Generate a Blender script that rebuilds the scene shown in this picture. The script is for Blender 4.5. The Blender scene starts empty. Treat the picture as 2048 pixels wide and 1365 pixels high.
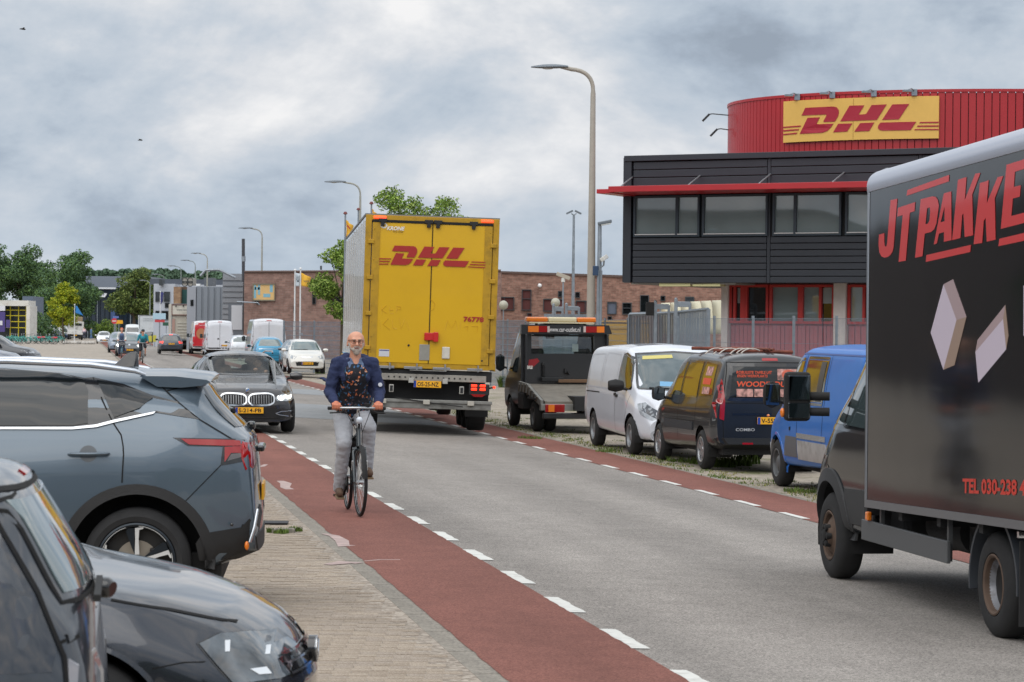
import bpy, bmesh, math, random
import numpy as np
from mathutils import Vector, Matrix, noise
from mathutils.bvhtree import BVHTree
from mathutils.geometry import delaunay_2d_cdt
random.seed(7)
S = bpy.context.scene
COL = S.collection
# ------------------------------------------------------------------ camera
FPX, HZ, CAMH, ROLL = 5070.0, 663.0, 1.93, 0.010
cr, sr = math.cos(ROLL), math.sin(ROLL)
cd = bpy.data.cameras.new('camera'); cam = bpy.data.objects.new('camera', cd); COL.objects.link(cam)
cd.sensor_width = 36; cd.lens = FPX/2048*36; cd.shift_y = -(682.5-HZ)/2048
cd.clip_start = .5; cd.clip_end = 6000
cam.matrix_world = Matrix(((cr, -sr, 0, 0), (0, 0, -1, 0), (sr, cr, 0, CAMH), (0, 0, 0, 1)))
S.camera = cam
cd.dof.use_dof = True; cd.dof.focus_distance = 30; cd.dof.aperture_fstop = 10
S.render.engine = 'CYCLES'
# ------------------------------------------------------------------ light
SUN_EL, SUN_AZ = math.radians(52), math.radians(205)     # azimuth clockwise from +Y
w = bpy.data.worlds.new('World'); S.world = w; w.use_nodes = True
nt = w.node_tree; N = nt.nodes; Lk = nt.links; N.clear()
out = N.new('ShaderNodeOutputWorld'); bg = N.new('ShaderNodeBackground'); bg.inputs[1].default_value = 0.12
Lk.new(bg.outputs[0], out.inputs[0])
sky = N.new('ShaderNodeTexSky'); sky.sky_type = 'NISHITA'; sky.sun_disc = False
sky.sun_elevation = SUN_EL; sky.sun_rotation = SUN_AZ; sky.dust_density = 2.0
tc = N.new('ShaderNodeTexCoord')
def vmul(src, v, add=(0, 0, 0)):
 m = N.new('ShaderNodeMapping'); m.inputs['Scale'].default_value = v; m.inputs['Location'].default_value = add
 Lk.new(src, m.inputs[0]); return m.outputs[0]
def nse(src, sc, det, rough=.5, dist=0.0):
 n_ = N.new('ShaderNodeTexNoise'); n_.inputs['Scale'].default_value = sc; n_.inputs['Detail'].default_value = det
 n_.inputs['Roughness'].default_value = rough; n_.inputs['Distortion'].default_value = dist
 Lk.new(src, n_.inputs['Vector']); return n_.outputs['Fac']
def ramp(src, stops):
 r = N.new('ShaderNodeValToRGB'); e = r.color_ramp.elements
 while len(e) > 1: e.remove(e[0])
 e[0].position = stops[0][0]; e[0].color = (*stops[0][1], 1)
 for p, c in stops[1:]:
  q = e.new(p); q.color = (*c, 1)
 Lk.new(src, r.inputs[0]); return r.outputs[0]
def wmix(f, a, b, mode='MIX'):
 m = N.new('ShaderNodeMix'); m.data_type = 'RGBA'; m.blend_type = mode
 if isinstance(f, float): m.inputs[0].default_value = f
 else: Lk.new(f, m.inputs[0])
 for i, v in ((6, a), (7, b)):
  if isinstance(v, tuple): m.inputs[i].default_value = (*v, 1)
  else: Lk.new(v, m.inputs[i])
 return m.outputs[2]
CLO = (4.6, 1.1, 8.07)
big = nse(vmul(tc.outputs['Generated'], (7.5, 7.5, 12), CLO), 1.0, 8, .56, .35)
fine = nse(vmul(tc.outputs['Generated'], (20, 20, 40), (.3, 2.0, 0)), 1.0, 6, .58, .0)
cov = wmix(.30, big, fine)
cloud = ramp(cov, [(.37, (2.2, 2.6, 3.15)), (.43, (2.85, 3.35, 4.0)), (.48, (3.5, 4.0, 4.6)), (.53, (4.05, 4.45, 4.95)), (.58, (4.9, 5.1, 5.4)), (.66, (6.3, 6.3, 6.35))])
gap = ramp(nse(vmul(tc.outputs['Generated'], (4, 4, 11), (4.2, 1.0, 0)), 1.0, 4), [(.30, (.55, .55, .55)), (.42, (.0, .0, .0))])
mixed = wmix(gap, cloud, sky.outputs[0])
# pale band that every overcast sky has low over the horizon
sep = N.new('ShaderNodeSeparateXYZ'); Lk.new(tc.outputs['Generated'], sep.inputs[0])
band = ramp(sep.outputs[2], [(0.0, (.6, .6, .6)), (.03, (.25, .25, .25)), (.05, (0, 0, 0))])
final = wmix(band, mixed, (3.7, 4.35, 5.05))
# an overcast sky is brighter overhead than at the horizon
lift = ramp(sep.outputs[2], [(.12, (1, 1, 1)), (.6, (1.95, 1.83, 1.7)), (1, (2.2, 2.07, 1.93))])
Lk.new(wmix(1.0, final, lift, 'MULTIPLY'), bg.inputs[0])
sd = bpy.data.lights.new('sun', 'SUN'); sd.energy = 1.5; sd.angle = math.radians(75); sd.color = (1, .965, .92)
so = bpy.data.objects.new('sun', sd); COL.objects.link(so)
so.rotation_euler = (math.pi/2-SUN_EL, 0, math.pi-SUN_AZ)
S.view_settings.view_transform = 'Standard'; S.view_settings.look = 'None'
S.view_settings.exposure = 0.25; S.view_settings.gamma = 1; S.view_settings.use_curve_mapping = False
S.cycles.max_bounces = 6; S.cycles.glossy_bounces = 3; S.cycles.transparent_max_bounces = 12; S.cycles.diffuse_bounces = 3
S.cycles.use_denoising = True
# ------------------------------------------------------------------ pixel (2048 px wide photo) to world
Rv, Uv, Fv = Vector((cr, 0, sr)), Vector((-sr, 0, cr)), Vector((0, 1, 0)); CP = Vector((0, 0, CAMH))
def ray(px, py): return Fv + Rv*((px-1024)/FPX) + Uv*(-(py-HZ)/FPX)
def G(px, py, z=0.0):
 d = ray(px, py); return CP + d*((z-CAMH)/d.z)
def P(px, py, Y):
 d = ray(px, py); return CP + d*(Y/d.y)
def onplane(px, py, p0, n):
 d = ray(px, py); return CP + d*((p0-CP).dot(n)/d.dot(n))
# ------------------------------------------------------------------ materials
def sl(c):
 return tuple((v/255/12.92 if v <= 10 else ((v/255+.055)/1.055)**2.4) for v in c)
MATS = {}
def mat(name, col, rough=.6, metal=0.0, coat=0.0, var=0.0, vscale=6.0, bump=0.0, bscale=60.0, emit=None, spec=.5, srgb=True, dirt=None, dscale=2.0, stretch=(1, 1, 1)):
 if name in MATS: return MATS[name]
 c = sl(col) if srgb else col
 m = bpy.data.materials.new(name); m.use_nodes = True; t = m.node_tree; b = t.nodes['Principled BSDF']
 b.inputs['Base Color'].default_value = (*c, 1); b.inputs['Roughness'].default_value = rough
 b.inputs['Metallic'].default_value = metal; b.inputs['Specular IOR Level'].default_value = spec
 if coat: b.inputs['Coat Weight'].default_value = coat; b.inputs['Coat Roughness'].default_value = .04
 if emit: b.inputs['Emission Color'].default_value = (*sl(emit[0]), 1); b.inputs['Emission Strength'].default_value = emit[1]
 if var or bump or dirt:
  co = t.nodes.new('ShaderNodeTexCoord'); mp = t.nodes.new('ShaderNodeMapping'); mp.inputs['Scale'].default_value = stretch
  t.links.new(co.outputs['Object'], mp.inputs[0])
 last = None
 if var:
  n1 = t.nodes.new('ShaderNodeTexNoise'); n1.inputs['Scale'].default_value = vscale; n1.inputs['Detail'].default_value = 5
  t.links.new(mp.outputs[0], n1.inputs['Vector'])
  mr = t.nodes.new('ShaderNodeMapRange'); mr.inputs[1].default_value = .3; mr.inputs[2].default_value = .7
  mr.inputs[3].default_value = 1-var; mr.inputs[4].default_value = 1+var; t.links.new(n1.outputs['Fac'], mr.inputs[0])
  mx = t.nodes.new('ShaderNodeVectorMath'); mx.operation = 'SCALE'; mx.inputs[0].default_value = c
  t.links.new(mr.outputs[0], mx.inputs['Scale']); last = mx.outputs[0]
  t.links.new(last, b.inputs['Base Color'])
 if dirt:
  n2 = t.nodes.new('ShaderNodeTexNoise'); n2.inputs['Scale'].default_value = dscale; n2.inputs['Detail'].default_value = 8; n2.inputs['Roughness'].default_value = .65
  t.links.new(mp.outputs[0], n2.inputs['Vector'])
  r2 = t.nodes.new('ShaderNodeMapRange'); r2.inputs[1].default_value = .5; r2.inputs[2].default_value = .72; r2.inputs[4].default_value = dirt[1]
  t.links.new(n2.outputs['Fac'], r2.inputs[0])
  mm = t.nodes.new('ShaderNodeMix'); mm.data_type = 'RGBA'; t.links.new(r2.outputs[0], mm.inputs[0])
  if last: t.links.new(last, mm.inputs[6])
  else: mm.inputs[6].default_value = (*c, 1)
  mm.inputs[7].default_value = (*sl(dirt[0]), 1); t.links.new(mm.outputs[2], b.inputs['Base Color'])
 if bump:
  n3 = t.nodes.new('ShaderNodeTexNoise'); n3.inputs['Scale'].default_value = bscale; n3.inputs['Detail'].default_value = 3
  t.links.new(mp.outputs[0], n3.inputs['Vector'])
  bp = t.nodes.new('ShaderNodeBump'); bp.inputs['Strength'].default_value = bump; bp.inputs['Distance'].default_value = .01
  t.links.new(n3.outputs['Fac'], bp.inputs['Height']); t.links.new(bp.outputs[0], b.inputs['Normal'])
 MATS[name] = m; return m
def paint(name, col, metal=.0, rough=.32, dirt=None):
 return mat(name, col, rough=rough, metal=metal, coat=.9, var=.03, vscale=1.5, dirt=dirt, dscale=3)
def glassmat(name, tint=(.62, .68, .67), opac=.25):
 if name in MATS: return MATS[name]
 m = bpy.data.materials.new(name); m.use_nodes = True; t = m.node_tree; t.nodes.clear()
 o = t.nodes.new('ShaderNodeOutputMaterial'); tr = t.nodes.new('ShaderNodeBsdfTransparent'); tr.inputs[0].default_value = (*tint, 1)
 gl = t.nodes.new('ShaderNodeBsdfGlossy'); gl.inputs['Roughness'].default_value = .03
 fc = t.nodes.new('ShaderNodeLayerWeight'); fc.inputs[0].default_value = .5
 lw = t.nodes.new('ShaderNodeMath'); lw.operation = 'POWER'; lw.inputs[1].default_value = 4.0; t.links.new(fc.outputs['Facing'], lw.inputs[0])
 mr = t.nodes.new('ShaderNodeMapRange'); mr.inputs[3].default_value = opac; mr.inputs[4].default_value = 1; t.links.new(lw.outputs[0], mr.inputs[0])
 mx = t.nodes.new('ShaderNodeMixShader'); t.links.new(mr.outputs[0], mx.inputs[0]); t.links.new(tr.outputs[0], mx.inputs[1]); t.links.new(gl.outputs[0], mx.inputs[2])
 t.links.new(mx.outputs[0], o.inputs[0]); MATS[name] = m; return m
DG = lambda: mat('dark glass', (22, 27, 29), rough=.05, coat=.6, spec=.8, var=.35, vscale=1.3)
# ------------------------------------------------------------------ objects
def tag(o, label=None, cat=None, group=None, kind=None):
 if label: o['label'] = label
 if cat: o['category'] = cat
 if group: o['group'] = group
 if kind: o['kind'] = kind
 return o
def thing(name, label, cat, loc=(0, 0, 0), rz=0.0, group=None, parent=None):
 o = bpy.data.objects.new(name, None); o.empty_display_size = .2; COL.objects.link(o)
 o.location = loc; o.rotation_euler = (0, 0, rz)
 return tag(o, label, cat, group)
def link(name, me, parent=None, m=None, bev=0.0, smooth=None):
 o = bpy.data.objects.new(name, me); COL.objects.link(o)
 if m is not None:
  for k in (m if isinstance(m, (list, tuple)) else [m]): me.materials.append(k)
 if parent: o.parent = parent
 if smooth is not None:
  me.shade_smooth()
  me.set_sharp_from_angle(angle=math.radians(smooth))
 if bev:
  b = o.modifiers.new('bevel', 'BEVEL'); b.width = bev; b.segments = 2; b.limit_method = 'ANGLE'; b.angle_limit = math.radians(40)
  b.harden_normals = False
 return o
def copy_tree(o, parent=None, label=None, loc=None, rz=None):
 c = o.copy(); COL.objects.link(c); c.parent = parent
 if label: c['label'] = label
 if loc is not None: c.location = loc
 if rz is not None: c.rotation_euler = (0, 0, rz)
 for ch in [k for k in bpy.data.objects if k.parent == o]: copy_tree(ch, c)
 return c
class MB:
 def __init__(s): s.v = []; s.f = []; s.mi = []; s.cur = 0
 def add(s, vs, fs):
  b = len(s.v); s.v += [tuple(p) for p in vs]; s.f += [[b+i for i in f] for f in fs]; s.mi += [s.cur]*len(fs); return s
 def box(s, c, d, rz=0.0, m=None):
  x, y, z = d[0]/2, d[1]/2, d[2]/2
  vs = [Vector((a*x, b*y, e*z)) for a in (-1, 1) for b in (-1, 1) for e in (-1, 1)]
  R = m if m is not None else Matrix.Rotation(rz, 3, 'Z')
  vs = [R @ p + Vector(c) for p in vs]
  return s.add(vs, [[0, 1, 3, 2], [4, 6, 7, 5], [0, 4, 5, 1], [2, 3, 7, 6], [0, 2, 6, 4], [1, 5, 7, 3]])
 def tube(s, pts, r, n=10, caps=True, flat=1.0):
  pts = [Vector(p) for p in pts]; rs = r if isinstance(r, (list, tuple)) else [r]*len(pts)
  T = [(pts[min(i+1, len(pts)-1)]-pts[max(i-1, 0)]).normalized() for i in range(len(pts))]
  up = Vector((0, 0, 1)) if abs(T[0].z) < .9 else Vector((1, 0, 0))
  a = T[0].cross(up).normalized(); vs = []; fs = []
  for i, p in enumerate(pts):
   a = (a - T[i]*a.dot(T[i])).normalized(); b = T[i].cross(a)
   for k in range(n):
    t = 2*math.pi*k/n; vs.append(p + a*(math.cos(t)*rs[i]) + b*(math.sin(t)*rs[i]*flat))
  for i in range(len(pts)-1):
   for k in range(n):
    k2 = (k+1) % n; fs.append([i*n+k, i*n+k2, (i+1)*n+k2, (i+1)*n+k])
  if caps: fs.append(list(range(n))[::-1]); fs.append([(len(pts)-1)*n+k for k in range(n)])
  return s.add(vs, fs)
 def lathe(s, prof, c=(0, 0, 0), axis='Z', n=24, closed=False, a0=0.0, a1=2*math.pi):
  vs = []; fs = []; full = abs(a1-a0-2*math.pi) < 1e-6; m = n if full else n+1
  for i in range(m):
   t = a0+(a1-a0)*i/n
   for r, h in prof:
    u, v = r*math.cos(t), r*math.sin(t)
    p = {'Z': (u, v, h), 'Y': (u, h, v), 'X': (h, u, v)}[axis]
    vs.append((p[0]+c[0], p[1]+c[1], p[2]+c[2]))
  L = len(prof)
  for i in range(n):
   j = (i+1) % m
   for k in range(L if closed else L-1):
    k2 = (k+1) % L; fs.append([i*L+k, i*L+k2, j*L+k2, j*L+k])
  return s.add(vs, fs)
 def ball(s, c, r, n=12, sc=(1, 1, 1)):
  pr = [(max(1e-4, r*math.sin(math.pi*i/n)), -r*math.cos(math.pi*i/n)) for i in range(n+1)]
  b = len(s.v); s.lathe(pr, (0, 0, 0), 'Z', int(n*1.5))
  for i in range(b, len(s.v)):
   p = s.v[i]; s.v[i] = (p[0]*sc[0]+c[0], p[1]*sc[1]+c[1], p[2]*sc[2]+c[2])
  return s
 def prism(s, poly, fr, t):
  """poly 2D extruded by t along the third axis; fr maps (u,v,w) to a point"""
  n = len(poly)
  vs = [fr(u, v, 0) for u, v in poly]+[fr(u, v, t) for u, v in poly]
  fs = [[i, (i+1) % n, n+(i+1) % n, n+i] for i in range(n)]
  vo, _, fo, _, _, _ = delaunay_2d_cdt([Vector(p) for p in poly], [(i, (i+1) % n) for i in range(n)], [], 1, 1e-7)
  b = len(vs); vs += [fr(p.x, p.y, 0) for p in vo]+[fr(p.x, p.y, t) for p in vo]
  for f in fo: fs.append([b+i for i in f]); fs.append([b+len(vo)+i for i in f[::-1]])
  return s.add(vs, fs)
 def build(s, name, m, parent=None, bev=0.0, smooth=None, recalc=True, kind=None, label=None):
  me = bpy.data.meshes.new(name); me.from_pydata(s.v, [], s.f)
  if any(s.mi): me.polygons.foreach_set('material_index', s.mi)
  if recalc:
   bm = bmesh.new(); bm.from_mesh(me); bmesh.ops.recalc_face_normals(bm, faces=bm.faces[:]); bm.to_mesh(me); bm.free()
  me.update(); o = link(name, me, parent, m, bev, smooth)
  if kind: o['kind'] = kind
  if label: o['label'] = label
  return o
def pbox(name, m, parent, c, d, rz=0.0, bev=0.0, label=None):
 return MB().box(c, d, rz).build(name, m, parent, bev, recalc=False, label=label)
def bez(p0, p1, p2, n=8):
 return [tuple((1-t)**2*a+2*t*(1-t)*b+t*t*c for a, b, c in zip(p0, p1, p2)) for t in [i/n for i in range(n+1)]]
# flat lettering ------------------------------------------------------------
_txt = {}
def text_mesh(s, bold=0.0):
 k = (s, bold)
 if k in _txt: return _txt[k]
 cu = bpy.data.curves.new('t', 'FONT'); cu.body = s; cu.size = 1; cu.offset = bold; cu.resolution_u = 3
 o = bpy.data.objects.new('t', cu); COL.objects.link(o)
 dg = bpy.context.evaluated_depsgraph_get(); me = bpy.data.meshes.new_from_object(o.evaluated_get(dg))
 vs = [tuple(v.co) for v in me.vertices]; fs = [list(p.vertices) for p in me.polygons]
 bpy.data.objects.remove(o); bpy.data.curves.remove(cu); bpy.data.meshes.remove(me)
 xs = [v[0] for v in vs]; ys = [v[1] for v in vs]; x0, x1, y0, y1 = min(xs), max(xs), min(ys), max(ys)
 vs = [((v[0]-x0)/(x1-x0), (v[1]-y0)/(y1-y0)) for v in vs]
 _txt[k] = (vs, fs); return _txt[k]
def lettering(name, s, m, parent, fr, W, H, bold=0.01, shear=0.0, label=None):
 """text s in a W x H box; fr maps (u right, v up) to a local point"""
 vs, fs = text_mesh(s, bold)
 mb = MB(); mb.add([fr(u*W+shear*v*H, v*H) for u, v in vs], fs)
 return mb.build(name, m, parent, recalc=False)
DHL = [[(343,207),(680,195),(720,205),(745,240),(747,280),(735,320),(700,378),(565,380),(562,370),(598,305),(595,292),(585,290),(298,300)],
 [(372,327),(518,322),(482,395),(485,406),(683,402),(650,450),(610,490),(550,510),(278,520)],
 [(875,188),(1052,186),(990,290),(992,297),(1065,294),(1080,285),(1140,186),(1322,182),(1205,367),(765,376)],
 [(740,405),(910,402),(850,500),(680,507)],[(1005,400),(1175,397),(1115,498),(935,503)],[(1390,184),(1593,182),(1470,365),(1268,368)],
 [(1250,400),(1680,396),(1612,497),(1280,498),(1240,490),(1218,465),(1222,435)],
 [(78,430),(293,418),(283,434),(78,445)],[(78,470),(270,460),(262,476),(78,487)],[(78,515),(248,503),(240,520),(78,530)],
 [(1725,400),(1975,398),(1975,414),(1715,414)],[(1698,442),(1975,442),(1975,458),(1688,458)],[(1668,484),(1975,486),(1975,500),(1655,497)]]
def dhl_uv():
 r = []
 for pl in DHL:
  q = []
  for x, y in pl:
   t = np.interp(x, [77, 500, 1000, 1978], [130, 105, 92, 90]); b = np.interp(x, [77, 500, 1000, 1978], [620, 608, 600, 598])
   q.append(((x-77)/1901, 1-(y-t)/(b-t)))
  r.append(q)
 return r
# ------------------------------------------------------------------ vehicle bodies
def prof(pts, xs, sig=.03):
 pts = sorted(pts); px = np.array([p[0] for p in pts]); pz = np.array([p[1] for p in pts])
 if sig <= 0: return np.interp(xs, px, pz)
 g = np.arange(px[0]-.3, px[-1]+.3, .005); v = np.interp(g, px, pz)
 k = np.arange(-int(3*sig/.005), int(3*sig/.005)+1)*.005; ker = np.exp(-k*k/(2*sig*sig)); ker /= ker.sum()
 return np.interp(xs, g, np.convolve(np.pad(v, len(ker)//2, mode='edge'), ker, mode='valid'))
class Body:
 """lofted vehicle shell; +x forward, z up, origin on the ground"""
 def __init__(s, L, top, belt, bot, wm, ws, wt, arches=(), nx=90, sig=.03, bow=(.13, .06), arch_r=.36, crown=.03, warp=None, sigt=None, edge=1.0):
  s.L = L; half = L/2
  t = np.linspace(-1, 1, nx); xs = np.sign(t)*half*(1-(1-np.abs(t))**1.25)
  zt = prof(top, xs, sigt or sig); zs = prof(belt, xs, .05); zb = prof(bot, xs, .04)
  WM, WS, WT = prof(wm, xs, .05), prof(ws, xs, .05), prof(wt, xs, .05)
  rings = []; cnt = [2, 2, 3, 3, 4, 4, 5, 5, 3, 3, 3]
  for i, x in enumerate(xs):
   b, sh, tp = zb[i], min(zs[i], zt[i]-.02), zt[i]; h = sh-b; hu = tp-sh; a, c, d = WM[i], WS[i], WT[i]
   d = min(d, c)
   e1 = min(.11, hu*.35)*edge; e2 = min(.035, hu*.12)*edge
   K = [(0, b), (a-.15, b), (a-.045, b+.03), (a-.012, b+.2*h), (a, b+.5*h), (a-.012, b+.82*h), (c, sh),
     (c-(c-d)*.42, sh+hu*.5), (d+.01, tp-e1), (d-.05, tp-e2), (d*.55, tp-.004+crown*.6*min(1, hu*3)), (0, tp+crown*min(1, hu*3))]
   pl = []
   for j in range(len(K)-1):
    for q in range(cnt[j]):
     f = q/cnt[j]; pl.append((K[j][0]*(1-f)+K[j+1][0]*f, K[j][1]*(1-f)+K[j+1][1]*f))
   pl.append(K[-1]); A = np.array(pl)
   ext = np.vstack([[[-A[2][0], A[2][1]], [-A[1][0], A[1][1]]], A, [[-A[-2][0], A[-2][1]], [-A[-3][0], A[-3][1]]]])
   ker = np.array([.06, .24, .4, .24, .06]); B = np.stack([np.convolve(ext[:, 0], ker, 'valid'), np.convolve(ext[:, 1], ker, 'valid')], 1)
   B[0, 0] = 0; B[-1, 0] = 0; rings.append(B)
  M = len(rings[0]); vs = []; fs = []; ring_n = 2*M-2
  for i, x in enumerate(xs):
   B = rings[i]; row = [(x, B[k][0], B[k][1]) for k in range(M)]+[(x, -B[k][0], B[k][1]) for k in range(M-2, 0, -1)]
   vs += row
  for i in range(nx-1):
   for k in range(ring_n):
    k2 = (k+1) % ring_n; fs.append([i*ring_n+k, i*ring_n+k2, (i+1)*ring_n+k2, (i+1)*ring_n+k])
  for end, i in ((-1, 0), (1, nx-1)):                     # closing faces, row by row across the width
   o = i*ring_n
   for k in range(M-1):
    L_ = o+k; L2 = o+k+1; R_ = o+((ring_n-k) % ring_n); R2 = o+((ring_n-k-1) % ring_n)
    q = [L_, L2, R2, R_]; q = [a for n_, a in enumerate(q) if a not in q[:n_]]
    if len(q) < 3: continue
    # subdivide across so that the bow can bend it
    if len(q) == 4:
     prev = (L_, L2)
     for f in range(1, 7):
      t_ = f/6
      if f < 6:
       A_, B_ = Vector(vs[L_]).lerp(Vector(vs[R_]), t_), Vector(vs[L2]).lerp(Vector(vs[R2]), t_)
       vs.append(tuple(A_)); vs.append(tuple(B_)); cur = (len(vs)-2, len(vs)-1)
      else: cur = (R_, R2)
      fs.append([prev[0], prev[1], cur[1], cur[0]]); prev = cur
    else: fs.append(q)
  W2 = max(p[1] for p in wm)
  for i, (x, y, z) in enumerate(vs):
   if x > 0: k = max(0, (x-(half-.75))/.75); x -= bow[0]*k*(y/W2)**2
   else: k = max(0, (-x-(half-.6))/.6); x += bow[1]*k*(abs(y)/W2)**2.5
   if warp: x, y, z = warp(x, y, z)
   vs[i] = (x, y, z)
  bm = bmesh.new(); bv = [bm.verts.new(v) for v in vs]
  for f in fs:
   try: bm.faces.new([bv[i] for i in f])
   except ValueError: pass
  bmesh.ops.remove_doubles(bm, verts=bm.verts[:], dist=.0015)
  bmesh.ops.recalc_face_normals(bm, faces=bm.faces[:])
  s.bm = bm; s.bvh = BVHTree.FromBMesh(bm); s.arches = arches; s.W2 = W2; s.ar = arch_r
  for ax, az in arches:
   R = arch_r
   kill = [f for f in bm.faces if (lambda c: abs(c.y) > W2-.38 and (c.x-ax)**2+(c.z-az)**2 < R*R)(f.calc_center_median())]
   kill += [f for f in bm.faces if f not in kill and (lambda c: abs(c.y) > W2-.38 and c.z < az and abs(c.x-ax) < R)(f.calc_center_median())]
   bmesh.ops.delete(bm, geom=list(set(kill)), context='FACES')
   for v in bm.verts:
    if v.is_boundary and abs(v.co.y) > W2-.36:
     dx, dz = v.co.x-ax, v.co.z-az; r = math.hypot(dx, dz)
     if r < R*1.45 and r > 1e-3 and dz > -.02: v.co.x = ax+dx/r*R; v.co.z = az+dz/r*R
     elif dz <= -.02 and abs(dx) < R*1.3: v.co.x = ax+math.copysign(R, dx)
 def cast(s, axis, u, v):
  if axis == 'L': o, d = Vector((u, 4, v)), Vector((0, -1, 0))
  elif axis == 'R': o, d = Vector((u, -4, v)), Vector((0, 1, 0))
  elif axis == 'F': o, d = Vector((s.L, u, v)), Vector((-1, 0, 0))
  elif axis == 'B': o, d = Vector((-s.L, u, v)), Vector((1, 0, 0))
  else: o, d = Vector((u, v, 5)), Vector((0, 0, -1))
  loc, n, i, dist = s.bvh.ray_cast(o, d)
  if loc is None:
   t = {'L': Vector((u, s.W2-.05, v)), 'R': Vector((u, -s.W2+.05, v)), 'F': Vector((s.L/2-.1, u, v)), 'B': Vector((-s.L/2+.1, u, v)), 'T': Vector((u, v, 1.2))}[axis]
   loc, n, i, dist = s.bvh.find_nearest(t)
  if n.dot(d) > 0: n = -n
  return loc, n
 def patch(s, name, axis, poly, m, parent, off=.004, grid=.07, label=None, rim=.012):
  pts = []
  n = len(poly)
  for i in range(n):
   a, b = Vector(poly[i]), Vector(poly[(i+1) % n]); k = max(1, int((b-a).length/grid))
   for j in range(k): pts.append(a.lerp(b, j/k))
  nb = len(pts); edges = [(i, (i+1) % nb) for i in range(nb)]
  x0 = min(p.x for p in pts); x1 = max(p.x for p in pts); y0 = min(p.y for p in pts); y1 = max(p.y for p in pts)
  inner = []
  gx = x0+grid*.5
  while gx < x1:
   gy = y0+grid*.5
   while gy < y1:
    ins = False; j = nb-1; near = False
    for i in range(nb):
     pi, pj = pts[i], pts[j]
     if (pi.y > gy) != (pj.y > gy) and gx < (pj.x-pi.x)*(gy-pi.y)/(pj.y-pi.y)+pi.x: ins = not ins
     if abs(pi.x-gx) < grid*.4 and abs(pi.y-gy) < grid*.4: near = True
     j = i
    if ins and not near: inner.append(Vector((gx, gy)))
    gy += grid
   gx += grid
  vo, eo, fo, a1, a2, a3 = delaunay_2d_cdt(pts+inner, edges, [], 1, 1e-6)
  V = []; Nn = []
  for p in vo:
   l, nn = s.cast(axis, p.x, p.y); V.append(l+nn*off); Nn.append(nn)
  ed = {}
  for f in fo:
   for i in range(len(f)):
    e = (f[i], f[(i+1) % len(f)]); k = tuple(sorted(e)); ed[k] = None if k in ed else e
  fs = [list(f) for f in fo]; base = len(V); mp = {}
  if rim:
   for k, e in ed.items():
    if e is None: continue
    for q in e:
     if q not in mp: mp[q] = len(V); V.append(V[q]-Nn[q]*(off+rim))
    fs.append([e[1], e[0], mp[e[0]], mp[e[1]]])
  mb = MB(); mb.add(V, fs); return mb.build(name, m, parent, smooth=35, label=label)
 def ribbon(s, name, axis, line, m, parent, w=.008, off=.0025, step=.05, label=None, closed=False):
  pts = [Vector(p) for p in line]
  if closed: pts.append(pts[0].copy())
  q = []
  for a, b in zip(pts[:-1], pts[1:]):
   k = max(1, int((b-a).length/step)); q += [a.lerp(b, j/k) for j in range(k)]
  q.append(pts[-1]); V = []; fs = []
  for i, p in enumerate(q):
   t = (q[min(i+1, len(q)-1)]-q[max(i-1, 0)])
   if t.length < 1e-6: t = Vector((1, 0))
   t.normalize(); nn = Vector((-t.y, t.x))*w/2
   for sg in (1, -1):
    l, nr = s.cast(axis, p.x+nn.x*sg, p.y+nn.y*sg); V.append(l+nr*off)
  for i in range(len(q)-1): fs.append([2*i, 2*i+1, 2*i+3, 2*i+2])
  return MB().add(V, fs).build(name, m, parent, recalc=False, label=label)
 def text(s, name, axis, st, cu, cv, W, H, m, parent, off=.007, bold=.01, shear=0, flip=False):
  vs, fs = text_mesh(st, bold); V = []
  for u, v in vs:
   a = (u-.5)*W+shear*(v-.5)*H; b = (v-.5)*H
   if flip: a = -a
   l, n = s.cast(axis, cu+a, cv+b); V.append(l+n*off)
  return MB().add(V, fs).build(name, m, parent, recalc=False)
 def cut(s, axis, poly, shrink=.0):
  """open the shell behind a pane"""
  cx = sum(p[0] for p in poly)/len(poly); cy = sum(p[1] for p in poly)/len(poly)
  pl = [(cx+(p[0]-cx)*(1-shrink), cy+(p[1]-cy)*(1-shrink)) for p in poly]
  kill = []
  for f in s.bm.faces:
   c = f.calc_center_median(); n = f.normal
   uv, ok = {'L': ((c.x, c.z), c.y > .2), 'R': ((c.x, c.z), c.y < -.2), 'F': ((c.y, c.z), c.x > 0 and n.x > .2), 'B': ((c.y, c.z), c.x < 0 and n.x < -.2)}[axis]
   if not ok: continue
   ins = False; j = len(pl)-1
   for i in range(len(pl)):
    a, b = pl[i], pl[j]
    if (a[1] > uv[1]) != (b[1] > uv[1]) and uv[0] < (b[0]-a[0])*(uv[1]-a[1])/(b[1]-a[1])+a[0]: ins = not ins
    j = i
   if ins: kill.append(f)
  bmesh.ops.delete(s.bm, geom=kill, context='FACES')
 def finish(s, m, parent, name='body', liner=True):
  me = bpy.data.meshes.new(name); s.bm.to_mesh(me); s.bm.free()
  o = link(name, me, parent, m, smooth=32)
  if liner:
   for ax, az in s.arches:
    for sg in (1, -1):
     mb = MB(); R = s.ar+.012
     vs = []; fs = []
     for k in range(13):
      t = math.pi*(-.08+1.16*k/12)
      for y in (s.W2-.04, s.W2-.42): vs.append((ax+R*math.cos(t)*.995, sg*y, az+R*math.sin(t)*.995))
     for k in range(12): fs.append([2*k, 2*k+1, 2*k+3, 2*k+2])
     vs.append((ax, sg*(s.W2-.42), az)); fs += [[2*k+1, 26, 2*k+3] for k in range(12)]
     mb.add(vs, fs).build('wheel_arch', mat('black plastic', (22, 22, 23), rough=.75), parent, recalc=False)
  return o
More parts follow.
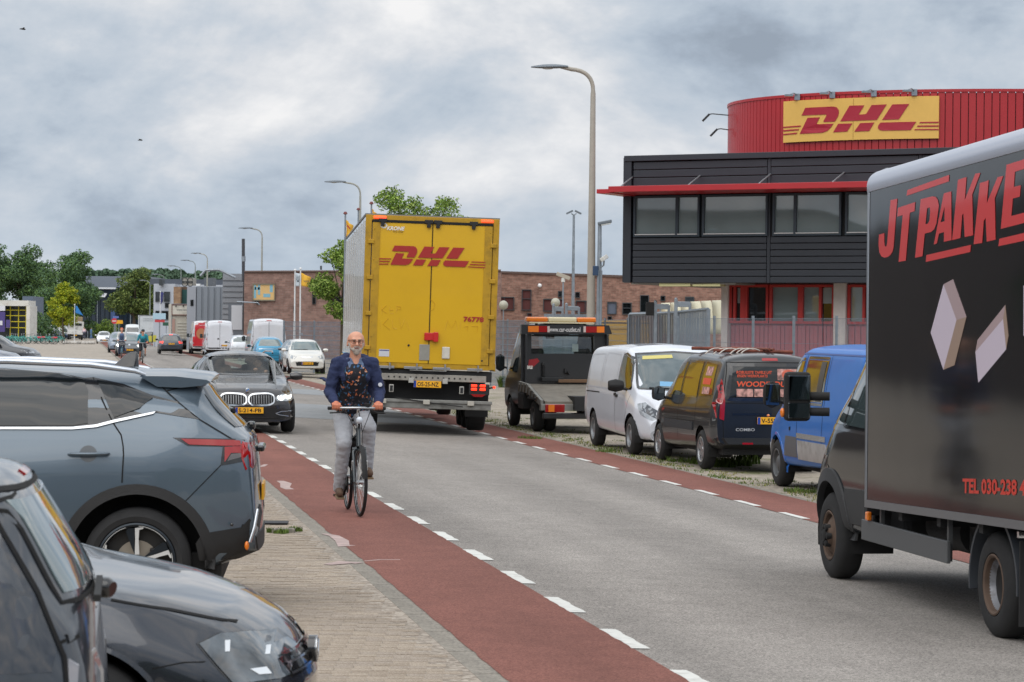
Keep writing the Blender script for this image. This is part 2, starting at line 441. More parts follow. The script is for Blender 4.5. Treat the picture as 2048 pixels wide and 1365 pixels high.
def arch_ring(parent, ax, az, W2, r0, r1, m, y_in=.03, a0=-.05, a1=1.05, zmin=None, body=None, out=.012, sides=(1, -1)):
 for sg in sides:
  vs = []; fs = []; n = 28
  for k in range(n+1):
   t = math.pi*(a0+(a1-a0)*k/n)
   for r, o in ((r0, -.03), (r0, out), (r1, out*.6), (r1+.004, -.004)):
    x, z = ax+r*math.cos(t), az+r*math.sin(t)
    if body is not None:
     l, nr = body.cast('L' if sg > 0 else 'R', ax+max(r, r0)*math.cos(t), max(az+max(r, r0)*math.sin(t), .3)); y = abs(l.y)
     if y < W2-.25: y = W2-.03
    else: y = W2-y_in
    vs.append((x, sg*(y+o), z))
  for k in range(n):
   for j in range(3): fs.append([k*4+j, k*4+j+1, (k+1)*4+j+1, (k+1)*4+j])
  MB().add(vs, fs).build('wheel_trim', m, parent, smooth=40)
RUB = lambda: mat('tyre rubber', (34, 34, 35), rough=.85, var=.15, vscale=12)
def wheel(parent, x, y, r=.32, w=.21, rim_r=.21, style='alloy', m=None, z=None, n=5, seg=36):
 """y: outer face of the tyre (signed)"""
 sg = 1 if y > 0 else -1; z = r if z is None else z; yo = y; yi = y-sg*w
 e = bpy.data.objects.new('wheel', None); e.empty_display_size = .1; COL.objects.link(e); e.parent = parent; e.location = (x, 0, z)
 mb = MB(); ye = yo-sg*.012
 pr = [(rim_r, yo-sg*.03), (rim_r+.012, yo-sg*.004), (rim_r+(r-rim_r)*.45, yo+sg*.004), (r-.035, yo-sg*.012), (r-.008, yo-sg*.032), (r, yo-sg*.06), (r, (yo+yi)/2),
   (r, yi+sg*.06), (r-.03, yi+sg*.015), (rim_r, yi+sg*.02)]
 mb.lathe(pr, (0, 0, 0), 'Y', seg); mb.build('tyre', RUB(), e, smooth=40)
 m = m or mat('alloy rim', (165, 167, 170), rough=.3, metal=.8)
 mb = MB(); d = sg
 mb.lathe([(rim_r+.003, yo-sg*.006), (rim_r-.008, yo-sg*.002), (rim_r-.022, yo-sg*.012), (rim_r-.03, yo-sg*.05), (rim_r-.035, yi+sg*.05)], (0, 0, 0), 'Y', seg)
 if style in ('alloy', 'star'):
  for k in range(n):
   t0 = 2*math.pi*k/n+.3
   for (wa, wb) in ((.028, .040),):
    pl = [(.03, -wa), (rim_r-.02, -wb), (rim_r-.02, wb), (.03, wa)]
    vs = []
    for h in (-.02, -.05):
     for a, b in pl:
      vs.append((a*math.cos(t0)-b*math.sin(t0), yo+sg*h-sg*(.01 if a < .1 else 0), a*math.sin(t0)+b*math.cos(t0)))
    mb.add(vs, [[0, 1, 2, 3], [4, 5, 6, 7], [0, 1, 5, 4], [1, 2, 6, 5], [2, 3, 7, 6], [3, 0, 4, 7]])
  mb.lathe([(.0005, yo-sg*.022), (.05, yo-sg*.024), (.06, yo-sg*.05)], (0, 0, 0), 'Y', 20)
 elif style == 'steel':
  mb.lathe([(rim_r-.03, yo-sg*.05), (rim_r-.06, yo-sg*.075), (.11, yo-sg*.05), (.08, yo-sg*.025), (.05, yo-sg*.02), (.0005, yo-sg*.018)], (0, 0, 0), 'Y', seg)
 mb.build('rim', m, e, smooth=35)
 mb = MB(); mb.lathe([(rim_r-.03, yo-sg*.085), (.0005, yo-sg*.085)], (0, 0, 0), 'Y', 20)
 mb.build('brake_disc', mat('shaded metal', (48, 47, 46), rough=.6, metal=.5), e)
 if style == 'steel':
  mb = MB()
  for k in range(8):
   t0 = 2*math.pi*k/8; mb.lathe([(.0005, yo-sg*.060), (.022, yo-sg*.061)], ((rim_r-.055)*math.cos(t0), 0, (rim_r-.055)*math.sin(t0)), 'Y', 10)
  mb.build('rim_hole', mat('black plastic', (22, 22, 23), rough=.75), e)
 return e
def mirror_arm(parent, x, y, z, m, sx=.16, sy=.22, sz=.17, sg=1):
 """door mirror: wedge shaped housing with a glass face, on a short foot"""
 h = sz/2; d = sx/2; a, b = sg*.04, sg*(.04+sy)
 sec = lambda yy, k, kz: [(x-d*.55, y+yy, z-h*kz), (x-d*.55, y+yy, z+h*kz), (x+d*.35*k, y+yy, z+h*.85*kz), (x+d*k, y+yy, z), (x+d*.35*k, y+yy, z-h*.85*kz)]
 vs = sec(a, .8, .72)+sec((a+b)/2, 1.0, 1.0)+sec(b, .55, .72); fs = []
 for r in range(2):
  for k in range(5): fs.append([r*5+k, r*5+(k+1) % 5, (r+1)*5+(k+1) % 5, (r+1)*5+k])
 fs += [[4, 3, 2, 1, 0], [10, 11, 12, 13, 14]]
 e = MB().add(vs, fs).build('mirror_housing', m, parent, bev=min(sx, sz)*.13, smooth=50)
 MB().box((x-d*.55-.003, y+(a+b)/2, z), (.006, sy*.80, sz*.74)).build('mirror_glass', mat('mirror', (120, 126, 130), rough=.03, metal=1.0), e, bev=.01, recalc=False)
 MB().tube([(x+.01, y-sg*.02, z-h*.55), (x+.01, y+sg*.07, z-h*.45)], [.035, .03], 8, flat=.7).build('mirror_foot', mat('black plastic', (22, 22, 23), rough=.75), e)
YEL = lambda: mat('yellow plate', (236, 172, 30), rough=.45)
BLK = lambda: mat('print black', (18, 18, 18), rough=.5)
def plate(parent, axis, x, y, z, st, W=.52, H=.11):
 """number plate on a vehicle's nose ('F') or tail ('B'); reads from outside"""
 sg = 1 if axis == 'F' else -1
 p = MB().box((x, y, z), (.014, W, H)).build('number_plate', YEL(), parent, bev=.003)
 fx = x+sg*.0085
 fr = lambda u, v: (fx, y+(-W*.38+u)*sg, z+v-H*.33)
 lettering('plate_lettering', st, BLK(), p, fr, W*.80, H*.66, .02)
 MB().box((x+sg*.0015, y-sg*W*.45, z), (.0135, W*.09, H*.96)).build('plate_band', mat('plate blue', (20, 60, 150), rough=.5), p)
# ------------------------------------------------------------------ ground, road, lanes
dL = (G(1001, 1143.5)-G(871, 1067)).normalized()*-1
dL = Vector((-.1672, .9859, 0)).normalized(); OL = G(1001, 1143.5)
dR = Vector((-.1665, .9860, 0)).normalized(); OR = G(1466, 999.5, -.152)
HEAD = math.atan2(dL.y, dL.x)                      # heading of traffic driving away
nL, nR = Vector((dL.y, -dL.x, 0)), Vector((dR.y, -dR.x, 0))
def zg(n): return -.035*min(max(n, 0.0), 7.0)            # the road falls away to the right
def zat(x, y): return zg((Vector((x, y, 0))-Vector((OL.x, OL.y, 0))).dot(nL))
def onL(t, n, z=0.0): p = OL+dL*t+nL*n; return Vector((p.x, p.y, z+zg(n)))
def onR(t, n, z=0.0): p = OR+dR*t+nR*n; return Vector((p.x, p.y, z+zat(p.x, p.y)))
def GG(px, py):
 z = 0.0
 for _ in range(8): p = G(px, py, z); z = .5*z+.5*zat(p.x, p.y)
 return G(px, py, z)
def strip(name, fa, fb, t0, t1, z, m, k=1, parent=None):
 mb = MB(); vs = []; fs = []
 for i in range(k+1):
  t = t0+(t1-t0)*i/k; vs += [fa(t, z), fb(t, z)]
 for i in range(k): fs.append([2*i, 2*i+1, 2*i+3, 2*i+2])
 o = mb.add(vs, fs).build(name, m, parent, recalc=False)
 if o.data.polygons[0].normal.z < 0: o.data.flip_normals()
 return o
def ground_mat(name, c1, c2, sc=120, big=.35, rough=.9, bump=.4, spots=None, c3=None, track=False):
 m = bpy.data.materials.new(name); m.use_nodes = True; t = m.node_tree; b = t.nodes['Principled BSDF']; b.inputs['Roughness'].default_value = rough
 b.inputs['Specular IOR Level'].default_value = .25
 co = t.nodes.new('ShaderNodeTexCoord')
 def nz(s, d, r=.5, st=(1, 1, 1)):
  mp = t.nodes.new('ShaderNodeMapping'); mp.inputs['Scale'].default_value = st; t.links.new(co.outputs['Object'], mp.inputs[0])
  n_ = t.nodes.new('ShaderNodeTexNoise'); n_.inputs['Scale'].default_value = s; n_.inputs['Detail'].default_value = d; n_.inputs['Roughness'].default_value = r
  t.links.new(mp.outputs[0], n_.inputs['Vector']); return n_.outputs['Fac']
 def rmp(src, a, b_, o0=0., o1=1.):
  r = t.nodes.new('ShaderNodeMapRange'); r.inputs[1].default_value = a; r.inputs[2].default_value = b_; r.inputs[3].default_value = o0; r.inputs[4].default_value = o1
  t.links.new(src, r.inputs[0]); return r.outputs[0]
 def mx(f, a, b_):
  q = t.nodes.new('ShaderNodeMix'); q.data_type = 'RGBA'; t.links.new(f, q.inputs[0])
  for i, v in ((6, a), (7, b_)):
   if isinstance(v, tuple): q.inputs[i].default_value = (*sl(v), 1)
   else: t.links.new(v, q.inputs[i])
  return q.outputs[2]
 vo = t.nodes.new('ShaderNodeTexVoronoi'); vo.inputs['Scale'].default_value = sc; t.links.new(co.outputs['Object'], vo.inputs[0])
 sp = t.nodes.new('ShaderNodeSeparateColor'); t.links.new(vo.outputs['Color'], sp.inputs[0])
 f = rmp(sp.outputs[0], .05, .95); col = mx(f, c1, c2)
 g = rmp(nz(.35, 4), .3, .7, 1-big, 1+big); s = t.nodes.new('ShaderNodeVectorMath'); s.operation = 'SCALE'; t.links.new(col, s.inputs[0]); t.links.new(g, s.inputs['Scale'])
 last = s.outputs[0]
 g2 = rmp(nz(3.0, 6, .65), .3, .7, .9, 1.1); s2 = t.nodes.new('ShaderNodeVectorMath'); s2.operation = 'SCALE'; t.links.new(last, s2.inputs[0]); t.links.new(g2, s2.inputs['Scale']); last = s2.outputs[0]
 if track:
  r1 = t.nodes.new('ShaderNodeMapping'); r1.inputs['Rotation'].default_value = (0, 0, -HEAD); t.links.new(co.outputs['Object'], r1.inputs[0]); r3 = t.nodes.new('ShaderNodeMapping'); r3.inputs['Scale'].default_value = (.025, .9, 1); t.links.new(r1.outputs[0], r3.inputs[0])
  n4 = t.nodes.new('ShaderNodeTexNoise'); n4.inputs['Scale'].default_value = 1; n4.inputs['Detail'].default_value = 4; t.links.new(r3.outputs[0], n4.inputs[0])
  s4 = t.nodes.new('ShaderNodeVectorMath'); s4.operation = 'SCALE'; t.links.new(last, s4.inputs[0]); t.links.new(rmp(n4.outputs['Fac'], .3, .7, .84, 1.14), s4.inputs['Scale']); last = s4.outputs[0]
 if c3: last = mx(rmp(nz(.9, 7, .6), .56, .66, 0, .8), last, c3)
 t.links.new(last, b.inputs['Base Color'])
 bp = t.nodes.new('ShaderNodeBump'); bp.inputs['Strength'].default_value = bump; bp.inputs['Distance'].default_value = .01
 t.links.new(sp.outputs[1], bp.inputs['Height']); t.links.new(bp.outputs[0], b.inputs['Normal'])
 MATS[name] = m; return m
M_asph = ground_mat('asphalt', (106, 102, 98), (160, 154, 148), 105, .08, bump=.4, track=True)
M_patch = ground_mat('asphalt patch', (126, 129, 132), (146, 149, 151), 70, .05)
M_red = ground_mat('red asphalt', (104, 67, 59), (138, 92, 82), 105, .10, bump=.5, track=True)
M_gut = ground_mat('gutter concrete', (120, 115, 107), (146, 140, 130), 50, .1)
M_pave = ground_mat('worn paving', (124, 114, 103), (170, 160, 148), 30, .1)
M_verge = ground_mat('verge paving', (132, 124, 113), (166, 156, 142), 14, .12, c3=(92, 96, 58))
M_far = ground_mat('ground', (142, 134, 124), (166, 157, 146), 5, .1)
Zb = -.03
gr = MB().add([onL(t, n, Zb) for t in (-80, 3000) for n in (-900, 0, 7, 900)], [[0, 1, 5, 4], [1, 2, 6, 5], [2, 3, 7, 6]]).build('ground', M_far, recalc=False); tag(gr, kind='structure')
def R0(n): return lambda t, z: onR(t, n, z)
def L0(n): return lambda t, z: onL(t, n, z)
# left pavement (parking apron), right verge
lp = strip('pavement_left', L0(-9.5), L0(-1.14), -12, 110, 0.0, M_pave); tag(lp, kind='structure')
rv = MB().add([onR(t, n, 0) for t in (-16, 330) for n in (1.1, 2.75, 14)], [[0, 1, 4, 3], [1, 2, 5, 4]]).build('pavement_right', M_verge, recalc=False); tag(rv, kind='structure')
road = strip('road', lambda t, z: onL(t, 0, z), lambda t, z: onR(t-13, 0, z), -14, 520, 0.0, M_asph, 6); tag(road, kind='structure')
for t0, t1 in ((37.5, 50.0), (62, 70)):
 strip('asphalt_patch', lambda t, z: onL(t, .15, z), lambda t, z: onR(t-13.6, -.12, z), t0, t1, .004, M_patch, 1, road)
def edge_strip(name, o, n0, n1, t0, t1, z, m, jag, kind='structure', k=900, seed=1.0):
 vs = []; fs = []
 for i in range(k+1):
  t = t0+(t1-t0)*(i/k)**1.6
  j = jag*(noise.noise((t*2.3, seed, 0))+.5*noise.noise((t*9, seed, 3)))
  vs += [o(t, n0+(j if n0 < 0 else 0), z), o(t, n1+(j if n0 > 0 or n0 == 0 else 0), z)]
 for i in range(k): fs.append([2*i, 2*i+1, 2*i+3, 2*i+2])
 ob = MB().add(vs, fs).build(name, m, recalc=False)
 if ob.data.polygons[0].normal.z < 0: ob.data.flip_normals()
 return tag(ob, kind=kind)
edge_strip('cycle_lane_left', onL, -1.0, .0, -12, 430, .0045, M_red, .02)
edge_strip('cycle_lane_right', onR, .0, 1.08, -12, 430, .0045, M_red, .02, seed=5.0)
def curb(name, o, n0, n1, t0, t1):
 root = None
 k = int((t1-t0)/1.0)
 base = strip(name, lambda t, z: o(t, n0, z), lambda t, z: o(t, n1, z), t0, t1, -.004, mat('joint dark', (70, 66, 60), rough=.95)); tag(base, kind='structure')
 me = None
 for i in range(min(k, 60)):
  t = t0+i*1.0; a = o(t+.5, (n0+n1)/2, .0); a.z -= .0045
  if me is None:
   w_ = abs(n1-n0)-.012
   b = MB().box((0, 0, 0), (.985, w_, .012)).build('gutter_tile', M_gut, base, bev=.004, recalc=False); me = b.data
  else: b = link('gutter_tile', me, base)
  b.location = a; b.rotation_euler = (0, 0, HEAD+random.uniform(-.002, .002))
 strip('gutter_band', lambda t, z: o(t, n0, z), lambda t, z: o(t, n1, z), t0+min(k, 60), t1+250, .004, M_gut, 1, base)
curb('gutter_left', onL, -1.15, -.95, -10, 60); 
curb('gutter_right', onR, 1.03, 1.20, -10, 60)
# lane dashes, worn thermoplastic
M_white = mat('road paint', (205, 205, 200), rough=.7, var=.06, vscale=9, dirt=((150, 148, 142), .55), dscale=7)
for (o, sg, base, t_s, cntd) in ((onL, 1, 'left', -.0, 0), (onR, 1, 'right', 0, 0)):
 for i in range(-5, 62):
  t = t_s+i*(1.985 if base == 'left' else 2.075) - 1.0
  if t < -9 or t > 118: continue
  if base == 'right' and t < -13: continue
  rg = random.Random(i*7+(0 if base == 'left' else 3)); pts = []
  wear = .012 if base == 'left' else .005
  for q in range(9): pts.append((t+q/8*1.0, rg.uniform(-wear, wear*.4)))
  pts2 = [(t+1.0+rg.uniform(-.02, .02), .05)]+[(t+1.0-q/8*1.0, .10+rg.uniform(-.006, wear)) for q in range(9)]
  pl = pts+pts2
  mb = MB().prism(pl, lambda u, v, w_: o(u, v, .0048+w_), .0018)
  mb.build('lane_dash', M_white, road)
# faint ghost of the old line and spilled paint on the red lane
M_ghost = mat('faint paint', (166, 146, 141), rough=.8, var=.2, vscale=8)
def blot(path, wd, name='paint_spill'):
 pts = [G(*p) for p in path]; L_ = []; R_ = []
 for i, p in enumerate(pts):
  d = (pts[min(i+1, len(pts)-1)]-pts[max(i-1, 0)]).normalized(); n_ = Vector((-d.y, d.x, 0)); k = wd*(.35+.65*math.sin(math.pi*(i+.5)/len(pts)))*random.uniform(.6, 1.2)
  L_.append(p+n_*k); R_.append(p-n_*k)
 pl = [(p.x, p.y) for p in L_]+[(p.x, p.y) for p in R_[::-1]]
 MB().prism(pl, lambda u, v, w_: Vector((u, v, .005+w_)), .0012).build(name, M_ghost, road)
blot([(560, 963), (572, 968), (570, 976), (580, 980)], .09); blot([(512, 936), (524, 934), (532, 930)], .06); blot([(508, 945), (515, 955)], .08)
blot([(648, 1069), (668, 1073), (684, 1083), (688, 1095), (704, 1092)], .09); blot([(655, 1131), (690, 1126), (720, 1128)], .10); blot([(728, 1124), (760, 1121), (800, 1121)], .03)
# paved apron on the left: real bricks where they show
M_brick = [ground_mat('paver '+n, tuple(v-20 for v in c), tuple(v+18 for v in c), 150, .12, bump=.6) for n, c in (('buff', (158, 145, 130)), ('grey', (155, 143, 130)), ('pale', (162, 149, 134)), ('brown', (150, 137, 122)))]
cells = []
bl, bw = .21, .105
c0 = OL
for r in range(-15, 172):
 for q in range(-24, 24):
  x = q*bl+(bl/2 if r % 2 else 0); y = 13.0+r*bw*1.0
  X = x-1.2; Y = y+.04*x
  n_ = (Vector((X, Y, 0))-OL).dot(nL)
  if n_ > -1.15-.125 or Y < 11.6: continue
  px = 1024+X/Y*FPX; 
  if px < 330 or Y > 30: continue
  cells.append((Y, X))
cells.sort(); proto = [MB().box((0, 0, 0), (bl-.006, bw-.009, .03)).build('paving_tile', m_, lp, bev=.004, recalc=False) for m_ in M_brick]
for p in proto: p.location = (0, -30, -1)
PAV = [p.data for p in proto]
for p in proto: bpy.data.objects.remove(p)
rest = MB(); rr = random.Random(3)
vis = sorted(cells, key=lambda c: c[0]+(0 if c[1]/c[0]*FPX+1024 > 500 else 3))
for i, (Y, X) in enumerate(vis):
 k = rr.choice([0, 0, 1, 1, 2, 3]); z = -.0125+rr.uniform(-.0015, .0025)
 if i < 296:
  b = link('paving_tile', PAV[k], lp); b.location = (X, Y, z); b.rotation_euler = (rr.uniform(-.006, .006), rr.uniform(-.006, .006), .04+rr.uniform(-.006, .006))
  if i < 60:
   bb = b.modifiers.new('bevel', 'BEVEL'); bb.width = .004; bb.segments = 1
 else:
  rest.cur = k; rest.box((X, Y, z), (bl-.006, bw-.009, .03), .04+rr.uniform(-.006, .006))
o = rest.build('paving_tiles', M_brick, lp, recalc=False); o['kind'] = 'stuff'
# sunken broken slab and drain by the grey car
d = MB().box(G(566, 1062, .02), (.22, .10, .05), .2).build('broken_kerbstone', M_gut, lp, bev=.01)
g = MB(); p = G(546, 1045, .018); g.box(p, (.30, .30, .012), .05)
g.build('drain_cover', mat('cast iron', (44, 44, 46), rough=.6, metal=.4), lp)
# grass and moss
M_grass = mat('grass', (86, 104, 48), rough=.9, var=.35, vscale=8, spec=.2); M_grass2 = mat('dry grass', (132, 128, 78), rough=.9, var=.3, vscale=8, spec=.2)
def tuft(mb, c, n, h, sp, rg):
 for i in range(n):
  a = rg.uniform(0, 6.28); r = sp*math.sqrt(rg.random()); b = Vector((c[0]+r*math.cos(a), c[1]+r*math.sin(a), c[2]))
  hh = h*rg.uniform(.4, 1); a2 = rg.uniform(0, 6.28); d_ = Vector((math.cos(a2), math.sin(a2), 0)); wv = Vector((-d_.y, d_.x, 0))*.006*(1+h*4)
  m_ = b+Vector((0, 0, hh*.6))+d_*hh*.15; t_ = b+Vector((0, 0, hh))+d_*hh*.5
  mb.add([b-wv, b+wv, m_+wv*.7, m_-wv*.7, t_], [[0, 1, 2, 3], [3, 2, 4]])
rg = random.Random(5); gm = MB()
for i in range(520):
 t = rg.uniform(8, 60)-8; n_ = abs(rg.gauss(0, .6))+1.2
 gm.cur = rg.random() < .4; tuft(gm, onR(t, n_, .0), 14, .045, .14, rg)
for px, py, n_, h in ((1440, 935, 260, .22), (1475, 932, 120, .16), (1410, 930, 120, .16), (1218, 905, 90, .1), (1600, 985, 120, .08), (1560, 965, 80, .07), (1360, 925, 90, .12), (1010, 775, 500, .5), (1060, 878, 120, .08), (640, 748, 160, .22), (1490, 928, 120, .3)):
 tuft(gm, GG(px, py), n_, h, .25, rg)
for px, py in ((562, 1068), (575, 1066), (590, 1064), (548, 1066)):
 tuft(gm, G(px, py), 90, .06, .07, rg)
o = gm.build('grass', [M_grass, M_grass2], recalc=False); tag(o, 'low grass and weeds growing between the verge stones and kerb', 'grass', kind='stuff')
# ------------------------------------------------------------------ buildings
def px_box(name, m, parent, x0, x1, y0, y1, Y, depth, proud=0.0, bev=0.0, kind=None):
 """box whose front rectangle covers photo pixels x0..x1, y0..y1 at distance Y"""
 a, b = P(x0, y1, Y), P(x1, y0, Y); Z0, Z1 = P((x0+x1)/2, y1, Y).z, P((x0+x1)/2, y0, Y).z
 o = MB().box(((a.x+b.x)/2, Y+depth/2-proud, (Z0+Z1)/2), (b.x-a.x, depth, Z1-Z0)).build(name, m, parent, bev, recalc=False)
 if kind: o['kind'] = kind
 return o
M_clad = mat('anthracite cladding', (42, 46, 54), rough=.5, var=.06, vscale=2, bump=.12, bscale=25)
M_cladd = mat('dark joint', (20, 22, 26), rough=.8)
M_redp = mat('red panel', (168, 30, 38), rough=.45, var=.05, vscale=1.2, coat=.15)
M_redf = mat('red frame', (176, 40, 36), rough=.45)
M_concw = mat('pale render', (205, 196, 192), rough=.8, var=.05)
M_galv = mat('galvanised steel', (140, 148, 156), rough=.45, metal=.55, var=.15, vscale=6)
M_winf = mat('window frame grey', (46, 56, 66), rough=.4)
def officeglass():
 n_ = 'office glass'
 if n_ in MATS: return MATS[n_]
 m = mat(n_, (118, 132, 134), rough=.03, spec=1.0, coat=1.0, var=.1, vscale=.6)
 t = m.node_tree; b = t.nodes['Principled BSDF']; co = t.nodes.new('ShaderNodeTexCoord'); nz = t.nodes.new('ShaderNodeTexNoise'); nz.inputs['Scale'].default_value = .35; nz.inputs['Detail'].default_value = 0
 t.links.new(co.outputs['Object'], nz.inputs['Vector']); bp = t.nodes.new('ShaderNodeBump'); bp.inputs['Strength'].default_value = .6; bp.inputs['Distance'].default_value = .12
 t.links.new(nz.outputs['Fac'], bp.inputs['Height']); t.links.new(bp.outputs[0], b.inputs['Normal']); t.links.new(bp.outputs[0], b.inputs['Coat Normal']); return m
YF = 0.0; FA = math.radians(28); F0 = P(1250, 600, 76.0); FU = Vector((math.cos(FA), -math.sin(FA), 0)); FB = Vector((math.sin(FA), math.cos(FA), 0))
def xp(px, off=0.0): return (onplane(px, 600, F0+FB*off, FB)-F0).dot(FU)
def zp(py, px=1490, off=0.0): return onplane(px, py, F0+FB*off, FB).z
office = thing('office_building', 'dark clad office on a red base with a round red tower and yellow sign', 'building', (F0.x, F0.y, 0), -FA)
# main volume
def fbox(name, m, x0, x1, y0, y1, d0, d1, bev=0.0, parent=None):
 Z1, Z0 = zp(y0), zp(y1)
 return MB().box(((xp(x0)+xp(x1))/2, YF-(d1+d0)/2, (Z0+Z1)/2), (xp(x1)-xp(x0), d1-d0, Z1-Z0)).build(name, m, parent or office, bev, recalc=False)
fbox('wall', M_cladd, 1254, 2075, 310, 565, -14, -.12)
fbox('roof_edge', M_clad, 1249, 2080, 306.5, 318, -.1, .14, .01)
fbox('corner_post', M_clad, 1250, 1263, 318, 566, -.1, .10)
MB().box((xp(1250)-.05, YF+7, (zp(310)+zp(565))/2), (.09, 14, zp(310)-zp(565))).build('side_wall', M_clad, office, recalc=False)
for a, b in ((1266, 1533), (1541, 1835), (1843, 2070)):
 ys = [(320, 335), (336.5, 351), (352.5, 369)]
 yb = [475+13.2*k for k in range(7)]
 for y0, y1 in ys: fbox('cladding_board', M_clad, a, b, y0, y1, -.1, .06, .012)
 for y0 in yb: fbox('cladding_board', M_clad, a, b, y0, y0+11.9, -.1, .06, .012)
for x in (1534, 1836): fbox('joint_post', M_clad, x, x+6, 319, 566, -.1, .045)
fbox('window_band', M_cladd, 1266, 2070, 370, 475, -.1, .0)
for gx in ((1268, 1352, 1400), (1405, 1536, 0), (1546, 1588, 1683), (1691, 1800, 1855), (1862, 1990, 0)):
 x0, xm, x1 = gx
 if not x1: x1, xm = xm, None
 fr = MB(); z0, z1 = zp(472), zp(390)
 def bar(a, b, c, d_, mb=fr): mb.box(((xp(a)+xp(b))/2, YF-.05, (zp(c)+zp(d_))/2), (xp(b)-xp(a), .12, zp(c)-zp(d_)))
 bar(x0, x0+4, 389, 473); bar(x1-4, x1, 389, 473); bar(x0+4, x1-4, 389, 393.5); bar(x0+4, x1-4, 468.5, 473)
 if xm: bar(xm, xm+5, 393.5, 468.5)
 wn = fr.build('window', M_winf, office, recalc=False)
 segs = [(x0+4, xm), (xm+5, x1-4)] if xm else [(x0+4, x1-4)]
 for a, b in segs:
  MB().box(((xp(a)+xp(b))/2, YF-.02, (zp(393)+zp(469))/2), (xp(b)-xp(a), .02, zp(393)-zp(469))).build('pane', officeglass(), wn, recalc=False)
  MB().box(((xp(a)+xp(b))/2, YF-.115, zp(468)), (xp(b)-xp(a), .05, .025)).build('sill', mat('pale sill', (205, 205, 205), rough=.4), wn, recalc=False)
# canopy
cz0, cz1 = zp(381, 1490, -1.8), zp(369, 1490, -1.8); xc0 = xp(1214, -1.8)
mb = MB(); mb.box(((xc0+xp(2075))/2, YF-.9, (cz0+cz1)/2+.02), (xp(2075)-xc0, 1.8, cz1-cz0))
mb.box((xc0-.18, YF-.5, (cz0+cz1)/2-.03), (.5, 2.4, (cz1-cz0)*.75)); mb.build('canopy', M_redp, office, .01, recalc=False)
fbox('canopy_underside', M_concw, 1266, 2070, 382.5, 385, .0, 1.6)
for px_ in (1264, 1399, 1540, 1687, 1830):
 MB().tube([(xp(px_)-.0, YF-.06, zp(350)), (xp(px_-27, -1.5), YF-1.5, cz1)], .022, 8).build('stay_rod', mat('steel rod', (190, 192, 195), rough=.3, metal=.7), office)
# soffit and lights below
fbox('soffit', mat('soffit', (128, 124, 118), rough=.8), 1262, 1470, 565.5, 569, -6, .0)
for a, b in ((1318, 1380), (1385, 1440)): fbox('soffit_light', mat('light cover', (196, 190, 140), rough=.5), a, b, 567, 573, .1-.5, .0)
# recessed ground floor
YG = 1.6
def gbox(name, m, x0, x1, y0, y1, d0=-.1, d1=.1, parent=None, bev=0.0):
 ax_, bx_ = xp(x0, YG), xp(x1, YG)
 Z0, Z1 = zp(y1, 1600, YG), zp(y0, 1600, YG); Z0 = max(Z0, -.35)
 return MB().box(((ax_+bx_)/2, YG-(d0+d1)/2, (Z0+Z1)/2), (bx_-ax_, d1-d0, Z1-Z0)).build(name, m, parent or office, bev, recalc=False)
gbox('ground_floor_wall', mat('dull pink render', (170, 100, 104), rough=.8, var=.05), 1458, 2070, 560, 800, -8, 0)
gbox('column', M_concw, 1449, 1462, 562, 800, .0, .25); gbox('column', M_concw, 1673, 1697, 562, 800, .0, .25)
for k in range(26):
 x = 1464+k*8.3
 if x < 1668: gbox('base_panel', mat('raspberry panel', (168, 92, 98), rough=.6, var=.06), x, x+7.5, 652, 790, .0, .05)
for k in range(30):
 x = 1700+k*12
 if x < 2050: gbox('base_panel', mat('raspberry panel', (168, 92, 98), rough=.6), x, x+11, 652, 790, .0, .05)
def redwin(x0, x1, divs, y0=570, y1=648, blind=None):
 fr = MB()
 def bar(a, b, c, d_):
  A, B = xp(a, YG), xp(b, YG); z1, z0 = zp(c, 1600, YG), zp(d_, 1600, YG)
  fr.box(((A+B)/2, YG-.06, (z0+z1)/2), (B-A, .16, z1-z0))
 bar(x0, x1, y0, y0+5); bar(x0, x1, y1-5, y1)
 xs_ = [x0]+divs+[x1-5]
 for x in xs_: bar(x, x+5, y0+5, y1-5)
 wn = fr.build('window', M_redf, office, recalc=False)
 for i in range(len(xs_)-1):
  a, b = xp(xs_[i]+5, YG), xp(xs_[i+1], YG); z1, z0 = zp(y0+5, 1600, YG), zp(y1-5, 1600, YG)
  g_ = [officeglass(), DG()][(i+int(x0)) % 2]
  MB().box(((a+b)/2, YG-.02, (z0+z1)/2), (b-a, .02, z1-z0)).build('pane', g_, wn, recalc=False)
  if i % 2: MB().box(((a+b)/2, YG-.035, z0+(z1-z0)*.75), (b-a-.04, .008, (z1-z0)*.45)).build('blind', mat('blind', (150, 156, 156), rough=.8), wn, recalc=False)
redwin(1462, 1494, [1470, 1484]); redwin(1493, 1540, []); redwin(1542, 1604, []); redwin(1604, 1672, [1641]); redwin(1698, 1790, [1728]); redwin(1792, 2040, [1850, 1910, 1980])
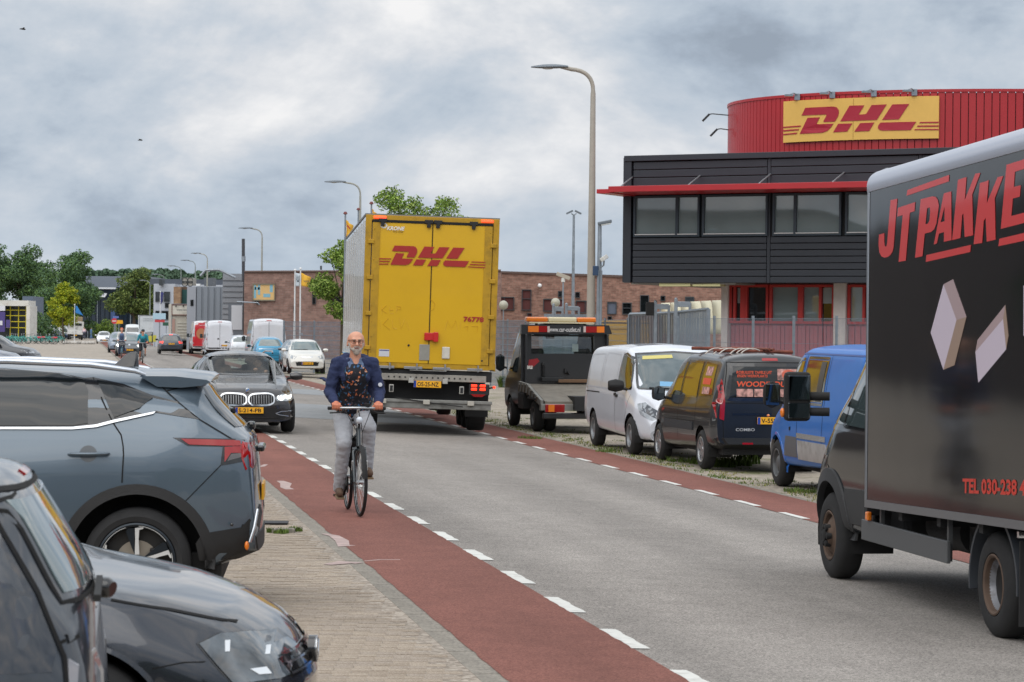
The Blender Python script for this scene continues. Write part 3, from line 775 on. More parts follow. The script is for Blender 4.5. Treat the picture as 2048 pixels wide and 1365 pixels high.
# round tower of vertical panels
n_before = set(bpy.data.objects)
YT = 79.0; RY = 6.3; CY = YT+RY; CX = P(2000, 300, CY).x; RX = (2000-1456)*CY/FPX
zt_, zb_ = P(1800, 184, YT+.4).z, zp(309)-.2
npan = 118; drum = MB()
for k in range(-62, 60):
 a0, a1 = k*math.pi/npan, (k+1)*math.pi/npan
 th0, th1 = -math.pi/2+a0, -math.pi/2+a1
 gap_ = .06*(a1-a0)
 def pt(t, o=0.0): return Vector((CX+(RX+o)*math.cos(t), CY+(RY+o)*math.sin(t), 0))
 A, B = pt(th0+gap_), pt(th1-gap_); A2, B2 = pt(th0+gap_, -.05), pt(th1-gap_, -.05)
 vs = [(p.x, p.y, z) for p in (A, B, B2, A2) for z in (zb_-.1, zt_)]
 MB().add(vs, [[0, 1, 3, 2], [2, 3, 5, 4], [4, 5, 7, 6], [6, 7, 1, 0], [1, 7, 5, 3], [0, 2, 4, 6]]).build('tower_panel', M_redp, office, recalc=True)
core = MB().lathe([(.01, zb_-.1), (1, zb_-.1), (1, zt_-.03), (.01, zt_-.03)], (0, 0, 0), 'Z', 90)
core.v = [(CX+x*(RX-.045), CY+y*(RY-.045), z) for x, y, z in core.v]; core.build('tower_core', mat('dark red joint', (86, 20, 26), rough=.7), office)
cap = MB().lathe([(1, zt_), (1, zt_+.09), (.99, zt_+.09), (.99, zt_)], (0, 0, 0), 'Z', 120, closed=True)
cap.v = [(CX+x*(RX+.03), CY+y*(RY+.03), z) for x, y, z in cap.v]; cap.build('tower_cap', M_redp, office)
# curved sign following the tower
def tower(px, py, off=.06):
 """point on the tower's skin seen at a photo pixel"""
 d = ray(px, py); rx, ry = RX+off, RY+off
 a = (d.x/rx)**2+(d.y/ry)**2; o_ = CP-Vector((CX, CY, 0)); b = 2*(o_.x*d.x/rx**2+o_.y*d.y/ry**2); c = (o_.x/rx)**2+(o_.y/ry)**2-1
 return CP+d*((-b-math.sqrt(b*b-4*a*c))/(2*a))
sa, sb = tower(1562.5, 240), tower(1878, 240)
tha, thb = math.atan2((sa.y-CY)/(RY+.06), (sa.x-CX)/(RX+.06)), math.atan2((sb.y-CY)/(RY+.06), (sb.x-CX)/(RX+.06))
sz1, sz0 = tower(1720, 196).z, tower(1720, 280).z
us = np.linspace(0, 1, 80); P2 = [(CX+(RX+.1)*math.cos(tha+(thb-tha)*u), CY+(RY+.1)*math.sin(tha+(thb-tha)*u)) for u in us]
px_of = [1024+p[0]/p[1]*FPX for p in P2]
def sgn(u, v, o=0.0):
 t = tha+(thb-tha)*np.interp(1562.5+u*(1878-1562.5), px_of, us)
 return (CX+(RX+.1+o)*math.cos(t), CY+(RY+.1+o)*math.sin(t), sz0+v*(sz1-sz0))
mb = MB(); vs = []; fs = []
for i in range(41):
 u = i/40
 for o_ in (0, -.07):
  for v in (0, 1): vs.append(sgn(u, v, o_))
for i in range(40):
 a = 4*i; fs += [[a, a+4, a+5, a+1], [a+2, a+3, a+7, a+6], [a+1, a+5, a+7, a+3], [a, a+2, a+6, a+4]]
fs += [[0, 1, 3, 2], [160, 162, 163, 161]]
sign = mb.add(vs, fs).build('sign_board', mat('sign yellow', (226, 180, 90), rough=.45, var=.02), office)
def fine_poly(pl, fr, name, m, parent, w=.008):
 out_ = []
 for i in range(len(pl)):
  a, b = Vector(pl[i]), Vector(pl[(i+1) % len(pl)]); k = max(1, int((b-a).length/.03))
  out_ += [tuple(a.lerp(b, j/k)) for j in range(k)]
 return MB().prism(out_, fr, w).build(name, m, parent)
M_dhl = mat('logo red', (168, 28, 50), rough=.45)
for pl in dhl_uv():
 fine_poly(pl, lambda u, v, w_: sgn(min(max(u, .0), 1.0), v, .008+w_), 'logo_letter', M_dhl, sign)
MB().tube([sgn(.443, .02, .003), sgn(.443, .98, .003)], .006, 4).build('sign_joint', mat('joint ochre', (150, 112, 40), rough=.7), sign)
for px_, L_ in ((1594, 1), (1664, 1), (1747, 1), (1828, 1)):
 t = tower(px_, 188); dr = Vector((t.x-CX, (t.y-CY), 0)).normalized()
 lampo = MB(); b0 = Vector((t.x, t.y, zt_-.05)); e_ = b0+Vector((-.30, -.8, .05))
 lampo.box(b0+Vector((0, -.05, .04)), (.17, .10, .20)); lampo.tube([b0+Vector((0, -.05, .1)), b0+Vector((-.15, -.4, .13)), e_], .018, 6)
 lampo.box(e_+Vector((-.05, -.05, -.04)), (.24, .16, .06), .3)
 lampo.build('sign_lamp', M_galv, office)
for dx, dz, l_ in ((0, 0, .62), (.25, -.5, .35)):
 t = Vector((CX-RX, CY, P(1456, 232, CY).z+dz)); m_ = MB().tube([t+Vector((.2, 0, .0)), t+Vector((-l_+.1, 0, .06)), t+Vector((-l_-.0, -.0, .05))], .02, 6); m_.box(t+Vector((-l_-.13, 0, -.07)), (.32, .2, .07), m=Matrix.Rotation(-.8, 3, 'Y')); m_.build('sign_lamp', mat('lamp black', (36, 36, 38), rough=.5), office)
fmi = Matrix.Translation((F0.x, F0.y, 0)) @ Matrix.Rotation(-FA, 4, 'Z'); fmi = fmi.inverted()
for o in list(bpy.data.objects):
 if o not in n_before and o.parent == office: o.matrix_parent_inverse = fmi
# ------------------------------------------------------------------ long brick building behind the fence
def brickmat(name, c1, c2, mortar):
 m = bpy.data.materials.new(name); m.use_nodes = True; t = m.node_tree; b = t.nodes['Principled BSDF']; b.inputs['Roughness'].default_value = .9
 co = t.nodes.new('ShaderNodeTexCoord'); mp = t.nodes.new('ShaderNodeMapping'); mp.inputs['Rotation'].default_value = (math.pi/2, 0, 0)
 t.links.new(co.outputs['Object'], mp.inputs[0]); br = t.nodes.new('ShaderNodeTexBrick')
 br.inputs['Color1'].default_value = (*sl(c1), 1); br.inputs['Color2'].default_value = (*sl(c2), 1); br.inputs['Mortar'].default_value = (*sl(mortar), 1)
 br.inputs['Scale'].default_value = 1; br.inputs['Brick Width'].default_value = .42; br.inputs['Row Height'].default_value = .13; br.inputs['Mortar Size'].default_value = .012; br.inputs['Bias'].default_value = -.1
 t.links.new(mp.outputs[0], br.inputs[0]); nz = t.nodes.new('ShaderNodeTexNoise'); nz.inputs['Scale'].default_value = 2.2; nz.inputs['Detail'].default_value = 8; nz.inputs['Roughness'].default_value = .75
 t.links.new(co.outputs['Object'], nz.inputs[0]); mr = t.nodes.new('ShaderNodeMapRange'); mr.inputs[1].default_value = .3; mr.inputs[2].default_value = .7; mr.inputs[3].default_value = .62; mr.inputs[4].default_value = 1.38
 t.links.new(nz.outputs['Fac'], mr.inputs[0]); sc = t.nodes.new('ShaderNodeVectorMath'); sc.operation = 'SCALE'; t.links.new(br.outputs[0], sc.inputs[0]); t.links.new(mr.outputs[0], sc.inputs['Scale'])
 t.links.new(sc.outputs[0], b.inputs['Base Color']); return m
M_brk = brickmat('red brown brick', (150, 112, 98), (116, 82, 72), (138, 120, 106)); M_brk2 = brickmat('pink brown brick', (140, 110, 100), (118, 90, 82), (132, 116, 108))
M_bf = mat('window surround dark', (52, 58, 62), rough=.5); M_rbl = mat('maroon blind', (84, 42, 40), rough=.8)
bb = thing('brick_building', 'long brown brick building with small dark windows behind the metal fence', 'building')
YB = 200.0; xl, xr = P(960, 600, YB).x, P(1475, 600, YB).x
za, zb2 = P(990, 545.5, YB).z, P(1470, 563, YB).z
MB().add([(xl, YB, -.4), (xr, YB, -.4), (xr, YB+22, -.4), (xl, YB+22, -.4), (xl, YB, za), (xr, YB, zb2), (xr, YB+22, zb2), (xl, YB+22, za)],
   [[0, 1, 5, 4], [1, 2, 6, 5], [2, 3, 7, 6], [3, 0, 4, 7], [4, 5, 6, 7]]).build('wall', M_brk, bb)
MB().add([(xl, YB-.15, za), (xr, YB-.15, zb2), (xr, YB+1, zb2), (xl, YB+1, za), (xl, YB-.15, za+.16), (xr, YB-.15, zb2+.16), (xr, YB+1, zb2+.16), (xl, YB+1, za+.16)],
   [[0, 1, 5, 4], [1, 2, 6, 5], [2, 3, 7, 6], [3, 0, 4, 7], [4, 5, 6, 7], [0, 3, 2, 1]]).build('coping', mat('coping brown', (92, 74, 68), rough=.7), bb)
def far_window(parent, x0, x1, y0, y1, Y, fm, gm_, bar=None, blind=None):
 t_ = min(1.6, (x1-x0)*.12); s_ = Y/FPX
 fr = MB(); A = P(x0, y1, Y); B = P(x1, y0, Y); w_ = t_*s_
 fr.box(((A.x+B.x)/2, Y-.06, A.z+w_/2), (B.x-A.x, .2, w_)); fr.box(((A.x+B.x)/2, Y-.06, B.z-w_/2), (B.x-A.x, .2, w_))
 fr.box((A.x+w_/2, Y-.06, (A.z+B.z)/2), (w_, .2, B.z-A.z-2*w_)); fr.box((B.x-w_/2, Y-.06, (A.z+B.z)/2), (w_, .2, B.z-A.z-2*w_))
 if bar == 'h': fr.box(((A.x+B.x)/2, Y-.06, A.z+(B.z-A.z)*.55), (B.x-A.x, .16, w_*.8))
 if bar == 'v': fr.box(((A.x+B.x)/2, Y-.06, (A.z+B.z)/2), (w_*.8, .16, B.z-A.z))
 o = fr.build('window', fm, parent, recalc=False)
 MB().box(((A.x+B.x)/2, Y-.015, (A.z+B.z)/2), (B.x-A.x-w_, .03, B.z-A.z-w_)).build('pane', gm_, o, recalc=False)
 return o
def r2(x, y, k): return 980+x/k, 540+y/k
for (x0, x1, y0, y1, bar, bl_) in ((60, 120, 258, 335, None, 0), (60, 332, 372, 552, 'v', 1), (430, 566, 270, 555, 'h', 1), (508, 572, 592, 664, None, 1), (724, 1000, 400, 570, 'v', 1),
  (928, 985, 292, 372, None, 0), (1162, 1228, 303, 383, None, 0), (1166, 1432, 424, 590, 'v', 1), (1598, 1730, 438, 608, None, 2), (1804, 1934, 450, 612, 'h', 0), (1604, 1664, 636, 690, None, 0)):
 a = r2(x0, y0, 6.827); b = r2(x1, y1, 6.827)
 far_window(bb, a[0], b[0], a[1], b[1], YB, M_bf, {0: DG(), 1: M_rbl, 2: mat('blue grey blind', (88, 96, 112), rough=.6)}[bl_], bar)
for (x0, x1, y0, y1, bl_) in ((365, 432, 186, 312, 0), (515, 550, 190, 228, 0), (695, 762, 198, 232, 0), (515, 550, 255, 300, 0)):
 far_window(bb, 1180+x0/3.657, 1180+x1/3.657, 540+y0/3.657, 540+y1/3.657, YB, M_bf, DG())
MB().ball(tuple(P(1079.5, 571.5, YB-.2)), .16, 8).build('wall_lamp', mat('white lamp', (235, 235, 235), rough=.4), bb)
# near brick building on the left, behind the flags
b2 = thing('brick_building', 'pinkish brick warehouse with a blue and yellow billboard behind the two flags', 'building')
YC = 185.0; A = P(487, 720, YC); B = P(1000, 720, YC)
zl, zr = P(487, 544, YC).z, P(700, 538.5, YC).z
MB().add([(A.x, YC, -.4), (B.x, YC, -.4), (B.x, YC+9, -.4), (A.x, YC+9, -.4), (A.x, YC, zl), (B.x, YC, zr), (B.x, YC+9, zr), (A.x, YC+9, zl)],
   [[0, 1, 5, 4], [1, 2, 6, 5], [2, 3, 7, 6], [3, 0, 4, 7], [4, 5, 6, 7]]).build('wall', M_brk2, b2)
MB().tube([(A.x, YC-.05, zl), (B.x, YC-.05, zr)], .09, 6).build('coping', mat('coping brown', (92, 74, 68), rough=.7), b2)
bill = px_box('billboard', mat('billboard ochre', (202, 168, 112), rough=.6, var=.12, vscale=.6), b2, 507, 549, 569.5, 600.5, YC, .12, .16)
for x0, x1, y0, y1 in ((508, 513, 571, 597), (516, 521, 570, 590), (527, 541, 588, 595), (540, 546, 570, 585), (510, 520, 575, 580)):
 px_box('billboard_print', mat('billboard blue', (120, 168, 186), rough=.6), bill, x0, x1, y0, y1, YC, .02, .17)
fr = MB()
for (x0, x1, y0, y1) in ((505.5, 550.5, 568, 569.8), (505.5, 550.5, 600.2, 602), (505.5, 507.2, 569.8, 600.2), (548.8, 550.5, 569.8, 600.2)):
 a, b = P(x0, y1, YC), P(x1, y0, YC); fr.box(((a.x+b.x)/2, YC-.12, (a.z+b.z)/2), (b.x-a.x, .2, b.z-a.z))
fr.build('billboard_frame', mat('frame drab', (118, 112, 96), rough=.6), b2, recalc=False)
for (x0, x1, y0, y1) in ((624.5, 632, 585, 609), (659, 668, 585, 611), (669, 684, 594, 611), (686, 691, 594, 611), (587, 589, 613, 626), (513, 517, 600, 609)):
 far_window(b2, x0, x1, y0, y1, YC, M_bf, DG())
px_box('chimney_vent', M_bf, b2, 640, 643.5, 532, 540, YC+1, .3)
MB().tube([P(474, 604, YC-.2), P(516, 606, YC-.5), P(519, 610, YC-.5)], .05, 6).build('wall_bracket', M_galv, b2)
# corrugated units further left
def ribbed(name, label, x0, x1, y0, Y, depth, c, horiz, pitch, z0=None):
 o = thing(name, label, 'building'); A, B = P(x0, 720, Y), P(x1, y0, Y); m = mat(name+' '+str(x0), c, rough=.5, metal=.2, var=.06, vscale=.5)
 MB().box(((A.x+B.x)/2, Y+depth/2, B.z/2), (B.x-A.x, depth, B.z)).build('wall', m, o, recalc=False)
 n_ = int((B.z if horiz else B.x-A.x)/pitch)
 me = None
 for k in range(n_):
  if horiz: q = MB().box(((A.x+B.x)/2, Y-.05, (k+.5)*pitch), (B.x-A.x, .1, pitch*.62)) if me is None else None; loc = (0, 0, k*pitch)
  else: q = MB().box((A.x+(.5)*pitch, Y-.05, B.z/2), (pitch*.6, .1, B.z-.02)) if me is None else None; loc = (k*pitch, 0, 0)
  if me is None: ob = q.build('rib', m, o, recalc=False); me = ob.data; 
  else: ob = link('rib', me, o)
  ob.location = loc if not (horiz and me is not None and k == 0) else (0, 0, 0)
 return o
u1 = ribbed('corrugated_warehouse', 'grey horizontally ribbed metal unit beside the brick warehouse', 444, 486.5, 548, 190, 14, (138, 142, 148), True, .42)
px_box('roller_door', mat('pale door', (196, 200, 206), rough=.5), u1, 463, 485, 611, 660, 190, .1, .18); px_box('door_surround', mat('mid grey', (104, 110, 118), rough=.6), u1, 456, 487, 607, 700, 190, .1, .12)
u2 = ribbed('corrugated_warehouse', 'blue grey vertically ribbed metal unit behind the tipper truck', 392, 444.5, 574, 205, 14, (126, 132, 140), False, .5)
px_box('side_face', mat('light grey panel', (150, 154, 162), rough=.6), u2, 373, 392, 574, 700, 205, 3, 0); px_box('window', DG(), u2, 381, 387, 600, 612, 205, .1, .06)
u3 = thing('office_block', 'pale grey office block with dark ribbon windows beyond the street lamps', 'building')
px_box('wall', mat('pale blue grey render', (176, 182, 192), rough=.7), u3, 306, 350, 568, 720, 285, 20); px_box('roof_storey', mat('dark roof cladding', (74, 80, 90), rough=.6), u3, 300, 450, 559, 570, 290, 25)
px_box('wall', mat('pale blue grey render', (176, 182, 192), rough=.7), u3, 350, 450, 570, 720, 289, 20)
for (x0, x1, y0, y1) in ((311, 326, 584, 604), (328, 340, 584, 604), (311, 320, 622, 640), (323, 338, 622, 640), (330, 339, 606, 616)):
 far_window(u3, x0, x1, y0, y1, 285, M_bf, DG())
for k, x in enumerate((364, 375)):
 for y in (557, 565): pass
hv = px_box('rooftop_chiller', mat('chiller beige', (168, 164, 156), rough=.6), u3, 364.5, 386, 556, 571, 283, 3)
for x in (369.5, 380.5):
 for y in (561, 568):
  p = P(x, y, 282.9); MB().lathe([(.26, -.03), (.34, -.03), (.34, .03), (.26, .03)], tuple(p), 'Y', 16, closed=True).build('chiller_fan', M_bf, hv)
px_box('roof_dome', mat('white dome', (226, 230, 234), rough=.4), u3, 392, 400, 568, 572, 283, 1); px_box('roof_unit', mat('duct grey', (86, 92, 100), rough=.6), u3, 408, 426, 556, 572, 284, 3); px_box('roof_box', M_bf, u3, 318, 325, 559, 571, 284, 2)
u4 = thing('brick_shed', 'tan brick shed between the lamp posts and the ribbed unit', 'building')
px_box('wall', brickmat('tan brick', (150, 122, 96), (128, 100, 78), (120, 104, 90)), u4, 346, 361, 574, 700, 215, 8); px_box('wall', mat('dark brown shade', (92, 74, 60), rough=.8), u4, 361, 380, 574, 700, 216, 8)
px_box('glass_wall', mat('teal glass', (44, 82, 80), rough=.15), u4, 364, 375, 580, 640, 216, .2, .15)
u5 = thing('glass_showroom', 'dark glass showroom with a slanted white name board behind the trees', 'building')
px_box('wall', mat('dark navy glass', (38, 50, 64), rough=.12, coat=.3, var=.3, vscale=.15), u5, 100, 300, 577, 720, 440, 30)
px_box('roof_level', mat('roof level grey', (120, 128, 140), rough=.6, var=.05), u5, 160, 300, 553, 575, 445, 30); px_box('fascia', mat('white fascia', (206, 210, 216), rough=.5), u5, 165, 232, 575, 578.5, 440, 1, .6)
for x in (177, 196, 262): px_box('pillar', mat('pillar grey', (150, 160, 166), rough=.5), u5, x-.9, x+.9, 578, 700, 440, .6, .9)
for x in range(110, 300, 9): px_box('mullion', mat('mullion dark', (28, 38, 48), rough=.4), u5, x, x+.8, 600, 720, 440, .3, .25)
nb_ = MB(); Yn = 438.8
q = [P(174.5, 593, Yn), P(209.5, 595, Yn), P(214, 587.3, Yn), P(180, 586, Yn)]
nb_.add([tuple(p) for p in q]+[(p.x, p.y+.4, p.z) for p in q], [[0, 1, 2, 3], [4, 7, 6, 5], [0, 4, 5, 1], [1, 5, 6, 2], [2, 6, 7, 3], [3, 7, 4, 0]]); nbo = nb_.build('name_board', mat('white sign', (226, 230, 236), rough=.4), u5)
lettering('sign_lettering', 'FREIGHT', mat('sign ink', (52, 60, 84), rough=.5), nbo, lambda u, v: (P(181, 590, Yn).x+u, Yn-.03, P(195, 592.2, Yn).z+v), P(208, 590, Yn).x-P(181, 590, Yn).x, .34, .01, .4)
px_box('blue_panel', mat('cobalt sign', (60, 84, 128), rough=.5), u5, 222, 231, 588, 640, 440, .5, .3)
# petrol-station like white frame with yellow grid (far left)
u6 = thing('white_portal', 'white portal frame with a yellow grid and purple posters at the far left', 'building')
px_box('lintel', mat('dirty white paint', (206, 204, 198), rough=.6, var=.08, vscale=.4, dirt=((150, 120, 92), .4)), u6, -60, 57, 601, 612, 330, 5); px_box('post', mat('dirty white paint', (206, 204, 198), rough=.6), u6, 52, 60, 612, 690, 330, 5)
for x in (19.5, 36, 51): px_box('grid_post', mat('grid yellow', (222, 206, 40), rough=.5), u6, x, x+1.7, 612, 676, 331, .3)
for y in (620, 631, 643, 655): px_box('grid_bar', mat('grid yellow', (222, 206, 40), rough=.5), u6, 12, 52, y, y+1.5, 331.1, .3)
px_box('back_wall', mat('gloomy glass', (44, 50, 52), rough=.3, var=.5, vscale=.3), u6, -60, 52, 612, 690, 332, 3)
px_box('poster', mat('poster purple', (74, 62, 124), rough=.6), u6, -5, 11, 624, 664, 330, .2, .3); px_box('poster', mat('poster purple', (74, 62, 124), rough=.6), u6, 13, 21, 640, 656, 330, .2, .3)
px_box('poster_panel', mat('poster white', (214, 214, 220), rough=.6), u6, -5, 11, 612, 622, 330, .2, .3); px_box('poster_print', mat('poster white', (214, 214, 220), rough=.6), u6, 1, 6, 642, 651, 330, .1, .42)
u7 = thing('slate_house', 'small slate blue building half hidden by trees behind the white portal', 'building')
px_box('wall', mat('slate blue wall', (92, 104, 122), rough=.6), u7, 44, 66, 593, 690, 350, 8); px_box('window', mat('blue window', (52, 84, 128), rough=.2), u7, 60, 66.5, 604, 622, 350, .2, .1)
# metal chimney pipe
ch = thing('flue_pipe', 'black steel flue standing on the roof beside the brick warehouse', 'flue', tuple(P(487, 548, 188)))
hh = P(485, 478, 188).z-P(487, 548, 188).z
MB().tube([(0, 0, -.6), (-.04, 0, hh)], .12, 12).build('pipe', mat('flue black', (62, 64, 70), rough=.5), ch, smooth=40)
MB().tube([(0, 0, hh*.35), (-.01, 0, hh*.5)], .15, 12).build('collar', M_galv, ch, smooth=40)
MB().tube([(-3.2, 0, -.2), (-2.8, 0, .25), (-1.8, 0, .28), (-.6, 0, -.3)], .1, 8).build('duct', M_galv, ch)
# far wood
M_wood = mat('far wood', (88, 110, 90), rough=1, var=.3, vscale=.25, spec=.1)
# ------------------------------------------------------------------ trees
def leafmat(name, c, v=.25):
 m = mat(name, c, rough=.7, var=v, vscale=1.2, spec=.25)
 return m
M_bark = mat('bark', (88, 78, 66), rough=.95, var=.25, vscale=5)
def tree(name, label, loc, H, cw, z0, n, leaf, cols, nclump, seed, tr=.16, shape='round', group=None, cr_=None):
 rg = np.random.RandomState(seed); o = thing(name, label, 'tree', loc, 0, group)
 cz = (H+z0)/2; hh = (H-z0)/2; cl = []
 for k in range(nclump):
  for _ in range(30):
   p = rg.uniform(-1, 1, 3)
   r = np.linalg.norm(p)
   if r < 1 and r > .25: break
  q = np.array([p[0]*cw/2, p[1]*cw/2, cz+p[2]*hh])
  if shape == 'cone': f = 1.05-.75*(q[2]-z0)/(H-z0); q[0] *= f*1.1; q[1] *= f*1.1
  if shape == 'tall' and q[2] > cz: q[0] *= .8; q[1] *= .8
  cl.append(q)
 cl.append(np.array([0, 0, H-hh*.25])); cl = np.array(cl); R = (cr_ or cw*.19)*rg.uniform(.6, 1.25, len(cl))
 mb = MB(); mb.tube([(0, 0, -.05), (.02*H*rg.uniform(-1, 1)*.3, 0, z0), (0, 0, cz), (.1, .05, H*.88)], [tr*1.3, tr, tr*.7, tr*.15], 10)
 mb.build('trunk', M_bark, o, smooth=50)
 lb = MB()
 for q in cl[::2]:
  st = min(z0+.1*(H-z0)+.3*rg.rand()*(q[2]-z0 if q[2] > z0 else 0), q[2]-.05)
  lb.tube([(0, 0, st), (q[0]*.5, q[1]*.5, (st+q[2])/2+.05*H*.2), tuple(q)], [tr*.4, tr*.25, tr*.08], 6, caps=False)
 lb.build('limbs', M_bark, o)
 # leaves: bent quads scattered on and in the clumps
 per = n//len(cl); V = []; MI = []
 for c, r in zip(cl, R):
  m_ = int(per*(r/R.mean())**1.5); d = rg.normal(size=(m_, 3)); d /= np.linalg.norm(d, axis=1)[:, None]
  rad = r*(.35+.65*rg.rand(m_)**.45)*(1+.25*np.sin(d[:, 0]*5+c[0])*np.cos(d[:, 2]*6+c[1])); pos = c+d*rad[:, None]*np.array([1.1, 1.1, .85])
  ax = rg.normal(size=(m_, 3)); ax /= np.linalg.norm(ax, axis=1)[:, None]; nn = d*.7+rg.normal(size=(m_, 3))*.6; nn /= np.linalg.norm(nn, axis=1)[:, None]
  b = np.cross(nn, ax); b /= np.linalg.norm(b, axis=1)[:, None]+1e-9; a = np.cross(b, nn); s_ = leaf*rg.uniform(.55, 1.2, m_)[:, None]
  V.append(np.stack([pos-a*s_*.5, pos+b*s_*.32+nn*s_*.08, pos+a*s_*.55, pos-b*s_*.32+nn*s_*.08], 1)); MI.append(np.minimum((rg.rand(m_)*len(cols)).astype(int), len(cols)-1))
 V = np.concatenate(V).reshape(-1, 3); MI = np.concatenate(MI); nf = len(V)//4
 me = bpy.data.meshes.new('crown'); me.vertices.add(len(V)); me.vertices.foreach_set('co', V.astype(np.float32).ravel()); me.loops.add(nf*4); me.loops.foreach_set('vertex_index', np.arange(nf*4, dtype=np.int32))
 me.polygons.add(nf); me.polygons.foreach_set('loop_start', np.arange(0, nf*4, 4, dtype=np.int32)); me.polygons.foreach_set('material_index', MI.astype(np.int32)); me.update(calc_edges=True); me.validate()
 link('crown', me, o, [leafmat(*c) if isinstance(c, tuple) else c for c in cols]); return o
gA = [('leaf deep', (72, 98, 58)), ('leaf mid', (96, 124, 70)), ('leaf blue', (82, 108, 80))]
gB = [('leaf olive', (86, 104, 52)), ('leaf dark olive', (60, 76, 40)), ('leaf light olive', (124, 138, 74))]
gY = [('leaf lime', (148, 158, 34)), ('leaf yellow green', (170, 172, 48)), ('leaf green lime', (112, 134, 34))]
gC = [('leaf fresh', (112, 140, 54)), ('leaf fresh dark', (78, 104, 42)), ('leaf fresh pale', (140, 160, 78))]
def tp(px, ytop, Y):
 b = P(px, 700, Y); return (b.x, Y, -.03), P(px, ytop, Y).z
loc, H = tp(40, 497, 430); tree('broadleaf_tree', 'tallest dark green tree, behind the white portal at the far left', loc, H, 11, 5, 17000, .42, gA, 34, 1, .3, cr_=1.7)
loc, H = tp(-12, 483, 425); tree('broadleaf_tree', 'tall tree cut by the left edge of the picture', loc, H, 8, 3, 9000, .42, gA, 24, 2, .3, cr_=1.6)
loc, H = tp(78, 520, 440); tree('broadleaf_tree', 'mid green tree between the two tallest trees on the left', loc, H, 7.5, 3, 10000, .42, gA, 24, 3, .25, cr_=1.5)
loc, H = tp(138, 505, 410); tree('broadleaf_tree', 'tall spreading green tree rising behind the small yellow green tree', loc, H, 9.5, 4, 17000, .40, gA, 34, 4, .3, cr_=1.5)
loc, H = tp(160, 560, 405); tree('broadleaf_tree', 'lower green tree in front of the slanted white name board', loc, H, 5, 1.5, 7000, .38, gA, 18, 41, .2, cr_=1.1)
loc, H = tp(100, 575, 400); tree('broadleaf_tree', 'low bushy tree behind the white van and the blue estate car', loc, H, 7, .3, 8000, .38, gA, 18, 42, .2, cr_=1.4)
loc, H = tp(268, 545, 395); tree('lime_tree', 'round olive green tree in front of the dark showroom', loc, H, 7.4, 2.6, 17000, .34, gB, 36, 5, .24, cr_=1.25)
loc, H = tp(126, 560, 315); tree('young_tree', 'small yellow green tree beside the rack of turquoise bicycles', loc, H, 4.1, 2.1, 9000, .26, gY, 26, 6, .12, 'tall', cr_=.72)
loc, H = tp(828, 380, 118); tree('lime_tree', 'leafy light green tree sticking up behind the yellow trailer', loc, H, 6.0, 2.5, 26000, .125, gC, 90, 7, .15, cr_=.5)
loc, H = tp(686, 480, 108); tree('lime_tree', 'light green tree beside the left wall of the yellow trailer', loc, H, 2.8, 1.9, 13000, .115, gC, 26, 8, .12, cr_=.42)
# bushes
def bush(label, px, ytop, Y, w_, n, cols, seed):
 loc, H = tp(px, ytop, Y); return tree('bush', label, loc, H, w_, .1, n, .3, cols, 10, seed, .05, cr_=w_*.25)
bush('green bush beside the white portal post', 70, 632, 345, 3.2, 2500, gA, 11); bush('yellowish bush in front of the showroom glass', 210, 640, 420, 4.5, 3000, gC, 12); bush('low dark bush behind the parked white van', 84, 640, 360, 5, 3000, gA, 13)
# far wood as one mass
V = []; rgn = np.random.RandomState(9); n_ = 42000
xs = rgn.uniform(150, 470, n_); base = 562-8*np.sin(xs*.021+1)+3*np.sin(xs*.11)+2.2*np.sin(xs*.29); base = np.where(xs < 240, 552, base-14+6)
top_ = np.interp(xs, [150, 230, 262, 300, 350, 380, 420, 440, 470], [546, 547, 545, 544, 544, 552, 545, 550, 556])+2.0*np.sin(xs*.17)+1.4*np.sin(xs*.41)
fr_ = rgn.rand(n_)**1.2; ys = top_+fr_*46; Yd = 620+rgn.uniform(-1, 1, n_)*14+fr_*-8
X = (xs-1024)/FPX*Yd; Z = CAMH+(659-ys)/FPX*Yd; pos = np.stack([X, Yd, np.maximum(Z, 0)], 1)
a = rgn.normal(size=(n_, 3)); a /= np.linalg.norm(a, axis=1)[:, None]; b = rgn.normal(size=(n_, 3)); b -= a*(a*b).sum(1)[:, None]; b /= np.linalg.norm(b, axis=1)[:, None]
VV = np.stack([pos-a*.5, pos+b*.4, pos+a*.5, pos-b*.4], 1).reshape(-1, 3)
me = bpy.data.meshes.new('woodland'); me.from_pydata(VV.tolist(), [], [[4*i, 4*i+1, 4*i+2, 4*i+3] for i in range(n_)]); o = link('woodland', me, None, M_wood)
tag(o, 'distant dark green treeline above the far roofs', 'woodland', kind='stuff')
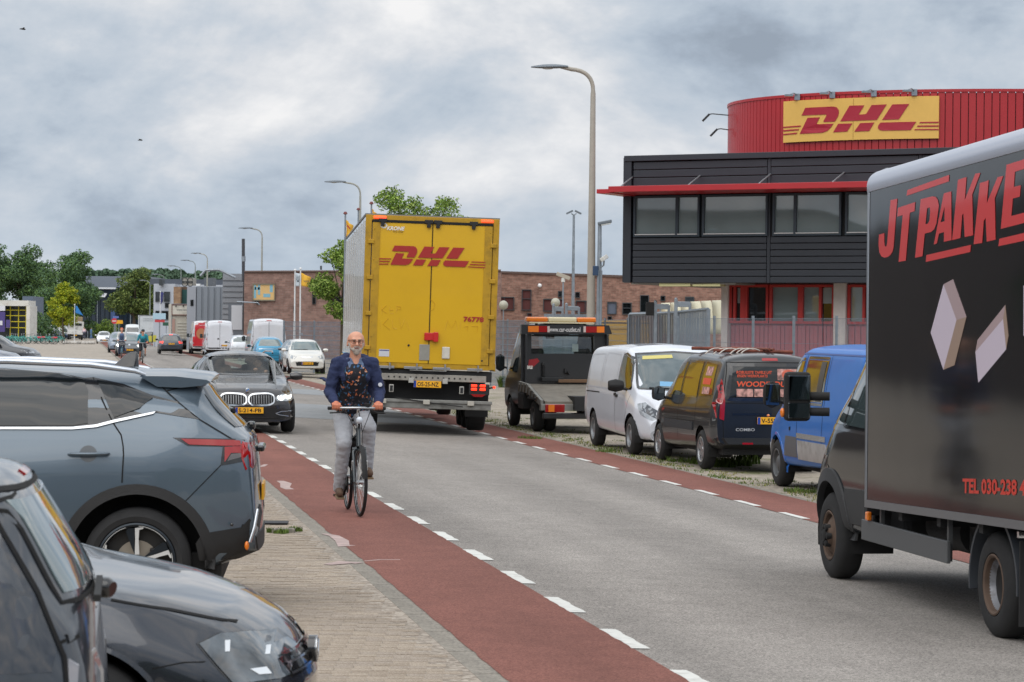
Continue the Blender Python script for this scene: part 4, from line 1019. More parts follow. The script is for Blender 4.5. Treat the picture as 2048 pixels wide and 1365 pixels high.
# ------------------------------------------------------------------ street lamps
M_post = mat('lamp post paint', (150, 150, 142), rough=.5, var=.05); M_postg = mat('lamp post grey green', (124, 132, 130), rough=.5)
M_lhead = mat('lamp head grey', (108, 116, 124), rough=.4, metal=.3)
def lamp(px, ytop, xhead, Y, label, mp=None, r=.095):
 b = P(px, 700, Y); H = P(px, ytop, Y).z+.26; arm = (px-xhead)/FPX*Y
 o = thing('street_lamp', label, 'street lamp', (b.x, Y, -.26), 0, 'street lamps along the right kerb')
 mp = mp or M_post; rb = min(.55, H*.07)
 pts = [(0, 0, 0), (0, 0, H*.35), (0, 0, H-rb*1.35)]+[tuple(q) for q in bez((0, 0, H-rb*1.2), (0, 0, H-.06), (-rb*1.2, 0, H-.02), 8)]+[(-arm*.55, 0, H+.05)]
 rs = [r*1.25, r, r*.62]+[r*.5]*9+[r*.42]
 MB().tube(pts, rs, 14).build('pole', mp, o, smooth=50)
 MB().tube([(0, 0, 0), (0, 0, .9)], r*1.45, 14).build('pole_base', mp, o, smooth=50)
 # flat cobra head
 L = arm*.62; hd = MB(); n_ = 12; prev = None; vs = []; fs = []
 for i in range(n_+1):
  t = i/n_; x = -arm*.42-t*L; wy = .17*math.sin(math.pi*min(1, .12+t*.88))**.6*(1 if t < .6 else 1-.5*(t-.6)); hz = .085*math.sin(math.pi*(.1+.85*t))**.7
  zc = H+.05-.02*t
  for k in range(10):
   a_ = 2*math.pi*k/10; vs.append((x, wy*math.cos(a_), zc+hz*math.sin(a_)*(1 if math.sin(a_) > 0 else .55)))
 for i in range(n_):
  for k in range(10): fs.append([i*10+k, i*10+(k+1) % 10, (i+1)*10+(k+1) % 10, (i+1)*10+k])
 fs += [list(range(10))[::-1], [n_*10+k for k in range(10)]]
 hd.add(vs, fs).build('lamp_head', M_lhead, o, smooth=60)
 MB().ball((-arm*.42-L*.55, 0, H+.02), 1, 8, (.20, .11, .055)).build('lens', mat('lamp lens', (180, 184, 182), rough=.2), o, smooth=60)
 return o
lamp(1181, 138, 1061, 76, 'tallest and nearest street lamp, standing between the yellow trailer and the dark office', mat('warm grey post', (158, 152, 142), rough=.6, var=.05), .125)
lamp(717.5, 366, 648, 137, 'street lamp rising behind the top left corner of the yellow trailer')
lamp(522, 458, 476, 199, 'street lamp in front of the blue and yellow billboard')
lamp(413, 508, 381, 262, 'street lamp before the vertically ribbed metal unit, fourth in the row')
lamp(389, 522, 360, 290, 'street lamp standing over the tipper truck, fifth in the row', M_postg)
lamp(360.5, 533, 333, 322, 'street lamp left of the tan brick shed, sixth in the row', M_postg)
lamp(327, 550, 302, 372, 'street lamp in front of the pale office block with the blue banner', M_postg)
lamp(299, 562, 277, 380, 'farthest street lamp, standing against the round olive tree', M_postg)
# yard lights, camera mast
def mast(name, label, cat, px, y0, Y, r, m=M_galv, H=None):
 b = P(px, 700, Y); H = P(px, y0, Y).z+.26; o = thing(name, label, cat, (b.x, Y, -.26))
 MB().tube([(0, 0, 0), (0, 0, H*.5), (0, 0, H)], [r*1.3, r, r*.7], 12).build('pole', m, o, smooth=50); return o, H
o, H = mast('yard_light', 'thin tall yard mast with two small floodlights, left of the nearest street lamp', 'mast', 1145, 430, 120, .075)
for sg in (-1, 1):
 MB().box((sg*.2, 0, H+.12), (.34, .25, .08), m=Matrix.Rotation(sg*.45, 3, 'Y')).build('floodlight', M_lhead, o, .01); MB().tube([(0, 0, H-.02), (sg*.12, 0, H+.06)], .03, 6).build('bracket', M_galv, o)
o, H = mast('camera_mast', 'galvanised mast right of the nearest street lamp carrying a floodlight and a white camera', 'mast', 1197, 448, 72, .075)
MB().box((.14, 0, H+.04), (.40, .25, .09), m=Matrix.Rotation(-.2, 3, 'Y')).build('floodlight', M_lhead, o, .02); MB().box((.17, -.02, H-.015), (.28, .2, .03), m=Matrix.Rotation(-.2, 3, 'Y')).build('floodlight_glass', mat('lamp lens', (180, 184, 182), rough=.2), o)
z = P(1205, 517, 72).z+.26
cmr = MB(); cmr.box((.13, -.12, z), (.12, .5, .13), m=Matrix.Rotation(.95, 3, 'Y') @ Matrix.Rotation(.3, 3, 'X')); cmr.build('camera', mat('camera white', (206, 206, 202), rough=.4), o, .015)
MB().tube([(0, 0, z-.28), (.12, -.05, z-.2), (.13, -.1, z-.08)], .025, 8).build('camera_bracket', M_galv, o)
pbox('junction_box', mat('dark blue sign', (38, 62, 92), rough=.5), o, (-.11, -.1, P(1190, 542, 72).z+.26), (.16, .1, .27), bev=.01)
for dx in (-.03, .05): MB().tube([(dx, -.06, 0), (dx, -.06, z-.35)], .035, 8).build('conduit', M_galv, o)
for px_, y0, Y_, lb in ((1006, 605, 110, 'round globe lamp on a thin pole just right of the yellow trailer'), (1110, 600, 110, 'round globe lamp behind the galvanised gate frame')):
 o, H = mast('globe_lamp', lb, 'lamp', px_, y0+8, Y_, .03); MB().ball((0, 0, H+.05), .20, 14).build('globe', mat('globe grey', (168, 166, 150), rough=.35), o, smooth=60)
o, H = mast('camera_pole', 'short pole with a bird proof camera head in front of the long brick building', 'mast', 1125, 556, 150, .06)
MB().box((.0, 0, H+.1), (.85, .25, .22), m=Matrix.Rotation(.35, 3, 'Y')).build('camera', mat('camera beige', (168, 160, 146), rough=.6), o, .02); MB().tube([(0, 0, H-.25), (0, 0, H)], .12, 10).build('collar', mat('camera white', (206, 206, 202), rough=.4), o)
# ------------------------------------------------------------------ flags
M_fpole = mat('flagpole white', (212, 214, 216), rough=.4)
def flag(px, y0, Y, label, cols, poly, m, kn=None, yb=700):
 b = P(px, 700, Y); H = P(px, y0, Y).z; o = thing('flagpole', label, 'flag', (b.x, Y, 0))
 MB().tube([(0, 0, -.3), (0, 0, H)], [.06, .035], 10).build('pole', cols, o, smooth=50)
 MB().lathe([(.001, -.05), (.09, 0), (.05, .08), (.001, .09)], (0, 0, H), 'Z', 10).build('finial', kn or cols, o, smooth=50)
 vs = []; 
 if poly:
  c = o.location; nx, nz_ = 14, 8; fs = []
  A, B, C_, D = [Vector(((p[0]-px)/FPX*Y, 0, P(px, p[1], Y).z)) for p in poly]    # top-hoist, top-fly, bottom-fly, bottom-hoist
  for i in range(nx+1):
   for j in range(nz_+1):
    u, v = i/nx, j/nz_; p = A.lerp(B, u).lerp(D.lerp(C_, u), v); p.y = .12*math.sin(u*7+v*1.5)*u+.05*u; p.x += .03*math.sin(u*9+v*3); vs.append(p)
  for i in range(nx):
   for j in range(nz_): a = i*(nz_+1)+j; fs.append([a, a+1, a+nz_+2, a+nz_+1])
  f_ = MB().add(vs, fs).build('flag_cloth', m, o, smooth=60); sm = f_.modifiers.new('thickness', 'SOLIDIFY'); sm.thickness = .012
  return o, f_, (A, B, C_, D)
 return o
M_fw = mat('flag white', (196, 206, 214), rough=.8); M_fy = mat('flag yellow', (226, 176, 62), rough=.8)
o, f, q = flag(588.5, 541, 150, 'white flag with a dark letter on the left one of two white flagpoles', M_fpole, [(589.5, 546), (600, 548), (600, 573), (589.5, 573)], M_fw)
lettering('flag_letter', 'U', mat('flag ink', (44, 60, 66), rough=.8), f, lambda u, v: (q[0].x+.09+u, -.16, q[3].z+.25+v), .15, .36, .04)
o, f, q = flag(599.5, 538, 150, 'yellow flag flying from the right one of two white flagpoles', M_fpole, [(600.5, 546), (620, 555), (617, 575), (600.5, 572)], M_fy)
lettering('flag_lettering', 'iens', mat('flag ink', (44, 60, 66), rough=.8), f, lambda u, v: (q[0].x+.18+u, -.20, q[3].z+.22+v), .32, .12, .02)
MB().box((.07, 0, 1.65), (.22, .1, .1)).build('halyard_box', M_galv, o)
o, f, q = flag(688, 428, 102, 'yellow flag with red letters half hidden by the yellow trailer', M_galv, [(689, 440), (704, 452), (702, 470), (690, 476)], M_fy, mat('finial maroon', (110, 52, 50), rough=.6))
MB().box((.15, -.13, P(688, 455, 102).z), (.18, .02, .05), m=Matrix.Rotation(.9, 3, 'Y')).build('flag_print', M_dhl, f)
flag(714, 420, 112, 'bare flagpole tip with a red knob behind the trailer corner', M_galv, None, None, mat('finial maroon', (110, 52, 50), rough=.6))
flag(740, 408, 100, 'flagpole with a red knob and a strip of yellow flag above the trailer roof', M_galv, [(741, 418), (750, 428), (748, 436), (741, 434)], M_fy, mat('finial maroon', (110, 52, 50), rough=.6))
flag(319.5, 584, 280, 'dark blue banner with a white emblem before the pale office block', M_fpole, [(319.5, 584), (326, 586), (324, 603), (319.0, 612)], mat('banner navy', (58, 62, 116), rough=.8))
flag(148.5, 610, 300, 'bright blue flag hanging to the right above the battered white tipper', M_fpole, [(150, 612), (153, 613), (166, 632), (150, 626)], mat('flag azure', (48, 124, 190), rough=.8))
# ------------------------------------------------------------------ fences
M_mesh = mat('fence steel', (126, 138, 150), rough=.45, metal=.4)
def mesh_fence(name, label, A, B, H, pitch, rows, sp=2.5, wire=.006, dbl=True, z0=.05):
 H += .25; o = thing(name, label, 'fence', (A.x, A.y, -.25), math.atan2(B.y-A.y, B.x-A.x)); L = math.hypot(B.x-A.x, B.y-A.y); me = None
 n_ = int(L/sp)+1
 for k in range(n_+1):
  x = min(k*sp, L)
  if me is None: p = MB().box((0, 0, H/2+.03), (.06, .05, H+.08)).build('post', M_galv, o, recalc=False); me = p.data
  else: p = link('post', me, o)
  p.location = (x, .035, 0)
 pm = None
 for k in range(n_):
  x0, x1 = k*sp, min((k+1)*sp, L)
  if x1-x0 < .2: continue
  full = abs(x1-x0-sp) < 1e-6
  if full and pm is not None: q = link('mesh_panel', pm, o); q.location = (x0, 0, 0); continue
  mb = MB(); i = 0; x = .04
  while x < x1-x0-.02:
   mb.box((x, 0, (H+z0)/2), (wire, wire, H-z0)); x += pitch
  for r in range(rows):
   z = z0+(H-z0)*r/(rows-1)
   for dy in ((-.006, .006) if dbl else (0,)): mb.box(((x1-x0)/2, dy, z), (x1-x0-.03, wire, wire*1.4))
  q = mb.build('mesh_panel', M_mesh, o, recalc=False); q.location = (x0, 0, 0)
  if full: pm = q.data
 return o
mesh_fence('mesh_fence', 'grey wire mesh fence in front of the pinkish brick warehouse, left of the yellow trailer', P(566, 700, 128), P(700, 700, 124), P(600, 644, 126).z, .10, 12, wire=.018)
mesh_fence('mesh_fence', 'grey wire mesh fence between the yellow trailer and the tow truck', P(980, 700, 100), P(1275, 700, 82), P(1010, 642, 99).z, .10, 12, wire=.012)
mesh_fence('mesh_fence', 'grey wire mesh fence in front of the red base of the office', P(1352, 700, 69), P(2060, 700, 56), P(1500, 637.5, 66).z, .05, 5, sp=1.85, wire=.006)
def bar_gate(label, x0, x1, ytl, ytr, Y0, Y1):
 A, B = P(x0, 700, Y0), P(x1, 700, Y1); H0, H1 = P(x0, ytl, Y0).z, P(x1, ytr, Y1).z; L = math.hypot(B.x-A.x, B.y-A.y)
 o = thing('bar_gate', label, 'gate', (A.x, A.y, 0), math.atan2(B.y-A.y, B.x-A.x)); n_ = int(L/.11); fr = MB()
 fr.tube([(0, 0, H0), (L, 0, H1)], .05, 4); fr.tube([(0, 0, .15), (L, 0, .15)], .05, 4)
 for x, h in ((0, H0), (L, H1)): fr.box((x, 0, h/2), (.09, .09, h))
 fr.build('gate_frame', M_galv, o)
 me = None
 for k in range(1, n_):
  x = k*L/n_; h = H0+(H1-H0)*x/L
  if me is None: q = MB().box((0, 0, .5), (.032, .032, 1)).build('bar', M_galv, o, recalc=False); me = q.data
  else: q = link('bar', me, o)
  q.location = (x, 0, .15); q.scale = (1, 1, h-.17)
 return o
bar_gate('galvanised bar gate leaf with a black box, left of the office base', 1259, 1350, 629, 626, 80, 77)
bar_gate('galvanised bar gate leaf rising to the right in front of the office base', 1356, 1416, 625, 619, 74, 72)
def portal(label, x0, x1, yt, Y, m=M_galv):
 A, B = P(x0, 700, Y), P(x1, 700, Y); H = P(x0, yt, Y).z; o = thing('gate_post_frame', label, 'gate post', (A.x, Y, 0)); w_ = B.x-A.x
 MB().box((0, 0, H/2), (.10, .10, H)).build('post', m, o, .01); MB().box((w_, 0, H/2-.04), (.08, .08, H-.08)).build('post', m, o, .01); MB().box((w_/2, 0, H-.13), (w_, .07, .16)).build('crossbar', m, o, .01)
 MB().ball((0, 0, H+.02), .05, 8).build('cap', m, o); return o
portal('tall galvanised guide post pair in the middle of the gate', 1351, 1379, 600, 74); o = portal('galvanised guide post pair with a black motor box at the gate', 1310, 1337, 605, 76)
pbox('motor_box', mat('black plastic', (22, 22, 23), rough=.75), o, (-.17, -.05, P(1296, 618, 76).z), (.24, .18, .4), bev=.02)
portal('galvanised guide posts behind the amber beacon of the tow truck', 1106, 1124, 611, 92); portal('second galvanised guide posts behind the amber beacon, beside the nearest street lamp', 1132, 1157, 610, 92)
g = thing('sliding_gate', 'low galvanised sliding gate rail behind the amber beacon', 'gate', (0, 0, 0)); A, B = P(1088, 632, 93), P(1192, 630, 93)
MB().box(((A.x+B.x)/2, 93, A.z), (B.x-A.x, .1, .14)).build('top_rail', M_galv, g); MB().box(((A.x+B.x)/2, 93.05, A.z/2), (B.x-A.x, .03, A.z-.1)).build('infill', M_mesh, g)
# covered shelter, yellow bus, cars seen through the fence
sh = thing('curved_shelter', 'cream curved shelter roof behind the gate beside the office', 'shelter', (0, 0, 0)); A, B = P(1322, 608, 96), P(1446, 602, 88)
m_c = mat('cream translucent sheet', (206, 200, 172), rough=.5)
for k in range(6):
 a, b = A.lerp(B, k/6), A.lerp(B, (k+1)/6-.012); vs = []; fs = []; r = 1.15
 for p in (a, b):
  for j in range(9): t = math.pi*(.0+.5*j/8); vs.append((p.x, p.y-r*math.cos(t)*1.0, p.z-r+r*math.sin(t)*1.0))
 for j in range(8): fs.append([j, j+1, 10+j, 9+j])
 q = MB().add(vs, fs).build('roof_sheet', m_c, sh, smooth=50); q.modifiers.new('thickness', 'SOLIDIFY').thickness = .03
for k in (0, 3, 6): p = A.lerp(B, k/6); MB().tube([(p.x, p.y+.0, 0), (p.x, p.y, p.z-.03)], .05, 8).build('post', M_galv, sh)
bs = thing('delivery_van', 'yellow van roof with a brown stripe seen past the left end of the bar gate', 'van', (P(1225, 700, 95).x, 95, 0))
for y0, y1, m_, d in ((641, 645, mat('pale amber', (224, 178, 96), rough=.5), 2), (645, 648, mat('brown stripe', (66, 40, 34), rough=.5), 1.95), (648, 658, mat('van yellow', (214, 166, 26), rough=.4, coat=.4), 1.98)):
 z1, z0 = P(1225, y0, 95).z, P(1225, y1, 95).z; MB().box((0, 0, (z0+z1)/2), (2.7, d, z1-z0)).build({641: 'roof', 645: 'stripe', 648: 'side_panel'}[y0], m_, bs)
z0 = P(1225, 658, 95).z; MB().box((0, 0, (z0+.35)/2), (2.66, 1.9, z0-.36)).build('body', mat('van yellow', (214, 166, 26), rough=.4), bs, .03)
for x in (-.8, .8): wheel(bs, x, -.96, .32, .2, .2, 'steel')
# ------------------------------------------------------------------ ordinary cars
M_bp = mat('black plastic', (22, 22, 23), rough=.75); M_chr = mat('chrome', (205, 208, 212), rough=.15, metal=.95)
M_tail = mat('tail lamp red', (150, 16, 18), rough=.15, coat=.8); M_tailon = mat('tail lamp lit', (235, 40, 24), rough=.2, emit=((255, 60, 30), 1.6))
M_hl = mat('headlamp glass', (150, 156, 162), rough=.08, coat=.9, var=.4, vscale=9); M_hlon = mat('headlamp lit', (240, 245, 250), rough=.2, emit=((255, 255, 245), 2.2))
M_amber = mat('amber lamp', (226, 120, 26), rough=.25, coat=.5); M_seam = mat('panel gap', (12, 12, 13), rough=.9); M_pg = lambda: mat('car window', (34, 42, 44), rough=.04, coat=.7, spec=.9, var=.4, vscale=1.7)
M_pgl = lambda: mat('pale car window', (86, 104, 106), rough=.04, coat=.7, spec=.9, var=.3, vscale=1.7)
def heading(away=True, extra=0.0): return (HEAD if away else HEAD+math.pi)+extra
def place(px, py, L, away=True, over=.85):
 g = G(px, py, -.03); return g+dR*(L/2-over)
TPL = {
 'hatch': dict(L=4.0, H=1.5, W=1.70,
 top=[(-2,.60),(-1.985,.80),(-1.95,.98),(-1.80,1.25),(-1.66,1.41),(-1.4,1.46),(-.7,1.50),(.05,1.48),(.42,1.40),(1.05,1.02),(1.2,.965),(1.7,.86),(1.88,.74),(1.96,.62),(2,.52)],
 belt=[(-2,.85),(-1.8,1.0),(-1.3,.99),(.8,.92),(1.1,.90),(1.7,.78),(2,.6)], bot=[(-2,.34),(-1.8,.25),(-1.2,.2),(1.2,.2),(1.8,.2),(2,.26)],
 wm=[(-2,.74),(-1.7,.83),(-1,.85),(1,.85),(1.5,.83),(2,.72)], ws=[(-2,.70),(-1.6,.79),(-1,.80),(.9,.79),(1.5,.74),(2,.60)], wt=[(-2,.60),(-1.5,.56),(-.7,.58),(.2,.57),(1,.62),(1.5,.6),(2,.5)],
 ax=(1.27,-1.25), wf=[(-.66,1.03),(.66,1.03),(.52,1.40),(-.52,1.40)], wb=[(-.60,1.05),(.60,1.05),(.48,1.38),(-.48,1.38)],
 side=[[(.80,.97),(.34,1.33),(-.30,1.41),(-.28,.985)],[(-.36,.99),(-.38,1.41),(-1.15,1.37),(-1.52,1.10),(-1.45,1.03)]],
 hl=[(.46,.74),(.74,.84),(.82,.80),(.80,.68),(.56,.63)], tl=[(.62,1.02),(.80,1.03),(.84,.80),(.66,.76)], gr=[(-.5,.36),(.5,.36),(.40,.52),(-.40,.52)], pf=.45, pb=.75, mir=(.62,.98)),
 'suv': dict(L=4.5, H=1.68, W=1.85,
 top=[(-2.25,.60),(-2.24,.85),(-2.2,1.02),(-2.02,1.35),(-1.90,1.55),(-1.7,1.61),(-.9,1.68),(.1,1.66),(.5,1.55),(1.05,1.18),(1.2,1.12),(1.9,1.0),(2.1,.88),(2.22,.72),(2.25,.6)],
 belt=[(-2.25,.95),(-2,1.1),(-1.4,1.1),(.9,1.06),(1.2,1.03),(1.9,.92),(2.25,.65)], bot=[(-2.25,.4),(-2,.3),(-1.4,.24),(1.4,.24),(2,.26),(2.25,.32)],
 wm=[(-2.25,.80),(-1.9,.90),(-1,.925),(1.2,.925),(1.7,.90),(2.25,.78)], ws=[(-2.25,.74),(-1.8,.86),(-1,.875),(1,.86),(1.7,.81),(2.25,.66)], wt=[(-2.25,.66),(-1.7,.62),(-.7,.64),(.2,.63),(1,.70),(1.6,.7),(2.25,.55)],
 ax=(1.36,-1.34), wf=[(-.72,1.19),(.72,1.19),(.57,1.55),(-.57,1.55)], wb=[(-.66,1.12),(.66,1.12),(.54,1.50),(-.54,1.50)],
 side=[[(.80,1.12),(.36,1.48),(-.30,1.58),(-.28,1.12)],[(-.36,1.12),(-.38,1.58),(-1.15,1.55),(-1.7,1.26),(-1.6,1.18)]],
 hl=[(.46,.86),(.76,.92),(.86,.90),(.84,.78),(.52,.78)], tl=[(.58,1.06),(.84,1.08),(.88,.90),(.62,.88)], gr=[(-.5,.42),(.5,.42),(.45,.74),(-.45,.74)], pf=.52, pb=.85, mir=(.66,1.13)),
 'bigvan': dict(L=5.9, H=2.5, W=2.04,
 top=[(-2.95,2.0),(-2.94,2.28),(-2.91,2.40),(-2.84,2.46),(-2.7,2.5),(1.1,2.52),(1.4,2.46),(1.7,2.2),(2.12,1.45),(2.25,1.32),(2.7,1.08),(2.88,.9),(2.95,.7)],
 belt=[(-2.95,1.15),(2.0,1.12),(2.4,1.06),(2.95,.75)], bot=[(-2.95,.45),(-2.6,.4),(2.6,.3),(2.95,.35)],
 wm=[(-2.95,.97),(-2.6,1.01),(-1,1.02),(1.8,1.02),(2.4,.98),(2.95,.80)], ws=[(-2.95,.955),(-2.6,.99),(1.8,.99),(2.4,.93),(2.95,.70)], wt=[(-2.95,.82),(-2.6,.84),(1.2,.82),(2,.80),(2.5,.78),(2.95,.6)],
 ax=(1.95,-1.75), wf=[(-.84,1.46),(.84,1.46),(.72,2.10),(-.72,2.10)], wb=None,
 side=[[(1.95,1.28),(1.55,1.95),(1.0,1.98),(1.0,1.26)]],
 hl=[(.56,1.0),(.84,1.05),(.92,.95),(.86,.80),(.62,.86)], tl=[(.90,1.42),(.99,1.42),(1.00,.95),(.91,.95)], gr=[(-.5,.62),(.5,.62),(.5,.85),(-.5,.85)], pf=.5, pb=.75, mir=(1.75,1.35)),
}
def std_car(name, label, cat, style, col, loc, rz, group=None, H=None, W=None, L=None, metal=.3, lit=False, brake=False, plate_f=None, plate_b=None, detail=1, glass=None, opts=(), dirt=None, rim='alloy', bump=True, bodymat=None):
 T = TPL[style]; kL = (L or T['L'])/T['L']; kH = (H or T['H'])/T['H']; kW = (W or T['W'])/T['W']
 o = thing(name, label, cat, tuple(loc), rz, group); pm = bodymat or paint('paint %d %d %d' % col, col, metal, dirt=dirt)
 sc = lambda p, a, b: [(x*a, z*b) for x, z in p]
 B = Body(T['L']*kL, sc(T['top'], kL, kH), sc(T['belt'], kL, kH), sc(T['bot'], kL, 1), sc(T['wm'], kL, kW), sc(T['ws'], kL, kW), sc(T['wt'], kL, kW),
    arches=[(a*kL, .32 if style != 'suv' else .35) for a in T['ax']], nx=64 if detail < 2 else 110, arch_r=.37 if style != 'suv' else .40)
 W2 = T['W']*kW/2; gm_ = glass or M_pg(); r = {'hatch': .31, 'suv': .35, 'bigvan': .34}[style]
 gy = .09 if detail < 2 else .06
 if 'nofront' not in opts: B.patch('windscreen', 'F', sc(T['wf'], kW, kH), gm_, o, grid=gy)
 if T['wb'] and 'norear' not in opts: B.patch('rear_window', 'B', sc(T['wb'], kW, kH), gm_, o, grid=gy)
 for ax_ in ('L', 'R'):
  for pl in T['side']: B.patch('side_window', ax_, sc(pl, kL, kH), gm_, o, grid=.12)
  x1 = T['side'][0][-1][0]*kL; zb = T['side'][0][-1][1]*kH
  if detail > 0 and style != 'bigvan': B.ribbon('door_gap', ax_, [(x1-.03, zb), (x1-.03, .35)], M_seam, o, .012)
 for s_ in (1, -1):
  f = lambda pl: [(s_*y*kW, z*kH) for y, z in pl]
  B.patch('headlight', 'F', f(T['hl']), M_hlon if lit else M_hl, o, grid=.08)
  B.patch('taillight', 'B', f(T['tl']), M_tailon if brake else M_tail, o, grid=.08)
  mx, mz = T['mir']; mirror_arm(o, mx*kL, s_*(W2-.07), mz*kH+.05, pm if style != 'bigvan' else M_bp, .15, .22 if style != 'bigvan' else .2, .16 if style != 'bigvan' else .34, s_)
 B.patch('grille', 'F', sc(T['gr'], kW, kH), M_bp, o, grid=.12, off=.003)
 if bump and style != 'bigvan':
  z = T['pb']*kH
  B.ribbon('boot_gap', 'B', [(-.7*kW, z-.16), (.7*kW, z-.16)], M_seam, o, .02)
  B.patch('bumper_insert', 'B', [(-.55*kW, .33), (.55*kW, .33), (.5*kW, .44), (-.5*kW, .44)], M_bp, o, grid=.15, off=.003)
 if style == 'bigvan':
  B.ribbon('door_gap', 'B', [(0, .55), (0, 2.36)], M_seam, o, .02); 
  for s_ in (1, -1):
   B.ribbon('door_outline', 'B', [(s_*.86, .62), (s_*.86, 2.25), (s_*.80, 2.33), (s_*.1, 2.36)], M_seam, o, .010)
   for z_ in (.8, 1.5, 2.1): B.patch('hinge', 'B', [(s_*.84, z_), (s_*.92, z_), (s_*.92, z_+.09), (s_*.84, z_+.09)], mat('hinge grey', (150, 152, 156), rough=.5), o, off=.012, grid=.1)
  B.patch('bumper', 'B', [(-.95, .42), (.95, .42), (.95, .60), (-.95, .60)], M_bp, o, off=.02, grid=.2)
  B.patch('door_handle', 'B', [(.05, 1.18), (.17, 1.18), (.17, 1.26), (.05, 1.26)], M_bp, o, off=.02, grid=.1)
  B.patch('high_brake_light', 'B', [(-.14, 2.38), (.14, 2.38), (.14, 2.43), (-.14, 2.43)], M_tail, o, off=.01, grid=.1)
 for ax in T['ax']:
  for s_ in (1, -1): wheel(o, ax*kL, s_*(W2-.015), r, .2, r*.66, rim)
 Lh = T['L']*kL/2
 if plate_f: plate(o, 'F', Lh+.012, 0, T['pf']*kH, plate_f)
 if plate_b: plate(o, 'B', -Lh-.006, 0 if style != 'bigvan' else -.35, T['pb']*kH, plate_b)
 b = B.finish(pm, o)
 MB().box((0, 0, .30), (Lh*1.7, W2*1.5, .18)).build('underbody', M_bp, o, recalc=False)
 return o, B
far = 'cars and vans parked along the right side further up'
# white small hatch facing the camera
o, B = std_car('parked_car', 'small white hatchback facing the camera on the right verge, left of the trailer', 'car', 'hatch', (214, 212, 206), place(611, 747, 3.94), heading(False), far, plate_f='ST-101-Z', detail=2, glass=M_pgl(), metal=.0)
B.bvh and B.ribbon('nose_badge_bar', 'F', [(-.26, .74), (0, .70), (.26, .74)], M_chr, o, .035, .006); B.patch('lower_grille', 'F', [(-.46, .34), (.46, .34), (.52, .50), (-.52, .50)], M_bp, o, off=.006, grid=.12)
B.ribbon('wiper', 'F', [(-.5, 1.055), (.1, 1.045)], M_seam, o, .02, .012)
std_car('parked_car', 'dark hatchback mostly hidden behind the small white hatchback', 'car', 'hatch', (70, 76, 82), place(601, 741, 3.9), heading(False), far, glass=M_pgl(), H=1.46, L=4.1)
o, B = std_car('parked_car', 'turquoise blue hatchback seen from behind in front of a white van', 'car', 'hatch', (54, 140, 178), place(537, 734, 3.72), heading(), far, detail=2, glass=M_pgl(), H=1.54, W=1.66, L=3.72)
B.ribbon('chrome_strip', 'B', [(-.55, .93), (.55, .93)], M_chr, o, .03)
std_car('parked_van', 'plain white high roof van behind the turquoise hatchback', 'van', 'bigvan', (204, 206, 212), place(535, 729, 5.9), heading(), far, metal=0, rim='steel', dirt=((150, 148, 146), .25))
std_car('parked_van', 'plain white high roof van next to the red van', 'van', 'bigvan', (208, 211, 218), place(438, 712.5, 5.9), heading(), far, metal=0, plate_b='V-88-KN', rim='steel', dirt=((150, 148, 146), .2))
o, B = std_car('parked_van', 'red rear door van with a white emblem, left of the plain white van', 'van', 'bigvan', (206, 208, 212), place(409, 709, 5.9), heading(), far, metal=0, plate_b='V-41-RL', rim='steel')
B.patch('red_door', 'B', [(-.93, .62), (.93, .62), (.93, 2.2), (.82, 2.36), (-.82, 2.36), (-.93, 2.2)], paint('van red', (190, 20, 34)), o, off=.008, grid=.2)
B.patch('emblem', 'B', [(.72-.36+.36*math.cos(t)-.05, 1.55+.40*math.sin(t)) for t in [k*math.pi/9 for k in range(18)]], mat('emblem sand', (176, 120, 84), rough=.6), o, off=.013, grid=.2)
B.patch('emblem_swirl', 'B', [(.36-.05+.24*math.cos(t), 1.55+.30*math.sin(t)*math.cos(t*.5)) for t in [k*math.pi/9 for k in range(18)]], mat('emblem white', (226, 222, 218), rough=.6), o, off=.018, grid=.2)
o, B = std_car('parked_car', 'small red hatchback seen from behind beside the plain white van', 'car', 'hatch', (168, 52, 40), place(452, 712, 3.6), heading(), far, glass=M_pgl(), H=1.5, W=1.6, L=3.6)
std_car('parked_car', 'white small car with a dark mirror between the red hatchback and the second white van', 'car', 'hatch', (206, 210, 216), place(481, 716, 3.6), heading(), far, H=1.52, W=1.62, L=3.6, glass=M_pgl())
o, B = std_car('driving_car', 'dark grey hatchback driving away with its brake lights on', 'car', 'suv', (58, 64, 74), place(341, 708.5, 4.3), heading(), H=1.52, W=1.8, L=4.3, brake=True, plate_b='53-LFD-2', detail=2)
B.patch('high_brake_light', 'B', [(-.12, 1.43), (.12, 1.43), (.12, 1.46), (-.12, 1.46)], M_tailon, o, off=.01, grid=.1)
o, B = std_car('driving_car', 'black electric hatchback driving towards the camera with headlights on', 'car', 'hatch', (62, 68, 74), place(258, 714, 4.2), heading(False), lit=True, plate_f='R-811-TK', H=1.56, W=1.8, L=4.2, glass=M_pgl(), detail=2)
B.ribbon('badge', 'F', [(-.06, .80), (.06, .80)], M_chr, o, .10, .01)
std_car('driving_car', 'blue grey car following behind the black electric hatchback', 'car', 'suv', (112, 124, 140), place(240, 706, 4.4), heading(False), glass=M_pgl(), H=1.6)
std_car('driving_car', 'white sedan, the farthest car coming towards the camera', 'car', 'hatch', (220, 224, 228), place(208, 688, 4.4), heading(False), plate_f='ZH-904-K', H=1.46, W=1.78, L=4.4, metal=0, lit=True)
std_car('parked_van', 'small white far van standing left of the pale box truck', 'van', 'bigvan', (206, 210, 212), (P(264, 700, 325).x, 325, 0), heading(False), H=2.3, metal=0)
std_car('parked_car', 'dark car with a pale roof in front of the pale box truck', 'car', 'hatch', (52, 56, 66), (P(301, 700, 292).x, 292, 0), heading())
std_car('parked_car', 'dark blue estate car standing side on at the bicycle rack', 'car', 'suv', (44, 62, 92), (P(109, 700, 385).x, 385, 0), .12, H=1.5)
